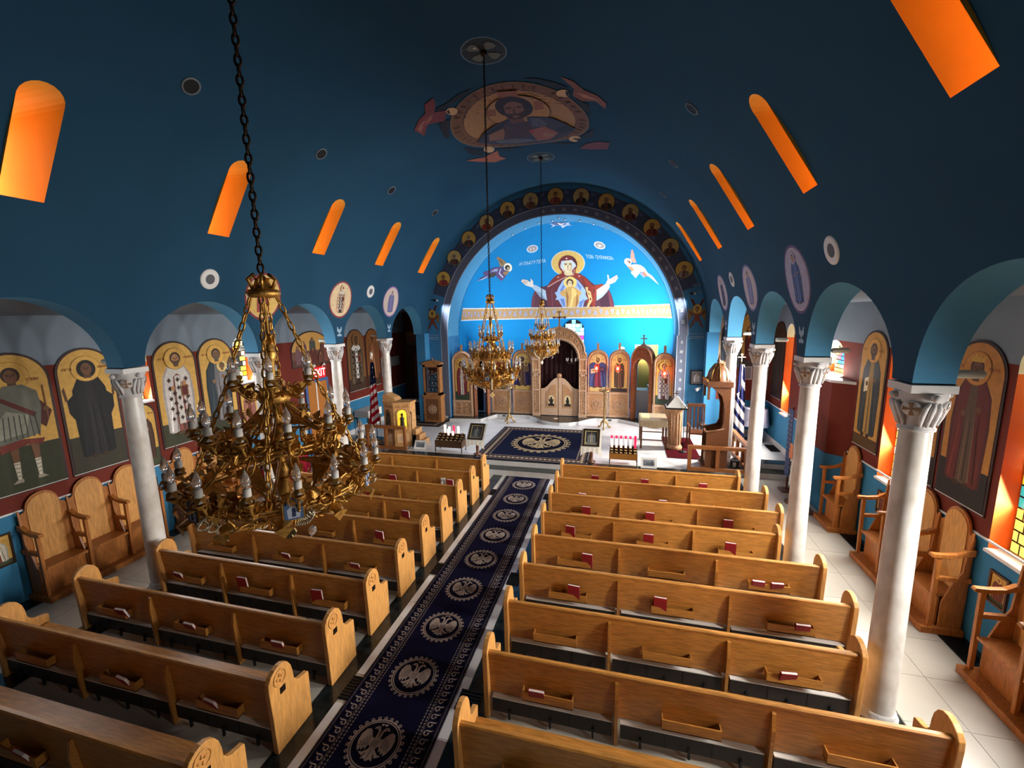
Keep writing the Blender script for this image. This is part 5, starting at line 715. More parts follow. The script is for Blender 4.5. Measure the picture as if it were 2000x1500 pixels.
# ---------------------------------------------------------------- carpets
NAVY=(20,18,42); THR=(164,146,132)
def wing(s):
    P=[(0.02,.06),(.1,.1),(.16,.2),(.2,.225),(.26,.2),(.3,.1),(.3,0),(.27,-.1),(.22,-.16),(.2,-.1),(.17,-.15),(.15,-.08),(.12,-.12),(.1,-.04),(.03,-.04)]
    return [(s*x,y) for x,y in P]
def eagle(c,cx,cy,k,dark,lines=True):
    q=lambda P:[(cx+x*k,cy+y*k) for x,y in P]; I=[]
    for s in (-1,1):
        I.append((c,q(wing(s))))
        if lines:
            for j in range(6): I.append((dark,q([(s*(.12+.03*j),.12-.012*j*j*.6),(s*(.128+.03*j),.125-.012*j*j*.6),(s*(.122+.028*j),-.05-.01*j),(s*(.114+.028*j),-.05-.01*j)])))
        I.append((c,q([(s*.0,.05),(s*.05,.08),(s*.045,.2),(s*.09,.24),(s*.14,.225),(s*.135,.25),(s*.1,.285),(s*.05,.28),(s*.015,.22)])))
        I.append((dark,q(ell(s*.075,.255,.011,n=8))))
        I.append((c,q([(s*.04,-.08),(s*.13,-.16),(s*.2,-.17),(s*.15,-.2),(s*.11,-.22),(s*.08,-.17),(s*.03,-.12)])))
        I.append((c,q([(s*.02,.3),(s*.05,.3),(s*.06,.34),(s*.0,.33)])))
    I.append((c,q([(-.06,.08),(.06,.08),(.085,0),(.05,-.1),(-.05,-.1),(-.085,0)]))); I.append((c,q([(-.035,-.08),(.035,-.08),(.1,-.27),(.05,-.25),(0,-.29),(-.05,-.25),(-.1,-.27)])))
    if lines:
        for j in range(4): I.append((dark,q([(-.05+.03*j,.06),(-.042+.03*j,.06),(-.042+.03*j,-.08),(-.05+.03*j,-.08)])))
        I.append((dark,q([(-.01,-.1),(.0,-.1),(.0,-.26),(-.01,-.26)])))
    return I
def medal(c,dark,cx,cy,R,base):
    I=[(c,p,base) for p in ringp(cx,cy,.9*R,R*.95,40)]+[(dark,ell(cx,cy,.87*R,n=36),base),]
    I+=[(c,p,base+1) for p in ringp(cx,cy,.83*R,.87*R,36)]
    for k in range(26):
        a=2*pi*k/26; I+=[(c,p,base) for p in ringp(cx+1.0*R*cos(a),cy+1.0*R*sin(a),.03*R,.07*R,8)]
    return I+[(cc,p,base+2+(j>0)*0+j) for j,(cc,p) in enumerate(eagle(c,cx,cy-.0*R,R*2.25,shade(dark,1.2)))]
def key_unit(c,x,y,s,w,mx,b):
    # one angular meander unit of pitch s running along y; mx flips it
    w_=w*s; seg=[((0,0),(0,1)),((0,1),(.78,1)),((.78,1),(.78,.3)),((.78,.3),(.32,.3)),((.32,.3),(.32,.66))]
    seg=[((0,0),(0,.78)),((0,.78),(.86,.78)),((.86,.78),(.86,.26)),((.86,.26),(.4,.26)),((.4,.26),(.4,.52)),((0,0),(0,0))][:5]+[((0,0),(1.0,0)) if False else ((0,0),(0,1.0))]
    I=[]
    for (a,b_),(d,e) in seg:
        u0,u1=min(a,d),max(a,d);v0,v1=min(b_,e),max(b_,e); h=.07
        X0,X1=x+mx*(u0-h)*s,x+mx*(u1+h)*s
        I.append((c,[(X0,y+(v0-h)*s),(X1,y+(v0-h)*s),(X1,y+(v1+h)*s),(X0,y+(v1+h)*s)],b))
    return I
t=thing('runner_carpet','long navy aisle runner with a row of pale double headed eagles','carpet',(0,6.35,.007)); YA,YB=1.0,11.69
MB().box((-.645,YA-6.35,0),(.645,YB-6.35,.01)).build('pile',mat('navy_wool',NAVY,.95,var=.25,vscale=60,spec=.05),t)
I=[]
for s in (-1,1):
    y=YA+.05
    while y<YB-.12: I+=key_unit(THR,s*.575,y,.105,.14,-s,0); y+=.105
    for x in (.44,.40): 
        y=YA+.02
        while y<YB-.03: I.append((shade(THR,.8),[(s*x-.008,y),(s*x+.008,y),(s*x+.008,y+.026),(s*x-.008,y+.026)],0)); y+=.042
    I+=[(shade(THR,.55),[(s*x-.006,YA),(s*x+.006,YA),(s*x+.006,YB),(s*x-.006,YB)],0) for x in (.46,.62)]
paint('key_border',I,lambda u,v,h:(u,v-6.35,.01+h),WOOL,t,h0=.0008,dh=.0004)
for k in range(10):
    y=11.13-.9435*k; paint('eagle_medallion',medal(THR,(16,14,32),0,y,.31,0),lambda u,v,h:(u,v-6.35,.01+h),WOOL,t,h0=.001,dh=.00025)
def rug(label,x0,x1,y0,y1,z,base,rot=0,eag=True,cat='rug'):
    w,h=x1-x0,y1-y0; t=thing('rug',label,cat,((x0+x1)/2,(y0+y1)/2,z),rot)
    MB().box((-w/2,-h/2,0),(w/2,h/2,.012)).build('pile',mat('pile_%d_%d_%d'%base,base,.95,var=.3,vscale=50,spec=.05),t); I=[]
    if not eag: return t
    for d0,d1,c in ((.06,.1,(120,100,84)),(.14,.34,(66,56,52)),(.38,.42,(120,100,84))):
        for (a,b,c0,d) in ((-w/2+d0,-h/2+d0,w/2-d0,-h/2+d1),(-w/2+d0,h/2-d1,w/2-d0,h/2-d0),(-w/2+d0,-h/2+d1,-w/2+d1,h/2-d1),(w/2-d1,-h/2+d1,w/2-d0,h/2-d1)): I.append((c,[(a,b),(c0,b),(c0,d),(a,d)],0))
    n=int(w/.16)
    for k in range(n):
        for y in (-h/2+.24,h/2-.24): I.append(((176,150,124),[(-w/2+.2+k*(w-.4)/n+dx,y+dy) for dx,dy in ((0,-.06),(.08,0),(0,.06),(-.05,0))],1))
    n=int(h/.16)
    for k in range(n):
        for x in (-w/2+.24,w/2-.24): I.append(((176,150,124),[(x+dx,-h/2+.2+k*(h-.4)/n+dy) for dx,dy in ((-.06,0),(0,.08),(.06,0),(0,-.05))],1))
    if eag=='big':
        E_=medal((176,150,112),(14,14,30),0,0,1.02,2); I+=[(c,[(a*.95,b*.98) for a,b in p],l) for c,p,l in E_]
    paint('woven_pattern',I,lambda u,v,h_:(u,v,.012+h_),WOOL,t,h0=.001,dh=.0004); return t
rug('large dark navy rug with a gold double headed eagle before the altar doors',-1.85,1.72,12.17,15.95,.328,(20,24,44),0,'big')
rug('dark patterned rug on the floor beside the carved display cabinet',-6.0,-4.45,15.42,16.46,.328,(22,22,26),0,True)
rug('plain dark red carpet under the lectern',4.0,4.95,13.36,15.65,.328,(74,14,22),0,False,'carpet')
GR=mat('grate_iron',(26,24,24),.5,.5)
def grate(x0,x1,y0,y1,z,label):
    t=thing('floor_grate',label,'grate',((x0+x1)/2,(y0+y1)/2,z),0,'floor heating grates'); w,h=x1-x0,y1-y0
    MB().box((-w/2,-h/2,0),(w/2,h/2,.004)).build('tray',BLACK,t); n=max(4,int(h/.045))
    for k in range(n): y=-h/2+(k+.5)*h/n; MB().box((-w/2,y-.008,.004),(w/2,y+.008,.014)).build('slat',GR,t)
grate(-.79,-.655,4.0,4.36,.005,'floor grate left of the runner beside the eighth left pew'); grate(-.79,-.655,6.7,7.06,.005,'floor grate left of the runner beside the fifth left pew'); grate(-.79,-.655,10.32,10.68,.005,'floor grate left of the runner near the altar steps')
grate(.68,.9,6.7,7.08,.007,'floor grate right of the runner beside the fifth right pew'); grate(.68,.9,10.32,10.68,.007,'floor grate right of the runner near the altar steps'); grate(.7,.98,4.2,4.5,.007,'floor grate right of the runner beside the eighth right pew')
grate(7.18,7.46,14.6,15.3,.329,'floor grate on the raised floor beside the far right window'); grate(7.16,7.4,6.5,6.95,.006,'dark floor grate under the near right window'); grate(7.16,7.4,9.3,9.85,.006,'dark floor grate under the second right window')
# ---------------------------------------------------------------- wall stalls
def back_outline(w): 
    return [(-w/2,0),(w/2,0),(w/2,1.42),(w/2-.03,1.46),(w/2-.07,1.47)]+[((w/2-.09)*cos(pi*i/14),1.5+(w/2-.09)*1.12*sin(pi*i/14)) for i in range(15)]+[(-w/2+.07,1.47),(-w/2+.03,1.46),(-w/2,1.42)]
def make_stalls(side,ys,label,pitch=.67):
    # one stall: back, arms, posts, seat; a bank shares its platform
    X,s,d=(XL+.03,1,1) if side<0 else (XR-.03,-1,-1)
    yc=sum(ys)/len(ys); t=thing('choir_stall',label,'stall',(X,yc,.006),0,'wooden stalls along the aisle walls'); B=lambda u,v,q:(s*q,d*u,v); n=len(ys)
    MB().prism([(-n*pitch/2-.05,0),(n*pitch/2+.05,0),(n*pitch/2+.05,.1),(-n*pitch/2-.05,.1)],B,0,.52).build('platform',STALLW,t,bevel=.006)
    for y in ys:
        u0=d*(y-yc); o=back_outline(pitch-.02)
        MB().prism([(u0+a,b*.985+.1) for a,b in o],B,.0,.04).build('back_panel',STALLW,t,bevel=.005)
        MB().prism([(u0+a*.66,.55+b*.72) for a,b in archp(pitch,1.72,16)],B,.04,.052).build('inset_panel',WOODY,t)
        MB().prism([(u0-pitch/2+.04,.56),(u0+pitch/2-.04,.56),(u0+pitch/2-.04,.6),(u0-pitch/2+.04,.6)],B,.04,.42).build('seat',STALLW,t)
        MB().prism([(u0-pitch/2+.04,.1),(u0+pitch/2-.04,.1),(u0+pitch/2-.04,.55),(u0-pitch/2+.04,.55)],B,.3,.33).build('seat_front',STALLW,t)
    for k in range(n+1):
        u=-n*pitch/2+k*pitch
        prof=[(.0,1.36),(.1,1.33),(.2,1.27),(.36,1.25),(.5,1.25),(.52,1.22),(.5,1.19),(.3,1.19),(.12,1.24),(.0,1.26)]
        MB().prism(prof,lambda a,b,q:(s*a,d*(u+q),b),-.035,.035).build('upper_arm',STALLW,t,bevel=.006)
        MB().prism([(0,.84),(.38,.84),(.42,.87),(.38,.9),(0,.92)],lambda a,b,q:(s*a,d*(u+q),b),-.03,.03).build('lower_arm',STALLW,t,bevel=.006)
        MB().prism([(.38,.1),(.43,.1),(.44,1.2),(.38,1.2)],lambda a,b,q:(s*a,d*(u+q),b),-.025,.025).build('post',STALLW,t,bevel=.004)
        MB().prism([(.04,.1),(.3,.1),(.3,.5),(.2,.8),(.1,1.0),(.06,1.6),(.04,1.6)],lambda a,b,q:(s*a,d*(u+q),b),-.014,.014).build('side_panel',STALLW,t)
    return t
make_stalls(-1,[4.84,5.51,6.18],'bank of three high backed stalls on the left wall under the warrior icon')
make_stalls(-1,[7.36,8.03,8.7],'bank of three high backed stalls on the left wall behind the near chandelier')
make_stalls(1,[7.36,8.03,8.7],'bank of three high backed stalls on the right wall behind the near column')
make_stalls(1,[10.36],'single high backed stall on the right wall between the second window and the vestibule')
make_stalls(1,[4.55,5.22,5.89],'bank of stalls on the right wall at the lower right corner of the view')

t=thing('velvet_covered_stand','low stand under a dark crimson velvet cover in the left aisle, behind the near chandelier','stand',(-6.62,9.75,.006),.06)
MB().box((-.2,-.6,0),(.2,.6,.5)).build('stand',DARKW,t); m=MB(); n=24
pr_=[(-.27,.2),(-.26,.55),(-.22,.72),(-.1,.8),(.1,.8),(.22,.72),(.26,.55),(.28,.2)]
V=[(x*(1+.05*sin(k*1.7)),-.68+1.36*k/n,z+.05*sin(k*.5)*(z>.6)) for k in range(n+1) for x,z in pr_]
m.add(V,[(k*8+i,k*8+i+1,(k+1)*8+i+1,(k+1)*8+i) for k in range(n) for i in range(7)]+[tuple(range(8)),tuple(range(n*8+7,n*8-1,-1))],True); m.build('velvet_cover',mat('crimson_velvet',(150,8,40),.9,var=.3,vscale=6),t)
# ---------------------------------------------------------------- icon screen
ICO=thing('icon_screen','carved oak icon screen with arched icon panels across the sanctuary','icon screen',(0,17,.476))
def seg(A,B):
    A=Vector((A[0],A[1]-17));B=Vector((B[0],B[1]-17)); d=(B-A); L=d.length; d/=L; n=Vector((d.y,-d.x)); c=(A+B)/2
    return L,lambda u,v,h:(c.x+d.x*u+n.x*h,c.y+d.y*u+n.y*h,v)
def carve(fn,x0,x1,z0,z1,h,parent,name='carved_relief',round_=True,seed=0):
    m=MB(); r=random.Random(seed); cx,cz=(x0+x1)/2,(z0+z1)/2; R=min(x1-x0,z1-z0)*.36
    if round_:
        for rr in (R,R*.72): m.tube([fn(cx+rr*cos(2*pi*i/26)*(1+.06*cos(8*2*pi*i/26)),cz+rr*sin(2*pi*i/26)*(1+.06*cos(8*2*pi*i/26)),h) for i in range(26)],.012,5,True)
        for k in range(8): a=k*pi/4; m.tube([fn(cx+R*.1*cos(a),cz+R*.1*sin(a),h),fn(cx+R*.45*cos(a+.3),cz+R*.45*sin(a+.3),h+.01),fn(cx+R*.68*cos(a),cz+R*.68*sin(a),h)],[.01,.018,.006],5)
    else:
        n=max(3,int((z1-z0)/.13))
        for k in range(n):
            z=z0+(k+.5)*(z1-z0)/n
            for s in (-1,1): m.tube([fn(cx,z-.05,h),fn(cx+s*(x1-x0)*.3,z-.01,h+.008),fn(cx+s*(x1-x0)*.2,z+.04,h),fn(cx,z+.05,h)],[.008,.014,.012,.006],5)
    return m.build(name,PALEW,parent)
def icon_panel(A,B,ztop,kw,label=None,zi=(1.07,2.6),round_=True,mt=TANW,wi=.62):
    L,fn=seg(A,B); p=MB().prism(archp(L-.02,ztop,20),fn,-.06,.0).build('icon_panel',mt,ICO)
    if label: p['label']=label
    m=MB(); w=L-.12; ts=archp(w,ztop-.06,22)[2:]
    m.tube([fn(-w/2,.1,.012)]+[fn(a,b,.012) for a,b in ts[::-1]][::-1]+[fn(-w/2,.1,.012)] if False else [fn(w/2,.1,.01)]+[fn(a,b,.01) for a,b in ts]+[fn(-w/2,.1,.01)],.022,6); m.build('moulding',PALEW,p)
    MB().box((0,0,0),(1,1,1)).build('skip',PALEW) if False else None
    b=MB(); 
    for z0,z1 in ((.02,.1),(zi[0]-.09,zi[0]-.03)): b.prism([(-L/2+.01,z0),(L/2-.01,z0),(L/2-.01,z1),(-L/2+.01,z1)],fn,0,.025)
    for s in (-1,1): b.prism([(s*(L/2-.01),.1),(s*(L/2-.09),.1),(s*(L/2-.09),zi[0]-.03),(s*(L/2-.01),zi[0]-.03)],fn,0,.02)
    b.build('lower_frame',PALEW,p); carve(fn,-L/2+.12,L/2-.12,.14,zi[0]-.12,.006,p,round_=round_)
    h=zi[1]-zi[0]; paint('icon_painting',[(c,[(a,q+zi[0]) for a,q in pp]) for c,pp in saint(wi,h,**kw)],fn,parent=p,h0=.012)
    MB().prism([(-.045,ztop-.01),(.045,ztop-.01),(.045,ztop+.26),(-.045,ztop+.26)],fn,-.05,-.02).build('finial_post',TANW,p)
    return p
GB=dict(bg=(224,184,110),gf=.0)
icon_panel((-4.34,16.7),(-3.44,16.72),2.78,dict(robe=(126,50,56),inner=(196,186,176),hair=(30,22,20),bg=(206,160,80),gf=.2,ground=(58,72,54),seed=31,skin=(176,130,96),hood=(30,22,20)),zi=(.72,2.5),round_=False,wi=.6)
icon_panel((-2.9,17.58),(-2.0,17.6),2.78,dict(robe=(130,44,46),inner=(120,100,90),bg=(190,150,84),gf=.16,ground=(60,72,54),seed=32))
icon_panel((-1.96,17.6),(-1.05,17.6),2.78,dict(style='mother',robe=(46,42,86),inner=(110,86,70),hood=(44,40,70),halo=(226,200,140),bg=(222,190,110),gf=0,width=.92,seed=33,skin=(120,90,70)),'icon panel of a hooded mother in dark blue')
icon_panel((1.2,17.6),(2.06,17.6),2.78,dict(robe=(74,84,136),inner=(140,60,80),bg=(226,194,128),gf=.0,width=.9,beard=(80,56,40),seed=34,style='writing'),'icon panel of a seated figure in red and blue')
icon_panel((2.06,17.6),(2.9,17.6),2.78,dict(robe=(96,74,62),inner=(130,92,70),bg=(226,188,112),gf=.1,ground=(70,56,54),beard=(60,44,32),width=.42,seed=35,style='cross'),'icon panel of a shaggy robed figure with a staff')
icon_panel((3.72,16.86),(4.5,16.74),2.74,dict(style='bishop',robe=(190,180,184),inner=(110,70,74),bg=(224,176,92),gf=.2,ground=(60,76,64),beard=(170,150,130),seed=36),zi=(.78,2.5),wi=.56)
def pillar(x0,x1,y,ztop,parent=ICO,mt=TANW):
    L,fn=seg((x0,y),(x1,y)); p=MB().prism([(-L/2,0),(L/2,0),(L/2,ztop),(-L/2,ztop)],fn,-.22,0).build('pillar',mt,parent)
    m=MB()
    for z0,z1,d in ((0,.12,.03),(1.08,1.14,.025),(1.72,1.78,.02),(ztop-.5,ztop-.44,.025),(ztop-.06,ztop,.03)): m.prism([(-L/2-.01,z0),(L/2+.01,z0),(L/2+.01,z1),(-L/2-.01,z1)],fn,0,d)
    for s in (-1,1): m.prism([(s*L/2,.12),(s*(L/2-.05),.12),(s*(L/2-.05),ztop-.06),(s*L/2,ztop-.06)],fn,0,.02)
    m.build('moulding',PALEW,p); carve(fn,-L/2+.05,L/2-.05,.2,1.05,.006,p,round_=False); carve(fn,-L/2+.05,L/2-.05,1.2,ztop-.55,.006,p,round_=False); return p
pillar(-1.03,-.72,17.4,2.42); pillar(.9,1.2,17.4,2.42)
L,fn=seg((-1.03,17.4),(1.2,17.4)); R0=.81
outl=[(-R0-.3,2.42),(-R0-.3,2.62),(-R0-.22,2.7)]+[(-1.06*cos(pi*i/20)*(1),2.62+1.06*sin(pi*i/20)*1.02) for i in range(1,10)]+[(-.1,3.7),(0,3.78),(.1,3.7)]+[(1.06*cos(pi*(20-i)/20) if False else 1.06*sin(pi*(i-10)/20),2.62+1.06*cos(pi*(i-10)/20)*1.02) for i in range(11,20)]+[(R0+.22,2.7),(R0+.3,2.62),(R0+.3,2.42)]
inn=[(R0*cos(pi*i/30),2.42+R0*1.0*sin(pi*i/30)) for i in range(31)]
big=MB().prism(outl+inn,fn,-.22,0).build('great_arch',TANW,ICO); m=MB()
for pts,r in (([fn(a,b,.01) for a,b in inn],.03),([fn(a*.98,2.42+(b-2.42)*.985,.01) for a,b in outl[1:-1]],.028)): m.tube(pts,r,6)
m.build('moulding',PALEW,big); m=MB()
for i in range(33): a=pi*(i+.5)/33; m.box((-.016,-.03,-.03),(.016,.03,.03),Matrix.Translation(fn((R0-.035)*cos(a),2.42+(R0-.035)*sin(a),.0))@Matrix.Rotation(pi/2-a,4,'Y'))
tag(m.build('dentils',PALEW,big),kind='stuff')
for i in range(11):
    a=pi*(i+.5)/11; c=(.93*cos(a),2.52+.93*sin(a)); MB().tube([fn(c[0]+.06*cos(q*2*pi/10),c[1]+.06*sin(q*2*pi/10),.006) for q in range(10)],.014,5,True).build('carved_rosette',PALEW,big)
def cross_mesh(fn,u,v,s,h=0):
    m=MB(); m.prism([(u-.03*s,v),(u+.03*s,v),(u+.03*s,v+.62*s),(u-.03*s,v+.62*s)],fn,h-.02,h+.02).prism([(u-.24*s,v+.3*s),(u+.24*s,v+.3*s),(u+.24*s,v+.37*s),(u-.24*s,v+.37*s)],fn,h-.02,h+.02).prism([(u-.11*s,v+.54*s),(u+.11*s,v+.54*s),(u+.11*s,v+.59*s),(u-.11*s,v+.59*s)],fn,h-.021,h+.021)
    for a,b in ((-.24,.335),(.24,.335)): m.prism(ell(u+a*s,v+b*s,.05*s,n=10),fn,h-.02,h+.02)
    return m
cross_mesh(fn,0,3.76,.95,-.1).build('cross',TANW,big)
for s in (-1,1):
    # royal door leaf with curved top
    LW=.8; L2,f2=seg((.085-.8,17.5),(.085+.8,17.5)); o=[(0.005,.02),(LW-.02,.02),(LW-.02,1.14),(.62,1.18),(.5,1.27),(.34,1.46),(.2,1.58),(.06,1.62),(.005,1.62)]
    lf=MB().prism([(s*a,b) for a,b in o],f2,-.04,.0).build('royal_door',PALEW,ICO); q=MB()
    q.prism([(s*a,b) for a,b in ((.14,.34),(.56,.34),(.56,1.02),(.46,1.06),(.3,1.3),(.18,1.34),(.14,1.34))],f2,0,.012).build('carved_field',TANW,lf)
    paint('icon_painting',[((226,204,160),[(s*.34+a,.42+b) for a,b in archp(.27,.46,12)]),((40,34,34),[(s*.34+a,.42+b) for a,b in ((-.13,0),(.13,0),(.13,.1),(-.13,.1))]),((46,40,36),[(s*.34+a,.42+b) for a,b in ((-.05,.08),(.06,.08),(.07,.22),(.03,.34),(-.03,.34),(-.07,.22))])]+([((60,50,40),[(s*.34+a,.42+b) for a,b in ((-.05,.26),(-.11,.34),(-.1,.16))]),((60,50,40),[(s*.34+a,.42+b) for a,b in ((.05,.26),(.1,.32),(.09,.18))])] if s<0 else [])+[((40,32,28),[(s*.34+a,.42+b) for a,b in ell(0,.36,.035,n=10)])],f2,parent=lf,h0=.014)
m=MB().prism([(-.018,.02),(.018,.02),(.018,1.62),(-.018,1.62)],f2,0,.02); m.lathe([(0,-.02),(.1,-.015),(.1,.015),(0,.02)],18).build('door_post',PALEW,ICO)
Mt=Matrix.Translation(f2(0,1.7,0))@Matrix.Rotation(pi/2,4,'X'); MB().lathe([(0,-.025),(.09,-.02),(.1,0),(.09,.02),(0,.025)],20).xf(Mt).build('cross_roundel',TANW,ICO)
cu=MB(); 
for i in range(40):
    x0,x1=-.85+1.7*i/40,-.85+1.7*(i+1)/40; y0,y1=.03*sin(i*1.3),.03*sin((i+1)*1.3); cu.add([f2(x0,.05,-.2+y0),f2(x1,.05,-.2+y1),f2(x1,3.3,-.2+y1),f2(x0,3.3,-.2+y0)],[(0,1,2,3)],True)
cu.build('curtain',MAROON,ICO)
def side_arch(A,B,label):
    L,fn=seg(A,B); r=(L-.3)/2; zt=2.05
    o=[(-L/2,0),(-r,0),(-r,zt)]+[(-r*cos(pi*i/16),zt+r*1.15*sin(pi*i/16)) for i in range(1,16)]+[(r,zt),(r,0),(L/2,0),(L/2,zt+.3)]+[(L/2*cos(pi*i/16),zt+.3+(L/2)*1.25*sin(pi*i/16)) for i in range(1,16)]+[(-L/2,zt+.3)]
    p=MB().prism(o,fn,-.2,0).build('side_door_arch',mat('reddish_oak',(150,88,50),.45,var=.25,vscale=8),ICO); p['label']=label; m=MB()
    m.tube([fn(L/2*cos(pi*i/16)*.95,zt+.28+(L/2)*1.2*sin(pi*i/16),.01) for i in range(17)],.03,6); m.tube([fn(r*1.04*cos(pi*i/16),zt+r*1.18*sin(pi*i/16),.01) for i in range(17)],.02,6); m.lathe([(.09,0),(.1,.04),(.04,.08),(.03,.12)],12,*fn(0,zt+.3+L/2*1.25-.03,-.1)); m.build('moulding',TANW,p)
    cross_mesh(fn,0,zt+.3+L/2*1.25+.08,.5,-.1).build('cross',TANW,p)
side_arch((2.92,17.56),(3.7,16.92),'open right side door arch topped by a cross'); side_arch((-3.42,16.86),(-2.92,17.5),'open left side door arch behind the second chandelier')
# things seen through and above the screen
t=thing('side_table','white cloth covered chest seen through the right side door','table',(3.55,18.35,.33)); MB().box((-.35,-.3,0),(.6,.3,1.2)).build('chest',WHITEP,t); MB().box((-.37,-.33,1.2),(.62,.32,1.23)).build('top_cloth',CLOTH,t); MB().lathe([(0,0),(.08,0),(.03,.05),(.03,.16),(.09,.22),(.08,.25)],14,.1,-.1,1.23).build('silver_cup',SILVER,t)
t=thing('wall_panel','yellow wall with a patterned arch border seen through the right side door','wall',(3.55,19.2,.33)); MB().box((-.45,0,0),(.5,.06,3.0)).build('panel',mat('yellow_plaster',(236,196,96),.7),t)
paint('patterned_border',[((206,214,206),[(-.45,0),(-.3,0),(-.3,2.5),(-.45,2.5)]),((206,214,206),[(-.45,2.5),(-.3,2.5),(.1,2.9),(-.05,3.0)])]+[((60,90,80),ell(-.375,.2+.2*k,.035,n=8)) for k in range(12)],lambda u,v,h:(u,-h,v),parent=t)
t=thing('doorway_screen','dark red curtain and white panel seen through the left side door','curtain',(-3.6,18.5,.33)); MB().box((-.55,0,0),(.02,.05,2.3)).build('curtain',MAROON,t); MB().box((.05,0,0),(.4,.05,1.6)).build('white_panel',WHITEP,t)
LAMPW=mat('floodlight_lens',(255,250,240),.3,emit=14)
for x,l in ((2.55,'bright floodlight behind the screen left of the right side door'),(-2.6,'floodlight behind the screen on the left')):
    t=thing('floodlight',l,'floodlight',(x,17.95,3.2)); MB().box((-.13,-.09,-.07),(.13,.09,.07)).build('housing',WHITEP,t); MB().ball((0,-.0,.08),.11,.09,.05).build('lens',LAMPW,t)
    MB().tube([(0,0,-.07),(0,0,-2.75)],.02,8).build('stand',BLACK,t)
# altar window
GP2=[(190,236,240),(120,214,236),(236,246,246),(160,226,240)]
aw=struct('window_21',MB().prism([(.287+a,b) for a,b in archp(.98,1.9,16)],lambda u,v,d:(u,20.9+d,2.5+v),0,.05),LEAD); rnd=random.Random(4)
for j in range(10):
    for i in range(5):
        x0,x1=-.49+.196*i+.008,-.49+.196*(i+1)-.008; z0,z1=.19*j+.01,.19*(j+1)-.01
        if z1>1.41 and max(abs(x0),abs(x1))**2+(z1-1.41)**2>.25: 
            xm=sqrt(max(.235-(z1-1.41)**2,0)); x0,x1=max(x0,-xm),min(x1,xm)
            if x1-x0<.03: continue
        c=rnd.choice(GP2) if j>5 else rnd.choice([(250,236,190),(236,214,120),(248,246,236),(240,190,90)])
        if j==5: c=rnd.choice([(200,60,150),(150,70,190),(240,240,250)])
        paint('glass_quarry',[(c,[(x0,z0),(x1,z0),(x1,z1),(x0,z1)])],lambda u,v,h:(.287+u,20.895-h,2.5+v),mat_altar:=MATS.get('altar_glass') or MATS.setdefault('altar_glass',attr_mat('altar_glass',.2,1.0)),aw)
# ---------------------------------------------------------------- vigil lamps
REDG=mat('red_lamp_glass',(230,40,24),.2,emit=2.2,ecol=(255,50,26)); FLAME=mat('candle_flame',(255,220,170),.4,emit=18,ecol=(255,206,150)); GLOW=mat('lit_candle_glass',(255,226,214),.3,emit=1.7,ecol=(255,214,196)); REDTOP=mat('lit_red_glass',(235,24,60),.3,emit=1.1,ecol=(255,24,70))
for x,y,z,l in ((1.6,17.3,2.52,'red glass vigil lamp hanging before the seated figure icon'),(2.42,17.3,2.52,'red glass vigil lamp hanging before the shaggy robed figure icon'),(4.09,16.55,2.46,'red glass vigil lamp hanging before the far right bishop icon')):
    t=thing('vigil_lamp',l,'lamp',(x,y,z),0,'red vigil lamps of the icon screen'); MB().lathe([(.0,-.12),(.05,-.1),(.085,-.02),(.08,.06),(.09,.1)],16).build('red_glass',REDG,t); MB().ball((0,-.09,.02),.035,.02,.05).build('flame',FLAME,t)
    m=MB()
    for k in range(3): a=2*pi*k/3; m.tube([(.085*cos(a),.085*sin(a),.1),(0,0,.5)],.006,4)
    m.tube([(0,0,.5),(0,.25,.62)],.006,4); m.build('chain',BRASS,t); MB().lathe([(0,-.19),(.02,-.17),(.05,-.11),(.03,-.1)],12).build('cup',BRASS,t)
    l_=bpy.data.lights.new('vigil_glow','POINT'); l_.energy=3; l_.color=(1,.18,.08); l_.shadow_soft_size=.03; o=bpy.data.objects.new('vigil_glow',l_); COL.objects.link(o); o.location=(x,y-.16,z+.02)
# ---------------------------------------------------------------- sanctuary furniture
def candle_stand(x,y,l):
    t=thing('candle_stand',l,'candle stand',(x,y,.326),0,'tall brass candle stands'); m=MB()
    for k in range(3):
        a=2*pi*k/3+.5; m.tube([(.04*cos(a),.04*sin(a),.3),(.13*cos(a),.13*sin(a),.2),(.16*cos(a),.16*sin(a),.08),(.24*cos(a),.24*sin(a),.03)],[.035,.04,.03,.04],7); m.ball((.24*cos(a),.24*sin(a),.035),.05,.05,.035)
    m.lathe([(.06,.2),(.09,.24),(.05,.3),(.04,.36)],14); m.build('tripod_foot',BRASS,t)
    MB().lathe([(.04,.34),(.055,.4),(.035,.46),(.035,1.34),(.05,1.36),(.05,1.4),(.03,1.43)],14).build('stem',BRASS,t); MB().lathe([(.0,1.4),(.19,1.43),(.23,1.5),(.22,1.5),(.18,1.45),(0,1.43)],20).build('tray',BRASS,t)
    m=MB()
    for k in range(14): a=k*2.4; r=.17*sqrt(k/14); m.tube([(r*cos(a),r*sin(a),1.43),(r*cos(a),r*sin(a),1.58+.02*(k%3))],.006,5)
    m.build('thin_candles',mat('beeswax',(190,150,100),.5),t)
candle_stand(-1.86,16.62,'tall brass candle stand left of the royal doors'); candle_stand(1.97,16.42,'tall brass candle stand right of the royal doors')
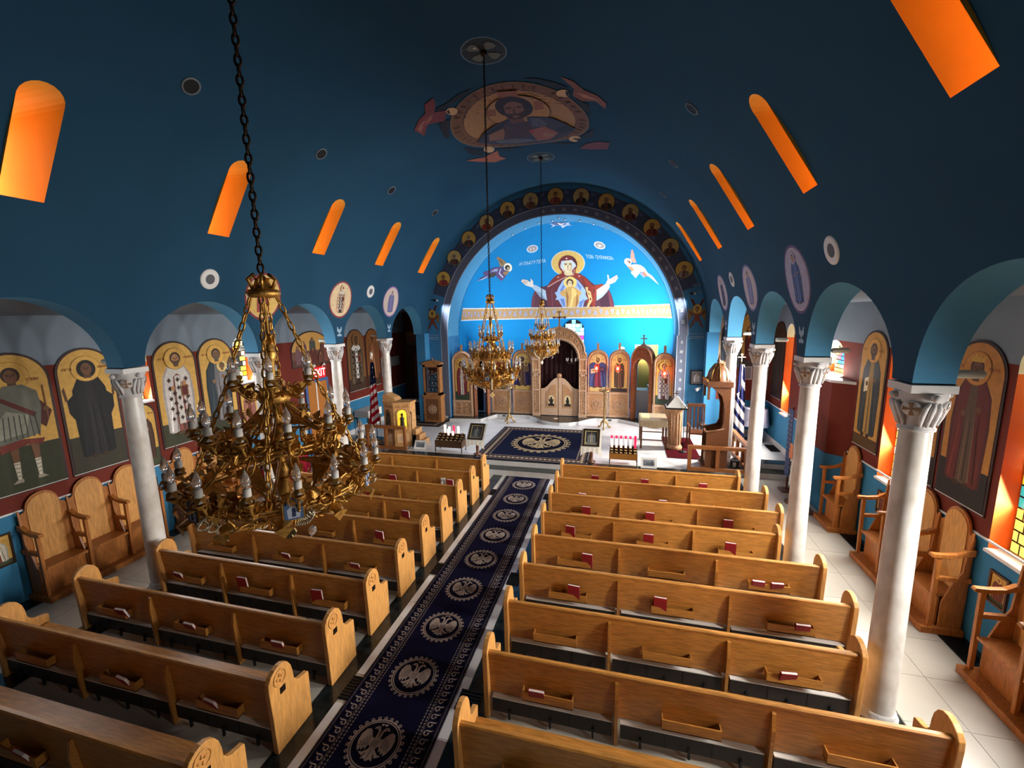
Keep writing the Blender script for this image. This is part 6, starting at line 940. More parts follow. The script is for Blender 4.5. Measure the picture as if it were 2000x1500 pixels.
def icon_stand(x,y,l,li,kw,lc):
    t=thing('icon_stand',l,'icon stand',(x,y,.329),0,'icon stands flanking the altar steps'); MB().lathe([(.12,0),(.13,.03),(.05,.06),(.045,.2),(.055,.24),(.04,.28),(.05,.42),(.04,.55)],14).build('post',DARKW,t)
    M=Matrix.Translation((0,0,.72))@Matrix.Rotation(-radians(42),4,'X')
    MB().box((-.25,-.02,-.28),(.25,.02,.3),M).build('desk',DARKW,t)
    c=thing('icon_cloth',lc,'cloth',(x,y,.329)); cm=MB(); n=16
    cm.add([tuple(M@Vector((-.29,-.024,-.3))),tuple(M@Vector((.29,-.024,-.3))),tuple(M@Vector((.29,-.024,.32))),tuple(M@Vector((-.29,-.024,.32)))],[(0,1,2,3)])
    b0=M@Vector((0,-.024,-.3))
    for i in range(n):
        x0,x1=-.29+.58*i/n,-.29+.58*(i+1)/n; d=lambda q:.12+.14*abs(q/.29)**2
        cm.add([(x0,b0.y,b0.z),(x1,b0.y,b0.z),(x1*1.05,b0.y-.02+.012*sin(i*1.7+1.7),b0.z-d(x1)),(x0*1.05,b0.y-.02+.012*sin(i*1.7),b0.z-d(x0))],[(0,1,2,3)],True)
    cm.build('cloth',CLOTH,c)
    k=thing('standing_icon',li,'icon',(x,y,.329)); fr=MB(); fr.box((-.24,-.075,-.27),(.24,-.03,-.225),M).box((-.24,-.075,.24),(.24,-.03,.29),M).box((-.24,-.075,-.225),(-.195,-.03,.24),M).box((.195,-.075,-.225),(.24,-.03,.24),M); fr.build('frame',mat('black_brown_frame',(36,26,20),.4),k)
    g=MB().box((-.195,-.04,-.225),(.195,-.03,.24),M); g.build('backing',BORD,k)
    paint('picture',[((196,176,120),[(-.19,0),(.19,0),(.19,.46),(-.19,.46)])]+[(c_,[(a,b+.02) for a,b in p]) for c_,p in saint(.33,.42,arch=False,gf=.2,**kw)],lambda u,v,h:tuple(M@Vector((u,-.042-h,v-.225))),parent=k)
icon_stand(-1.82,12.5,'turned wooden icon stand left of the altar steps','dark framed icon with a gold inner edge lying on the left cloth draped stand',dict(robe=(70,74,76),inner=(110,110,104),bg=(50,54,56),ground=(90,90,84),seed=41),'white cloth draped over the left icon stand')
icon_stand(1.76,12.5,'turned wooden icon stand right of the altar steps','dark framed icon of pale figures on the right cloth draped stand',dict(robe=(96,98,96),inner=(130,124,110),bg=(40,42,44),ground=(110,108,100),seed=42),'white cloth draped over the right icon stand')
def votive(x0,x1,y0,y1,z0,z1,rows,cols,l,mt,side):
    t=thing('votive_stand',l,'votive stand',((x0+x1)/2,(y0+y1)/2,.328),0,'votive candle stands'); w,d=x1-x0,y1-y0
    for sx in (-1,1):
        for sy in (-1,1): MB().box((sx*(w/2-.012)-.012,sy*(d/2-.012)-.012,0),(sx*(w/2-.012)+.012,sy*(d/2-.012)+.012,z0-.328)).build('leg',DARKMETAL,t)
    MB().box((-w/2,-d/2,z0-.328),(w/2,d/2,z1-.328)).build('tray_box',mt,t)
    st_=MB(); pos=[]
    for r in range(rows):
        ya=-d/2+d*r/rows; z=z1-.328+.05*r
        st_.box((-w/2+.01,ya,z1-.328),(w/2-.01,ya+d/rows,z+.002))
        for c in range(cols): pos.append((r,c,-w/2+w*(c+.5)/cols,ya+d/rows/2,z))
    st_.build('steps',DARKMETAL,t)
    for r,c,x,y,z in pos: MB().lathe([(0,.002),(.035,.002),(.04,.03),(.036,.03),(.03,.008)],10,x,y,z).build('cup',BRASS,t)
    return t,pos
CAND=0
def lit(t,p,h,red,l,g):
    k=thing('votive_candle',l,'candle',(t.location.x+p[2],t.location.y+p[3],t.location.z+p[4]+.03),0,g)
    if red!='all': MB().lathe([(0,0),(.03,0),(.036,h*.6),(.037,h*(.75 if red else 1))],12).build('glass',GLOW,k)
    else: MB().lathe([(0,0),(.03,0),(.036,h*.6),(.037,h)],12).build('red_glass',REDTOP,k)
    if red==1: MB().lathe([(.037,h*.75),(.037,h*.97),(.0,h)],12).build('red_rim',REDTOP,k)
    MB().ball((0,0,h*.5),.02,.02,.05,8,5).build('flame',FLAME,k)
t,ps=votive(-3.27,-2.34,12.46,12.86,.5,.72,4,6,'low brass tiered votive stand left of the carpet with a few lit candles',mat('brown_metal_tray',(92,66,48),.5,.3),-1)
for n_,(i,h,red) in enumerate(((19,.26,0),(20,.2,0),(21,.24,'all'),(14,.2,0),(15,.12,0),(22,.22,0))): lit(t,ps[i],h,red,'%s lit candle on the left votive stand'%['tall white leftmost','second white','pink red glowing','short front white','tiny low','white rightmost'][n_],'lit candles on the left votive stand')
t,ps=votive(2.28,3.08,12.44,12.78,.48,.66,4,6,'tiered votive stand right of the carpet carrying six red topped candles',mat('gold_brown_tray',(168,112,50),.45,.3),1)
for k in range(6): lit(t,ps[12+k],.36,'all' if k==5 else 1,'%s tall red topped candle on the right votive stand, counted from the left'%ordn[k].replace('front','first') if k<5 else 'all red candle at the right end of the right votive stand','lit candles on the right votive stand')
def sign(x,y,z,l,rz=0):
    t=thing('sign',l,'sign',(x,y,z),rz); M=Matrix.Rotation(-.5,4,'X'); MB().box((-.22,-.01,0),(.22,.01,.3),M).build('board',PAPER,t); r=random.Random(2)
    paint('print',[((150,156,160),[(-.15,.06),(.15,.06),(.15,.24),(-.15,.24)])]+[((70,76,84),[(-.14+.03*i,.07),(-.12+.03*i,.07),(-.12+.03*i,.12+r.random()*.11),(-.14+.03*i,.12+r.random()*.11)]) for i in range(10)],lambda u,v,h:tuple(M@Vector((u,-.011-h,v))),parent=t)
sign(3.39,12.3,.33,'white framed print leaning at the edge of the raised floor, right'); sign(-3.9,12.62,.33,'white framed print leaning at the edge of the raised floor, left')
# tall table with gold cloth
t=thing('table','tall narrow wooden table before the right side door','table',(3.62,14.66,.329))
for sx in (-1,1):
    for sy in (-1,1): MB().box((sx*.38-.03,sy*.5-.03,0),(sx*.38+.03,sy*.5+.03,.93)).build('leg',DARKW,t)
MB().box((-.41,-.53,.87),(.41,.53,.93)).build('top',DARKW,t)
for sy in (-.5,.5): MB().box((-.36,sy-.015,.28),(.36,sy+.015,.31)).build('stretcher',DARKW,t)
c=thing('table_cloth','grey gold brocade cloth over the tall table','cloth',(3.62,14.66,.329)); BRO=mat('gold_brocade',(168,148,116),.5,var=.3,vscale=40)
m=MB(); m.box((-.43,-.55,.935),(.43,.55,.945)); 
for i in range(22):
    u0,u1=-.43+.86*i/22,-.43+.86*(i+1)/22; z=lambda u:.72-.03*cos(u*9); 
    for y,s in ((-.55,-1),(.55,1)): m.add([(u0,y,.94),(u1,y,.94),(u1,y+s*.015*(1+sin(i*1.9+1.9)),z(u1)),(u0,y+s*.015*(1+sin(i*1.9)),z(u0))],[(0,1,2,3)],True)
    v0,v1=-.55+1.1*i/22,-.55+1.1*(i+1)/22
    for x,s in ((-.43,-1),(.43,1)): m.add([(x,v0,.94),(x,v1,.94),(x+s*.012*(1+sin(i*2.1+2.1)),v1,.74),(x+s*.012*(1+sin(i*2.1)),v0,.74)],[(0,1,2,3)],True)
m.build('cloth',BRO,c)
t=thing('reflection_patch','pale yellow reflection of the wall, added flat on the brocade cloth','reflection',(3.38,14.85,1.276)); MB().box((-.13,-.45,0),(.13,.25,.003)).build('sheet',mat('reflection_yellow',(246,214,140),.6),t)  # thin slab stands in for the yellow wall mirrored in the table top
# lectern with open book, microphone
t=thing('lectern','round fluted wooden lectern on the dark red carpet','lectern',(4.28,14.35,.34)); m=MB(); m.lathe([(.24,0),(.25,.05),(.22,.1),(.2,.14),(.2,1.2),(.24,1.26),(.26,1.34)],24); m.build('body',TANW,t)
m=MB()
for k in range(14): a=2*pi*k/14; m.tube([(.203*cos(a),.203*sin(a),.16),(.203*cos(a),.203*sin(a),1.18)],.014,5)
m.build('fluting',TANW,t); MB().box((-.33,-.28,1.34),(.33,.28,1.38)).build('top',BLACK,t)
t=thing('book_rest','white four sided pyramid book rest with a small cross on the lectern','book rest',(4.28,14.35,1.722)); MB().add([(-.3,-.24,0),(.33,-.24,0),(.33,.24,0),(-.3,.24,0),(-.02,-.05,.34),(.04,-.05,.34),(.04,.05,.34),(-.02,.05,.34)],[(0,1,5,4),(1,2,6,5),(2,3,7,6),(3,0,4,7),(4,5,6,7),(0,3,2,1)]).build('slopes',PAPER,t)
paint('dark_cover',[((24,22,24),[(-.2,.1),(.2,.1),(.16,.8),(-.16,.8)])],lambda u,v,h:(-.3+.28*v-h,u*(1-.8*v)*1.0,.34*v+.003+h),parent=t); cross_mesh(lambda u,v,h:(u,h,v),.01,.33,.28).build('cross',BRASS,t)
t=thing('microphone','black gooseneck microphone on a floor stand before the lectern','microphone',(4.5,13.98,.34)); MB().lathe([(0,0),(.12,.0),(.12,.02),(.015,.03)],16).build('base',BLACK,t); MB().tube([(0,0,.02),(0,0,1.2),(.01,.01,1.4),(.08,.05,1.56)],.011,8).build('stand',BLACK,t); MB().ball((.09,.055,1.59),.028,.028,.04).build('head',BLACK,t)
# bishop's throne
TH=mat('throne_brown_oak',(104,62,34),.42,var=.3,vscale=10,stretch=(6,6,1.4))
t=thing('throne','tall canopied wooden throne with a domed and spired rooftop','throne',(5.2,12.83,.33),-pi/2); bx=lambda n,a,b,m=TH:MB().box(a,b).build(n,m,t,bevel=.006)
bx('platform',(-.35,-.38,0),(.35,.28,.1)); bx('back_panel',(-.3,.2,.1),(.32,.26,2.35)); bx('seat',(-.3,-.28,.5),(.3,.2,.56)); bx('seat_front',(-.28,-.26,.1),(.28,-.22,.5))
for s in (-1,1):
    MB().prism([(-.3,.1),(.22,.1),(.22,2.35),(-.24,2.35),(-.12,2.26),(.04,2.1),(.12,1.8),(.12,1.35),(.04,1.16),(-.3,1.06)],lambda u,v,d:(d,u,v),s*.31-.025,s*.31+.025).build('side_panel',TH,t); MB().tube([(s*.31,.15,1.2),(s*.31,-.1,1.12),(s*.31,-.3,1.08),(s*.31,-.38,1.14),(s*.31,-.36,1.2)],[.035,.035,.04,.045,.03],8).build('arm_scroll',TH,t)
    MB().box((s*.3-.03,-.33,2.0),(s*.3+.03,-.27,2.35)).build('drop_post',TH,t)
MB().box((-.36,-.36,2.35),(.38,.3,2.5)).build('canopy',DARKW,t,bevel=.01); m=MB()
for i in range(12): m.prism([(-.36+.74*i/12,2.5),(-.36+.74*(i+1)/12,2.5),(-.36+.74*(i+.5)/12,2.56)],lambda u,v,d:(u,-.36+d,v),0,.03)
for i in range(10): m.prism([(-.36+.66*i/10,2.5),(-.36+.66*(i+1)/10,2.5),(-.36+.66*(i+.5)/10,2.56)],lambda u,v,d:(-.36+d,u,v),0,.03)
m.build('cresting',GOLD,t); MB().lathe([(.27,2.5),(.265,2.62),(.23,2.76),(.17,2.88),(.08,2.96),(.03,3.0),(.05,3.03),(.03,3.08),(.0,3.28)],20,0,-.03).build('dome',TH,t); m=MB()
for k in range(8): a=2*pi*k/8; m.tube([(.28*cos(a),-.03+.28*sin(a),2.52),(.268*cos(a),-.03+.268*sin(a),2.64),(.23*cos(a),-.03+.23*sin(a),2.78),(.1*cos(a),-.03+.1*sin(a),2.96)],.014,5)
m.build('dome_ribs',GOLD,t); carve(lambda u,v,h:(u,-.265-h,v),-.2,.2,.14,.48,.0,t); carve(lambda u,v,h:(-.338-h,u,v),-.2,.14,.2,1.0,0,t)
t=thing('armchair','carved dark wooden armchair with a slatted back beside the throne','chair',(5.0,14.75,.34)); 
for sx in (-1,1):
    for sy in (-1,1): MB().box((sx*.25-.025,sy*.25-.025,0),(sx*.25+.025,sy*.25+.025,1.3 if sy>0 else .68)).build('leg',DARKW,t)
    MB().box((sx*.25-.03,-.32,.68),(sx*.25+.03,.25,.72)).build('arm',DARKW,t)
MB().box((-.25,-.25,.44),(.25,.25,.49)).build('seat',DARKW,t); MB().box((-.27,.23,1.26),(.27,.28,1.36)).build('top_rail',DARKW,t)
for k in range(4): MB().box((-.2+.12*k,.235,.5),(-.15+.12*k,.265,1.26)).build('slat',DARKW,t)
RAILW=mat('rail_oak',(140,84,42),.42,var=.25,vscale=6,stretch=(2,8,8))
def rail(l,P,z0,z1,npost):
    c=P[0]; t=thing('chanter_rail',l,'rail',(c[0],c[1],.328),0,'low oak rails beside the altar steps')
    for (xa,ya),(xb,yb),n in zip(P[:-1],P[1:],npost):
        Lx=sqrt((xb-xa)**2+(yb-ya)**2); M=Matrix.Translation((xa-c[0],ya-c[1],0))@Matrix.Rotation(atan2(yb-ya,xb-xa),4,'Z')
        MB().box((0,-.06,z1-.09),(Lx,.06,z1),M).build('top_rail',RAILW,t); MB().box((0,-.04,.0),(Lx,.04,.09),M).build('bottom_rail',RAILW,t)
        for k in range(n): x=.05+(Lx-.1)*k/(n-1); MB().box((x-.045,-.045,.09),(x+.045,.045,z1-.09),M).build('post',RAILW,t)
rail('oak rail in front of the throne on the right',[(4.42,12.4),(5.96,12.4)],0,.72,[3]); rail('oak rail running back beside the throne toward the far wall',[(6.0,12.47),(6.0,14.4)],0,.72,[4])
rail('oak rail in front of the carved pulpit on the left',[(-5.8,12.48),(-4.3,12.48)],0,.8,[3])
m=MB() 
t=thing('kick_stool','small black stool standing behind the right hand rail','stool',(5.72,12.78,.33)); MB().box((-.1,-.09,.2),(.1,.09,.24)).build('top',BLACK,t)
for sx in (-1,1):
    for sy in (-1,1): MB().box((sx*.08-.015,sy*.07-.015,0),(sx*.08+.015,sy*.07+.015,.2)).build('leg',BLACK,t)
# pulpit
t=thing('pulpit','carved pale oak pulpit with arched niches on the left','pulpit',(-4.82,12.6,.33)); PO=[(0,0.06),(.48,.32),(.48,.72),(-.28,.72),(-.3,.5),(-.52,.32)]; f=lambda u,v,d:(u,v,d)
PU=mat('pulpit_oak',(186,138,86),.45,var=.22,vscale=9); MB().prism(PO,f,0,1.5).build('body',PU,t,bevel=.008); sc=lambda k:[(a*k,.42+(b-.42)*k) for a,b in PO]
MB().prism(sc(1.06),f,0,.08).build('plinth',PU,t); MB().prism(sc(1.05),f,1.46,1.53).build('cornice',PU,t); MB().prism(sc(1.02),f,.5,.55).build('string_moulding',PU,t)
YN=mat('lit_yellow_niche',(240,206,60),.6,emit=.55,ecol=(250,200,50)); BRN=mat('bronze_figure',(44,36,26),.5,.3)  # emission puts light into one niche; its twin stays plain brown
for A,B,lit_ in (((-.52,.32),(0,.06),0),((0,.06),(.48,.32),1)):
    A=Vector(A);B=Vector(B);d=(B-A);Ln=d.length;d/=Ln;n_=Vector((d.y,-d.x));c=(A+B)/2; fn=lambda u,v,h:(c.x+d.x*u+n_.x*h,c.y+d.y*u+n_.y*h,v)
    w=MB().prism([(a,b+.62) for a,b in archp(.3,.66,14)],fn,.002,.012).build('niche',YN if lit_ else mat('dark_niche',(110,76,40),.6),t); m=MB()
    for o_ in (.165,.19): m.tube([fn(o_,.62,.012)]+[fn(o_*cos(pi*i/12),1.13+o_*sin(pi*i/12),.012) for i in range(13)]+[fn(-o_,.62,.012)],.014,6)
    m.build('niche_moulding',PU,w); m=MB(); m.lathe([(.085,.0),(.075,.12),(.06,.28),(.075,.36),(.035,.42),(.03,.44)],12,*fn(0,.63,.03)); m.ball(fn(0,1.12,.03),.042,.042,.055); m.build('bronze_figure',BRN,w)
    m=MB()
    for k in range(5): m.tube([fn(-.18+.09*k,1.36,.004),fn(-.15+.09*k,1.42,.012),fn(-.11+.09*k,1.37,.004)],.012,5)
    m.build('carved_frieze',PU,w); q=MB().prism([(-.2,.14),(.2,.14),(.2,.46),(-.2,.46)],fn,.002,.012).build('lower_panel',mat('pale_carved_panel',(206,166,120),.5),t); carve(fn,-.18,.18,.16,.44,.012,q)
MB().prism([(0,1.5),(.4,1.5),(.5,1.56),(.4,1.66),(.1,1.78),(0,1.74)],lambda u,v,d:(-.52+u,.3+d,v),0,.42).build('reading_desk',PU,t)
s_=thing('pulpit_steps','three pale wooden steps climbing to the right side of the pulpit','steps',(-4.31,12.95,.33)); 
for k in range(3): MB().box((0+.0,0,0),(.14*(3-k),.46,.19*(k+1)) if False else (.13*(3-k),.46,.19*(k+1))).build('step',PU,s_)
t=thing('microphone','thin black microphone stand in front of the pulpit steps','microphone',(-4.2,12.72,.33)); MB().tube([(0,0,.0),(0,0,1.2)],.014,8).build('stand',BLACK,t); m=MB()
for k in range(3): a=2*pi*k/3; m.tube([(0,0,.12),(.2*cos(a),.2*sin(a),.012)],.011,6)
m.build('tripod',BLACK,t); MB().ball((0,-.02,1.22),.022,.022,.05).build('head',BLACK,t)
# flags
def flag(x,y,l,h,items,finial,w0,w1,zt,zb,sweep=.0,pole=BRASS):
    t=thing('flag',l,'flag',(x,y,.329)); MB().lathe([(0,0),(.16,0),(.16,.03),(.05,.06),(.03,.12)],18).build('base',BRASS,t); MB().tube([(0,0,.05),(0,0,h)],.014,8).build('pole',pole,t); finial(h).build('finial',mat('bright_finial',(244,236,220),.25,.6),t)
    n=40; V=lambda u,v,q:(lambda ww,ph:(sweep*(1-v)+(u-.35)*ww,-.03-.02*(1-v)+.035*sin(u*15+v*3)*(.4+.6*(1-v)),zb+(zt-zb)*v+.1*(u-.5)*(1-v)))(w0+(w1-w0)*(1-v)**.8,0)
    paint('cloth',items,lambda u,v,q:(lambda p:(p[0],p[1]-q,p[2]))(V(u,v,q)),WOOL,t,maxlen=.09,h0=0,dh=.0015)
RS,WS,BS=(168,28,44),(214,206,204),(26,32,60)
I=[(WS,[(0,0),(1,0),(1,1),(0,1)])]+[(RS,[(0,a),(1,a+.1),(1,a+.17),(0,a+.07)]) for a in (-.08,.06,.2,.34,.48,.62)]+[(RS,[(0,0),(.18,0),(.3,.36),(.1,.4)]),(BS,[(0,.62),(1,.66),(1,1),(0,1)])]+[((220,220,224),[(a+.05*cos(pi/2+q*2*pi/5*2),b+.02*sin(pi/2+q*2*pi/5*2)) for q in range(5)]) for a,b in ((.4,.7),(.7,.76),(.35,.84),(.6,.92))]
def flame_fin(h): return MB().lathe([(0,h-.02),(.03,h),(.012,h+.06),(.04,h+.14),(.03,h+.22),(0,h+.32)],10)
flag(-5.78,13.12,'limp red and white striped flag with a dark blue canton beside the pulpit',2.95,I,flame_fin,.14,.42,2.85,.72,-.1)
NB=(28,30,62); I=[(WS,[(0,0),(1,0),(1,1),(0,1)])]+[(NB,[(0,a+.16),(1,a-.06),(1,a+.02),(0,a+.24)]) for a in (-.02,.17,.36)]+[(NB,[(0,.6),(.45,.62),(.4,1),(0,1)]),(NB,[(.35,.55),(1,.45),(1,.62),(.6,.72)]),(NB,[(.6,.8),(1,.74),(1,.95),(.7,1)])]
def cross_fin(h): return cross_mesh(lambda u,v,d:(u,d,v),0,h,.42)
flag(6.42,15.65,'limp blue and white striped flag behind the throne',2.72,I,cross_fin,.14,.4,2.62,.2,-.04)
# carved display cabinet
t=thing('display_cabinet','carved oak display cabinet with silver vessels behind glass','cabinet',(-4.98,16.24,.34)); CB=mat('cabinet_oak',(164,112,66),.45,var=.25,vscale=8)
MB().box((-.39,-.2,0),(.39,.2,1.08)).build('base',CB,t,bevel=.008); MB().box((-.42,-.23,1.08),(.42,.23,1.14)).build('ledge',CB,t); b=MB()
b.box((-.36,-.17,1.14),(-.27,.17,2.4)).box((.27,-.17,1.14),(.36,.17,2.4)).box((-.36,.13,1.14),(.36,.17,2.4)).box((-.36,-.17,1.14),(.36,.17,1.24)).box((-.36,-.17,2.3),(.36,.17,2.4)); b.build('case',CB,t)
MB().prism([(-.4,2.4),(.4,2.4),(.4,2.46),(.2,2.54),(0,2.58),(-.2,2.54),(-.4,2.46)],lambda u,v,d:(u,d,v),-.2,.2).build('pediment',CB,t); MB().lathe([(.02,2.57),(.03,2.62),(.01,2.68),(0,2.76)],8).build('finial',CB,t)
q=MB().box((-.27,-.205,.1),(.27,-.2,.98)).build('front_panel',mat('carved_dark_panel',(120,76,42),.55,var=.4,vscale=30,bump=.8,bscale=60),t); carve(lambda u,v,h:(u,-.206-h,v),-.25,.25,.15,.95,0,q)
MB().box((-.27,.12,1.24),(.27,.13,2.3)).build('back_board',mat('cabinet_back_brown',(92,66,46),.7),t)  # back board in a darker brown than the case
for z in (1.5,1.76,2.0): MB().box((-.27,-.1,z),(.27,.12,z+.012)).build('shelf',CB,t)
MB().box((-.27,-.165,1.24),(.27,-.16,2.3)).build('glass_door',mat('clear_glass',(255,255,255),.02,trans=1,spec=.5),t)
k=0
for z in (1.25,1.512,1.772,2.012):
    for x in (-.17,-.02,.14):
        k+=1; v=thing('silver_vessel','small silver vessel, %s on the %s cabinet shelf'%({-.17:'left',-.02:'middle',.14:'right'}[x],{1.25:'bottom',1.512:'second',1.772:'third',2.012:'top'}[z]),'vessel',(-4.98+x,16.22,.34+z),0,'silver vessels in the cabinet'); h=.1+.03*((k*7)%4)
        MB().lathe([(0,0),(.04,0),(.02,.02),(.018,h*.4),(.05,h*.6),(.055,h*.85),(.03,h),(0,h+.02)],12).build('vessel_body',SILVER,v)
# left side table, notices, tall door, cupboard
t=thing('side_table','small table with a cream cloth under the brown icons on the left','table',(-6.95,14.45,.33))
for sx in (-1,1):
    for sy in (-1,1): MB().box((sx*.24-.02,sy*.4-.02,0),(sx*.24+.02,sy*.4+.02,.82)).build('leg',DARKW,t)
MB().box((-.28,-.45,.82),(.28,.45,.86)).build('top',DARKW,t); c=thing('table_cloth','cream cloth hanging over the small left side table','cloth',(-6.95,14.45,.33)); m=MB(); m.box((-.3,-.47,.865),(.3,.47,.872))
for i in range(16):
    v0,v1=-.47+.94*i/16,-.47+.94*(i+1)/16; m.add([(.3,v0,.87),(.3,v1,.87),(.31+.012*sin(i*1.8+1.8),v1,.6),(.31+.012*sin(i*1.8),v0,.6)],[(0,1,2,3)],True); u0,u1=-.3+.6*i/16,-.3+.6*(i+1)/16; m.add([(u0,-.47,.87),(u1,-.47,.87),(u1,-.48,.62),(u0,-.48,.62)],[(0,1,2,3)],True)
m.build('cloth',CLOTH,c)
for y0,y1,z0,z1,l in ((16.12,16.9,2.2,3.0,'grey white notice panel on the left wall behind the far left column'),(16.95,17.6,2.55,2.95,'smaller grey white notice panel beside it on the dark left wall')):
    t=thing('notice_board',l,'notice',(XL+.02,(y0+y1)/2,z0)); MB().box((0,-(y1-y0)/2,0),(.03,(y1-y0)/2,z1-z0)).build('board',mat('grey_board',(150,152,156),.6),t); paint('print',[((120,122,128),[(-.3,.08+.06*k),(.26,.08+.06*k),(.26,.09+.06*k),(-.3,.09+.06*k)]) for k in range(int((z1-z0-.1)/.06))],lambda u,v,h:(.031+h,u*(y1-y0)/.8,v),parent=t)
t=thing('door','tall brown wooden door in the dark end of the left aisle','door',(-6.32,18.2,.325)); MB().box((-.4,-.05,0),(.4,0,2.6)).build('leaf',DARKW,t); MB().box((-.46,-.07,0),(-.4,0,2.68)).box((.4,-.07,0),(.46,0,2.68)).box((-.46,-.07,2.6),(.46,0,2.68)).build('frame',DARKW,t); MB().ball((.32,-.08,1.05),.03).build('knob',BRASS,t)
t=thing('cupboard','low black cupboard with a white edge on the raised floor, far left','cupboard',(-6.55,17.4,.325)); MB().box((-.5,-.25,0),(.5,.25,.62)).build('body',BLACK,t); MB().box((-.52,-.27,.62),(.52,.27,.65)).build('top',WHITEP,t)
for x,z,r,l in ((-6.9,3.4,.22,'dim framed icon on the dark end wall, left'),(-6.2,3.6,.2,'dim framed icon on the dark end wall above the tall door')):
    t=thing('picture',l,'picture',(x,18.2,z)); MB().box((-r,-.03,0),(r,0,.6)).build('frame',DARKW,t); paint('picture',saint(2*r-.06,.52,arch=False,robe=(90,60,50),bg=(120,86,50),gf=.2),lambda u,v,h:(u,-.032-h,v+.04),parent=t)
t=thing('wall_switch','small wall switch plate beside the display cabinet','switch',(-5.36,YF,2.05)); MB().box((-.05,-.012,-.07),(.05,0,.07)).build('plate',WHITEP,t); MB().box((-.02,-.02,-.02),(.02,-.012,.02)).build('knob',BLACK,t)
for x,y,l in ((-2.3,17.438,'power outlet on the white platform riser, left of the centre'),(2.15,17.452,'power outlet on the white platform riser, right of the centre')):
    t=thing('power_outlet',l,'outlet',(x,y,.4)); MB().box((-.07,-.012,-.035),(.07,0,.035)).build('plate',mat('grey_plate',(120,118,116),.5),t); MB().box((-.045,-.016,-.02),(-.01,-.012,.02)).box((.01,-.016,-.02),(.045,-.012,.02)).build('socket',BLACK,t)
t=thing('picture','square framed silver icon on the blue wall right of the great arch','picture',(5.19,YF,2.1)); MB().box((-.21,-.06,0),(.21,0,.52)).build('frame',mat('black_brown_frame',(36,26,20),.4),t); paint('picture',[((150,150,150),[(-.17,.04),(.17,.04),(.17,.48),(-.17,.48)])]+[(c,[(a,b+.05) for a,b in p]) for c,p in saint(.3,.4,arch=False,robe=(200,196,196),inner=(170,166,160),bg=(120,116,116),gf=0,style='mother',hood=(210,206,204))],lambda u,v,h:(u,-.062-h,v),parent=t)
t=thing('spotlight','white bracket spotlight below the silver icon','spotlight',(5.36,YF,2.0)); MB().tube([(0,0,0),(0,-.12,.0),(-.08,-.2,.02)],.018,8).build('bracket',WHITEP,t); MB().tube([(-.05,-.2,.03),(-.2,-.26,-.06)],[.04,.065],12).build('lamp_head',WHITEP,t)
# exit door on the left wall
dr=struct('door_1',MB().box((XL,11.55,0),(XL+.05,12.66,2.72)),mat('door_frame_blue',(64,92,140),.5)); MB().box((XL+.04,11.64,0),(XL+.06,12.56,2.62)).build('door_leaf',mat('door_honey_wood',(168,104,44),.4,var=.2,vscale=4,stretch=(8,8,1)),dr); MB().box((XL+.06,12.0,.0),(XL+.075,12.045,2.62)).build('edge_strip',WHITEP,dr); MB().ball((XL+.09,12.46,1.05),.03).build('door_handle',BRASS,dr)
t=thing('exit_sign','lit red exit sign with two small lamps above the left door','sign',(XL,12.21,2.74)); MB().box((0,-.3,0),(.08,.3,.34)).build('housing',mat('exit_red_face',(190,16,24),.4,emit=1.1,ecol=(255,20,30)),t)
EXW=mat('exit_letter_white',(255,240,230),.4,emit=2.5,ecol=(255,225,215)); text_mesh('EXIT',.36,lambda u,v,h:(.081+h,u*.82,.17+v),EXW,'lettering',t)
for s in (-1,1): MB().tube([(.04,s*.2,.34),(.06,s*.24,.42),(.12,s*.26,.44)],[.02,.03,.055],10).build('emergency_lamp',WHITEP,t)
# right aisle: cloth covered cross, starry banners, pleated table
t=thing('processional_cross','tall wooden cross draped with a long white cloth by the right wall','cross',(6.78,11.42,.006)); MB().box((-.03,-.03,.04),(.03,.03,2.62)).box((-.025,-.3,2.2),(.025,.3,2.27)).build('cross_beams',DARKW,t); MB().lathe([(0,0),(.2,0),(.2,.04),(.05,.08)],16).build('foot',DARKW,t)
c=thing('hanging_cloth','long white cloth with an orange patch hanging from the wooden cross','cloth',(6.7,11.42,.5)); m=MB()
for i in range(14):
    a,b=i/14,(i+1)/14; q=lambda k,v:(.03*sin(k*22),(-.06+(k-.5)*(.06+.5*(1-v))),v*1.75-.12*(k-.5)*(1-v)*2)
    for j in range(8): m.add([q(a,j/8),q(b,j/8),q(b,(j+1)/8),q(a,(j+1)/8)],[(0,1,2,3)],True)
m.build('cloth',CLOTH,c); paint('orange_patch',[((214,128,76),[(-.02,.62),(.2,.62),(.16,1.0),(-.02,1.0)])],lambda u,v,h:(-.05-h,u,v),parent=c)
def banner(y,l):
    t=thing('banner',l,'banner',(6.86,y,.006),0,'blue starry banners by the right wall'); MB().box((-.02,-.02,0),(.02,.02,2.25)).build('pole',DARKW,t); MB().box((-.15,-.16,0),(.15,.16,.04)).build('foot',DARKW,t)
    MB().box((-.035,-.15,.42),(-.022,.15,2.2)).build('cloth',mat('banner_blue',(70,84,128),.8,var=.15),t); paint('stars',[((196,202,214),[(x+.03*cos(q*pi/4)*(1 if q%2 else .4),.55+.125*k+.03*sin(q*pi/4)*(1 if q%2 else .4)) for q in range(8)]) for k in range(13) for x in (-.08,.07)],lambda u,v,h:(-.036-h,u,v),parent=t)
banner(12.2,'blue banner strip with white stars, left of the second right column'); banner(10.95,'blue banner strip with white stars, right of the white hanging cloth')
t=thing('round_table','round table with a pleated silver lilac skirt in the right corner','table',(7.02,15.85,.33)); PL=mat('lilac_silver_satin',(178,176,196),.4,var=.15,spec=.6); m=MB(); n=64
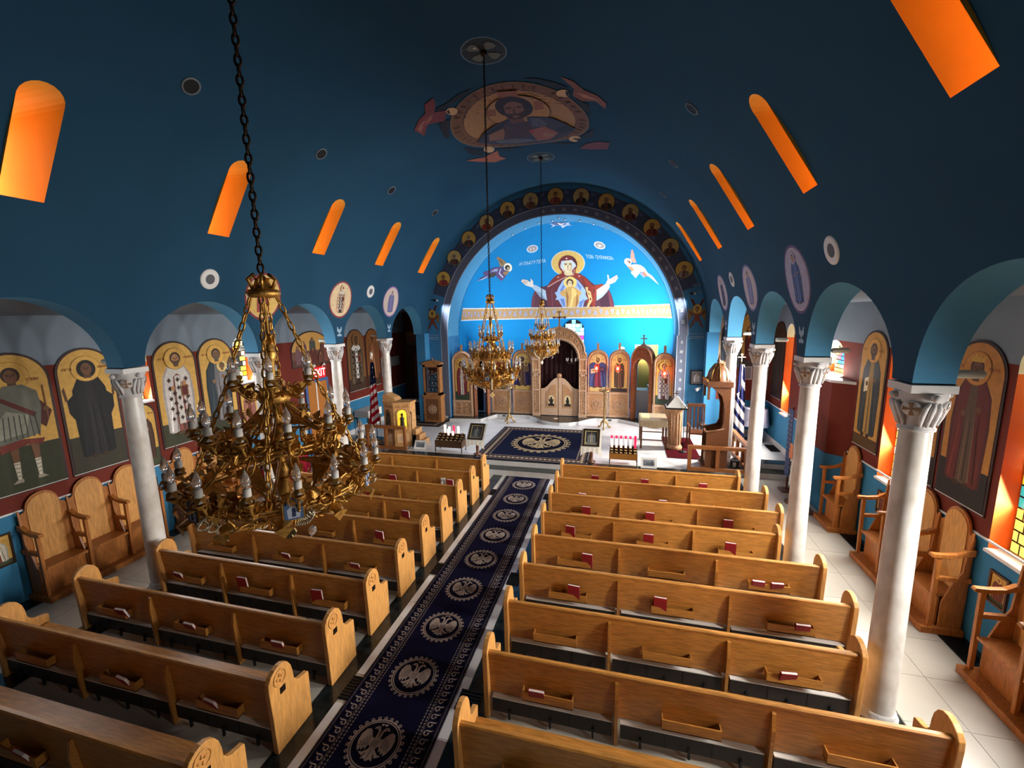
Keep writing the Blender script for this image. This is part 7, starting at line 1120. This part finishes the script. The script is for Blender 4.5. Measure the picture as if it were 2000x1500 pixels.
V=[((.34+.08*(1-z))*(1+.05*(k%2))*cos(2*pi*k/n),(.34+.08*(1-z))*(1+.05*(k%2))*sin(2*pi*k/n),.52+.58*z) for z in (0,.5,1) for k in range(n)]
m.add(V,[(j*n+k,j*n+(k+1)%n,(j+1)*n+(k+1)%n,(j+1)*n+k) for j in range(2) for k in range(n)],True); m.build('skirt',PL,t); MB().lathe([(0,1.115),(.36,1.11),(.36,1.1)],32).build('top',PL,t); MB().lathe([(.3,0),(.3,.04),(.06,.1),(.06,1.1)],16).build('pedestal',BLACK,t)
t=thing('bowl','grey cloth covered basin standing on the pleated round table','bowl',(7.02,15.88,1.447)); MB().lathe([(0,0),(.13,0),(.17,.1),(.18,.2),(.15,.22),(0,.24)],18).build('basin',PL,t)
# ---------------------------------------------------------------- chandeliers
SLEEVE=mat('white_candle_sleeve',(226,222,214),.5); BULB=mat('clear_bulb_glass',(255,250,244),.04,trans=.85,spec=.6); FILA=mat('bulb_filament',(200,180,150),.4,.5)
def me_of(mb,name,m):
    o=mb.build(name,m); me=o.data; bpy.data.objects.remove(o); return me
def chain_mesh(P0,P1,link=.05,r=.006,sc=.42):
    P0=Vector(P0);P1=Vector(P1);d=P1-P0;n=max(2,int(d.length/(link*.8)));u=d.normalized();M0=u.to_track_quat('Z','Y').to_matrix().to_4x4();m=MB()
    for k in range(n):
        M=Matrix.Translation(P0+d*(k+.5)/n)@M0@Matrix.Rotation((k%2)*pi/2+.3,4,'Z'); h=link/2
        m.tube([tuple(M@Vector((sc*h*cos(a)*1.0,0,h*sin(a)))) for a in [2*pi*i/10 for i in range(10)]],r,5,True)
    return m
def leaf(m,M,L,w):
    P=[(0,0,0),(w*.5,L*.25,.02),(w*.35,L*.5,.05),(w*.55,L*.62,.06),(0,L,.02),(-w*.55,L*.62,.06),(-w*.35,L*.5,.05),(-w*.5,L*.25,.02),(0,L*.5,.075)]
    m.add([tuple(M@Vector((a,b,c))) for a,b,c in P],[(0,1,8),(1,2,8),(2,3,8),(3,4,8),(4,5,8),(5,6,8),(6,7,8),(7,0,8)],False)
slv=me_of(MB().lathe([(0,0),(.024,0),(.024,.085),(.014,.09),(0,.09)],12),'candle_sleeve',SLEEVE)
blb=me_of(MB().lathe([(.01,0),(.022,.02),(.027,.042),(.02,.072),(.007,.104),(.001,.12)],10),'bulb',BULB)
fil=me_of(MB().lathe([(.005,0),(.005,.035),(.002,.05)],6),'filament',FILA)
def arm_mb(r0,r1,dz):
    m=MB(); P=[]
    for i in range(13):
        k=i/12; P.append((r0+(r1-r0)*k,.0,-dz*sin(pi*k*1.15)*(1-.15*k)+(.02*k)))
    m.tube(P,[.013-.005*i/12 for i in range(13)],6); e=P[-1]
    m.tube([(r0+(r1-r0)*(.55+.16*cos(a)),0,-dz*.35+.05*sin(a)) for a in [q*.55 for q in range(11)]],.007,5)
    m.tube([(r0+(r1-r0)*(.25+.12*cos(a)),0,-dz*.2-.045*sin(a)) for a in [q*.55 for q in range(10)]],.006,5)
    m.lathe([(0,-.035),(.016,-.03),(.02,-.012),(.036,-.008),(.042,.002),(.038,.002),(.02,-.004),(.0,.0)],12,e[0],0,e[2])
    for q in range(6): a=q*pi/3; leaf(m,Matrix.Translation((e[0],0,e[2]-.022))@Matrix.Rotation(a,4,'Z')@Matrix.Rotation(.15,4,'X'),.06,.038)
    for q,s in ((.3,1),(.6,-1),(.8,1)):
        p=P[int(q*12)]; leaf(m,Matrix.Translation(p)@Matrix.Rotation(s*1.2+pi/2,4,'Z')@Matrix.Rotation(-.5,4,'X'),.07,.05)
    return m,e
CH=thing('chandelier','large ornate gilt chandelier with three tiers of candle bulbs hanging nearest the viewer','chandelier',(XC,2.6,0),.2,'gilt chandeliers hanging on chains')
chain_mesh((0,0,5.08),(0,0,9.3),.075,.0085,.5).build('main_chain',DARKMETAL,CH)
m=MB(); m.lathe([(.0,4.9),(.1,4.91),(.115,4.94),(.1,4.96),(.06,4.97),(.05,5.0),(.02,5.06),(0,5.08)],20)
for k in range(6): a=k*pi/3; m.tube([(.07*cos(a),.07*sin(a),4.97),(.1*cos(a),.1*sin(a),5.03),(.05*cos(a),.05*sin(a),5.07)],.012,5); leaf(m,Matrix.Translation((.05*cos(a),.05*sin(a),4.96))@Matrix.Rotation(a-pi/2,4,'Z')@Matrix.Rotation(.9,4,'X'),.09,.06)
m.build('crown',GOLD,CH)
m=MB(); m.lathe([(.012,4.9),(.012,4.6),(.03,4.56),(.045,4.5),(.03,4.45),(.02,4.4),(.02,4.3),(.05,4.26),(.06,4.22),(.03,4.16),(.022,4.1),(.03,3.95),(.07,3.9),(.05,3.84),(.025,3.8),(.05,3.77),(.025,3.73),(.025,3.66),(.045,3.62),(.03,3.57),(.055,3.5),(.05,3.45),(.03,3.4),(.02,3.32)],14)
for z in (4.56,4.44,4.22,3.9,3.78,3.6,3.48): 
    for k in range(5): a=k*2*pi/5; leaf(m,Matrix.Translation((.02*cos(a),.02*sin(a),z))@Matrix.Rotation(a-pi/2,4,'Z')@Matrix.Rotation(.7,4,'X'),.1,.06)
m.build('stem',GOLD,CH)
TIERS=[(4.25,.27,6,.07,.2),(3.93,.51,12,.3,.42),(3.6,.69,16,.42,.6)]
for ti,(z,R,n,r0,rr) in enumerate(TIERS):
    m=MB()
    if ti: 
        for q in (0,.035): m.tube([(rr*cos(a)*(1-q),rr*sin(a)*(1-q),z-.05-q) for a in [2*pi*i/48 for i in range(48)]],.012,6,True)
        for i in range(n*2): a=2*pi*i/(n*2); leaf(m,Matrix.Translation((rr*cos(a),rr*sin(a),z-.07))@Matrix.Rotation(a-pi/2,4,'Z')@Matrix.Rotation(1.25,4,'X'),.1+.03*(i%2),.08)
        for i in range(n): a=2*pi*(i+.5)/n; m.tube([(rr*cos(a+.09*cos(q))*1.01,rr*sin(a+.09*cos(q))*1.01,z-.06+.045*sin(q)) for q in [2*pi*k/10 for k in range(10)]],.007,5,True)
        for i in range(4): a=i*pi/2+.4; m.tube([(.03*cos(a),.03*sin(a),z+.12),(rr*.5*cos(a),rr*.5*sin(a),z+.02),(rr*cos(a),rr*sin(a),z-.05)],.01,6)
        fo=MB(); rf=random.Random(11+ti)
        for i in range(n*6):
            a=rf.uniform(0,2*pi); r=rf.uniform(rr-.04,R-.03); zz=z-.05+rf.uniform(-.06,.05); c=Vector((r*cos(a),r*sin(a),zz)); Mx=Matrix.Translation(c)@Matrix.Rotation(rf.uniform(0,6.28),4,'Z')@Matrix.Rotation(rf.uniform(-1.2,1.2),4,'X')
            if i%2: fo.tube([tuple(Mx@Vector((.034*(1-.08*q)*cos(q*.7),.034*(1-.08*q)*sin(q*.7),.004*q))) for q in range(10)],[.0085-.0005*q for q in range(10)],5)
            else: leaf(fo,Mx,rf.uniform(.05,.08),.05)
        tag(fo.build('foliage',GOLD,CH),kind='stuff')
    else: m.lathe([(.1,z-.1),(.12,z-.06),(.1,z-.03)],18)
    m.build('tier_ring',GOLD,CH)
    am,e=arm_mb(r0 if not ti else rr-.02,R,.075); ame=me_of(am,'arm',GOLD)
    for i in range(n):
        a=2*pi*(i+.3*ti)/n; A=bpy.data.objects.new('arm',ame); COL.objects.link(A); A.parent=CH; A.location=(0,0,z); A.rotation_euler=(0,0,a+random.uniform(-.05,.05))
        s_=bpy.data.objects.new('candle_sleeve',slv); COL.objects.link(s_); s_.parent=A; s_.location=(e[0],0,e[2]+.012)
        b_=bpy.data.objects.new('bulb',blb); COL.objects.link(b_); b_.parent=A; b_.location=(e[0],0,e[2]+.1)
for k in range(4):
    a=2*pi*k/4+.4
    chain_mesh((.08*cos(a),.08*sin(a),4.92),(.3*cos(a),.3*sin(a),4.3),.075,.0075).build('tier_chain',GOLD,CH); chain_mesh((.3*cos(a),.3*sin(a),4.28),(.6*cos(a),.6*sin(a),3.56),.075,.0075).build('tier_chain',GOLD,CH)
m=MB()
for s,z0,z1,ra,rb in ((1,4.18,3.86,.06,.42),(1,3.86,3.53,.3,.6)):
    for k in range(8):
        a=2*pi*k/8; P=[(ra+(rb-ra)*q/8,z0+(z1-z0)*(q/8)**.7) for q in range(9)]
        for tw in (-1,1): m.tube([(p*cos(a+tw*.08*sin(q*1.1)),p*sin(a+tw*.08*sin(q*1.1)),z) for q,(p,z) in enumerate(P)],.009,5)
        for q in (3,6): leaf(m,Matrix.Translation((P[q][0]*cos(a),P[q][0]*sin(a),P[q][1]))@Matrix.Rotation(a-pi/2,4,'Z')@Matrix.Rotation(.4,4,'X'),.09,.07)
m.build('scroll_braces',GOLD,CH)
m=MB()
for k in range(12):
    a=2*pi*k/12; P=[(.62,3.52),(.55,3.42),(.42,3.36),(.26,3.31),(.12,3.26),(.04,3.22)]
    m.tube([(r*cos(a),r*sin(a),z) for r,z in P],[.012,.016,.016,.014,.012,.01],6)
    for q in range(1,5):
        r,z=P[q]; 
        for w in (-1,1): m.tube([((r+.05*cos(t))*cos(a+w*.16*sin(t/2)),(r+.05*cos(t))*sin(a+w*.16*sin(t/2)),z+.03*sin(t)) for t in [.6*j for j in range(8)]],.007,5)
    leaf(m,Matrix.Translation((.6*cos(a),.6*sin(a),3.5))@Matrix.Rotation(a-pi/2,4,'Z')@Matrix.Rotation(-1.2,4,'X'),.14,.1)
m.build('filigree_bowl',GOLD,CH); m=MB()
SLV=mat('silver_gilt',(214,204,180),.4,.7)
for k in range(6):
    a=2*pi*k/6+.26; m=MB()
    for j in range(8):
        q=j/7; r,z=.64-.42*q,3.5-.2*q**.8; Rm=Matrix.Translation((r*cos(a),r*sin(a),z-.02))@Matrix.Rotation(a,4,'Z')
        m.tube([tuple(Rm@Vector((.032*cos(t),.012*sin(2*t),.03*sin(t)))) for t in [2*pi*i/10 for i in range(10)]],.007,5,True); m.tube([tuple(Rm@Vector((-.03+.06*t,.0,.03+.012*sin(t*6)))) for t in [i/4 for i in range(5)]],.009,5)
    m.build('silver_lace',SLV,CH)
    for sg in (-1,1):
        m=MB(); m.add([((.6-.4*u)*cos(a+sg*(.08+.36*v*(1-u))),(.6-.4*u)*sin(a+sg*(.08+.36*v*(1-u))),3.49-.2*u**.8+.02*sin(v*3)) for u in (0,.25,.5,.75,1) for v in (0,.5,1)],[(q*3+w,q*3+w+1,q*3+w+4,q*3+w+3) for q in range(4) for w in range(2)],True); m.build('bowl_leaf',GOLD,CH)
for k in range(6):
    a=2*pi*k/6+.1; Rm=Matrix.Rotation(a-pi/2,4,'Z')
    p=MB().prism([(x,y) for x,y in archp(.13,.17,10)],lambda u,v,d:tuple(Rm@Vector((-u,.62+d,3.47+v))),0,.01).build('icon_plaque',GOLD,CH)
    paint('icon_painting',[((66,92,130),archp(.11,.15,10)),((170,176,190),[(-.035,.01),(.035,.01),(.04,.07),(.0,.1),(-.04,.07)]),((150,110,80),ell(0,.105,.02,n=10)),((40,50,80),[(-.012,.02),(.012,.02),(.01,.08),(-.01,.08)])],lambda u,v,h:tuple(Rm@Vector((-u,.632+h,3.475+v))),parent=p)
m=MB(); m.lathe([(.05,3.24),(.035,3.2),(.015,3.17)],10)
for j in range(4): b=j*pi/2; m.prism([(x*cos(b)-y*sin(b),3.11+x*sin(b)+y*cos(b)) for x,y in ((.005,-.01),(.045,-.03),(.06,0),(.045,.03),(.005,.01))],lambda u,v,d:(u,d,v),-.008,.008)
m.build('cross_pendant',BRASS,CH)
for k in range(4): a=k*pi/2+.9; M=Matrix.Translation((.46*cos(a),.46*sin(a),3.3)); o=bpy.data.objects.new('drop_bulb',blb); COL.objects.link(o); o.parent=CH; o.location=(.46*cos(a),.46*sin(a),3.31); o.rotation_euler=(pi-.5*sin(a),.5*cos(a),0)
dup(CH,(XC,8.06,.05),.55,'middle gilt chandelier hanging before the left part of the icon screen',(.82,.82,1)); dup(CH,(XC,13.52,.08),1.0,'farthest gilt chandelier hanging before the great arch of the icon screen',(.78,.78,1))
t=thing('chandelier','small dark chandelier behind the curtain arch of the icon screen','chandelier',(.6,17.45,2.75)); m=MB(); m.lathe([(.02,.5),(.02,.1),(.06,.02),(.02,-.08)],10); 
for k in range(8): a=2*pi*k/8; m.tube([(.03*cos(a),.03*sin(a),.0),(.14*cos(a),.14*sin(a),-.06),(.22*cos(a),.22*sin(a),.04)],.012,5)
m.build('frame',DARKMETAL,t); 
for k in range(8): a=2*pi*k/8; MB().lathe([(.012,0),(.012,.07),(.014,.09),(0,.14)],8,.22*cos(a),.22*sin(a),.05).build('candle',SLEEVE,t)
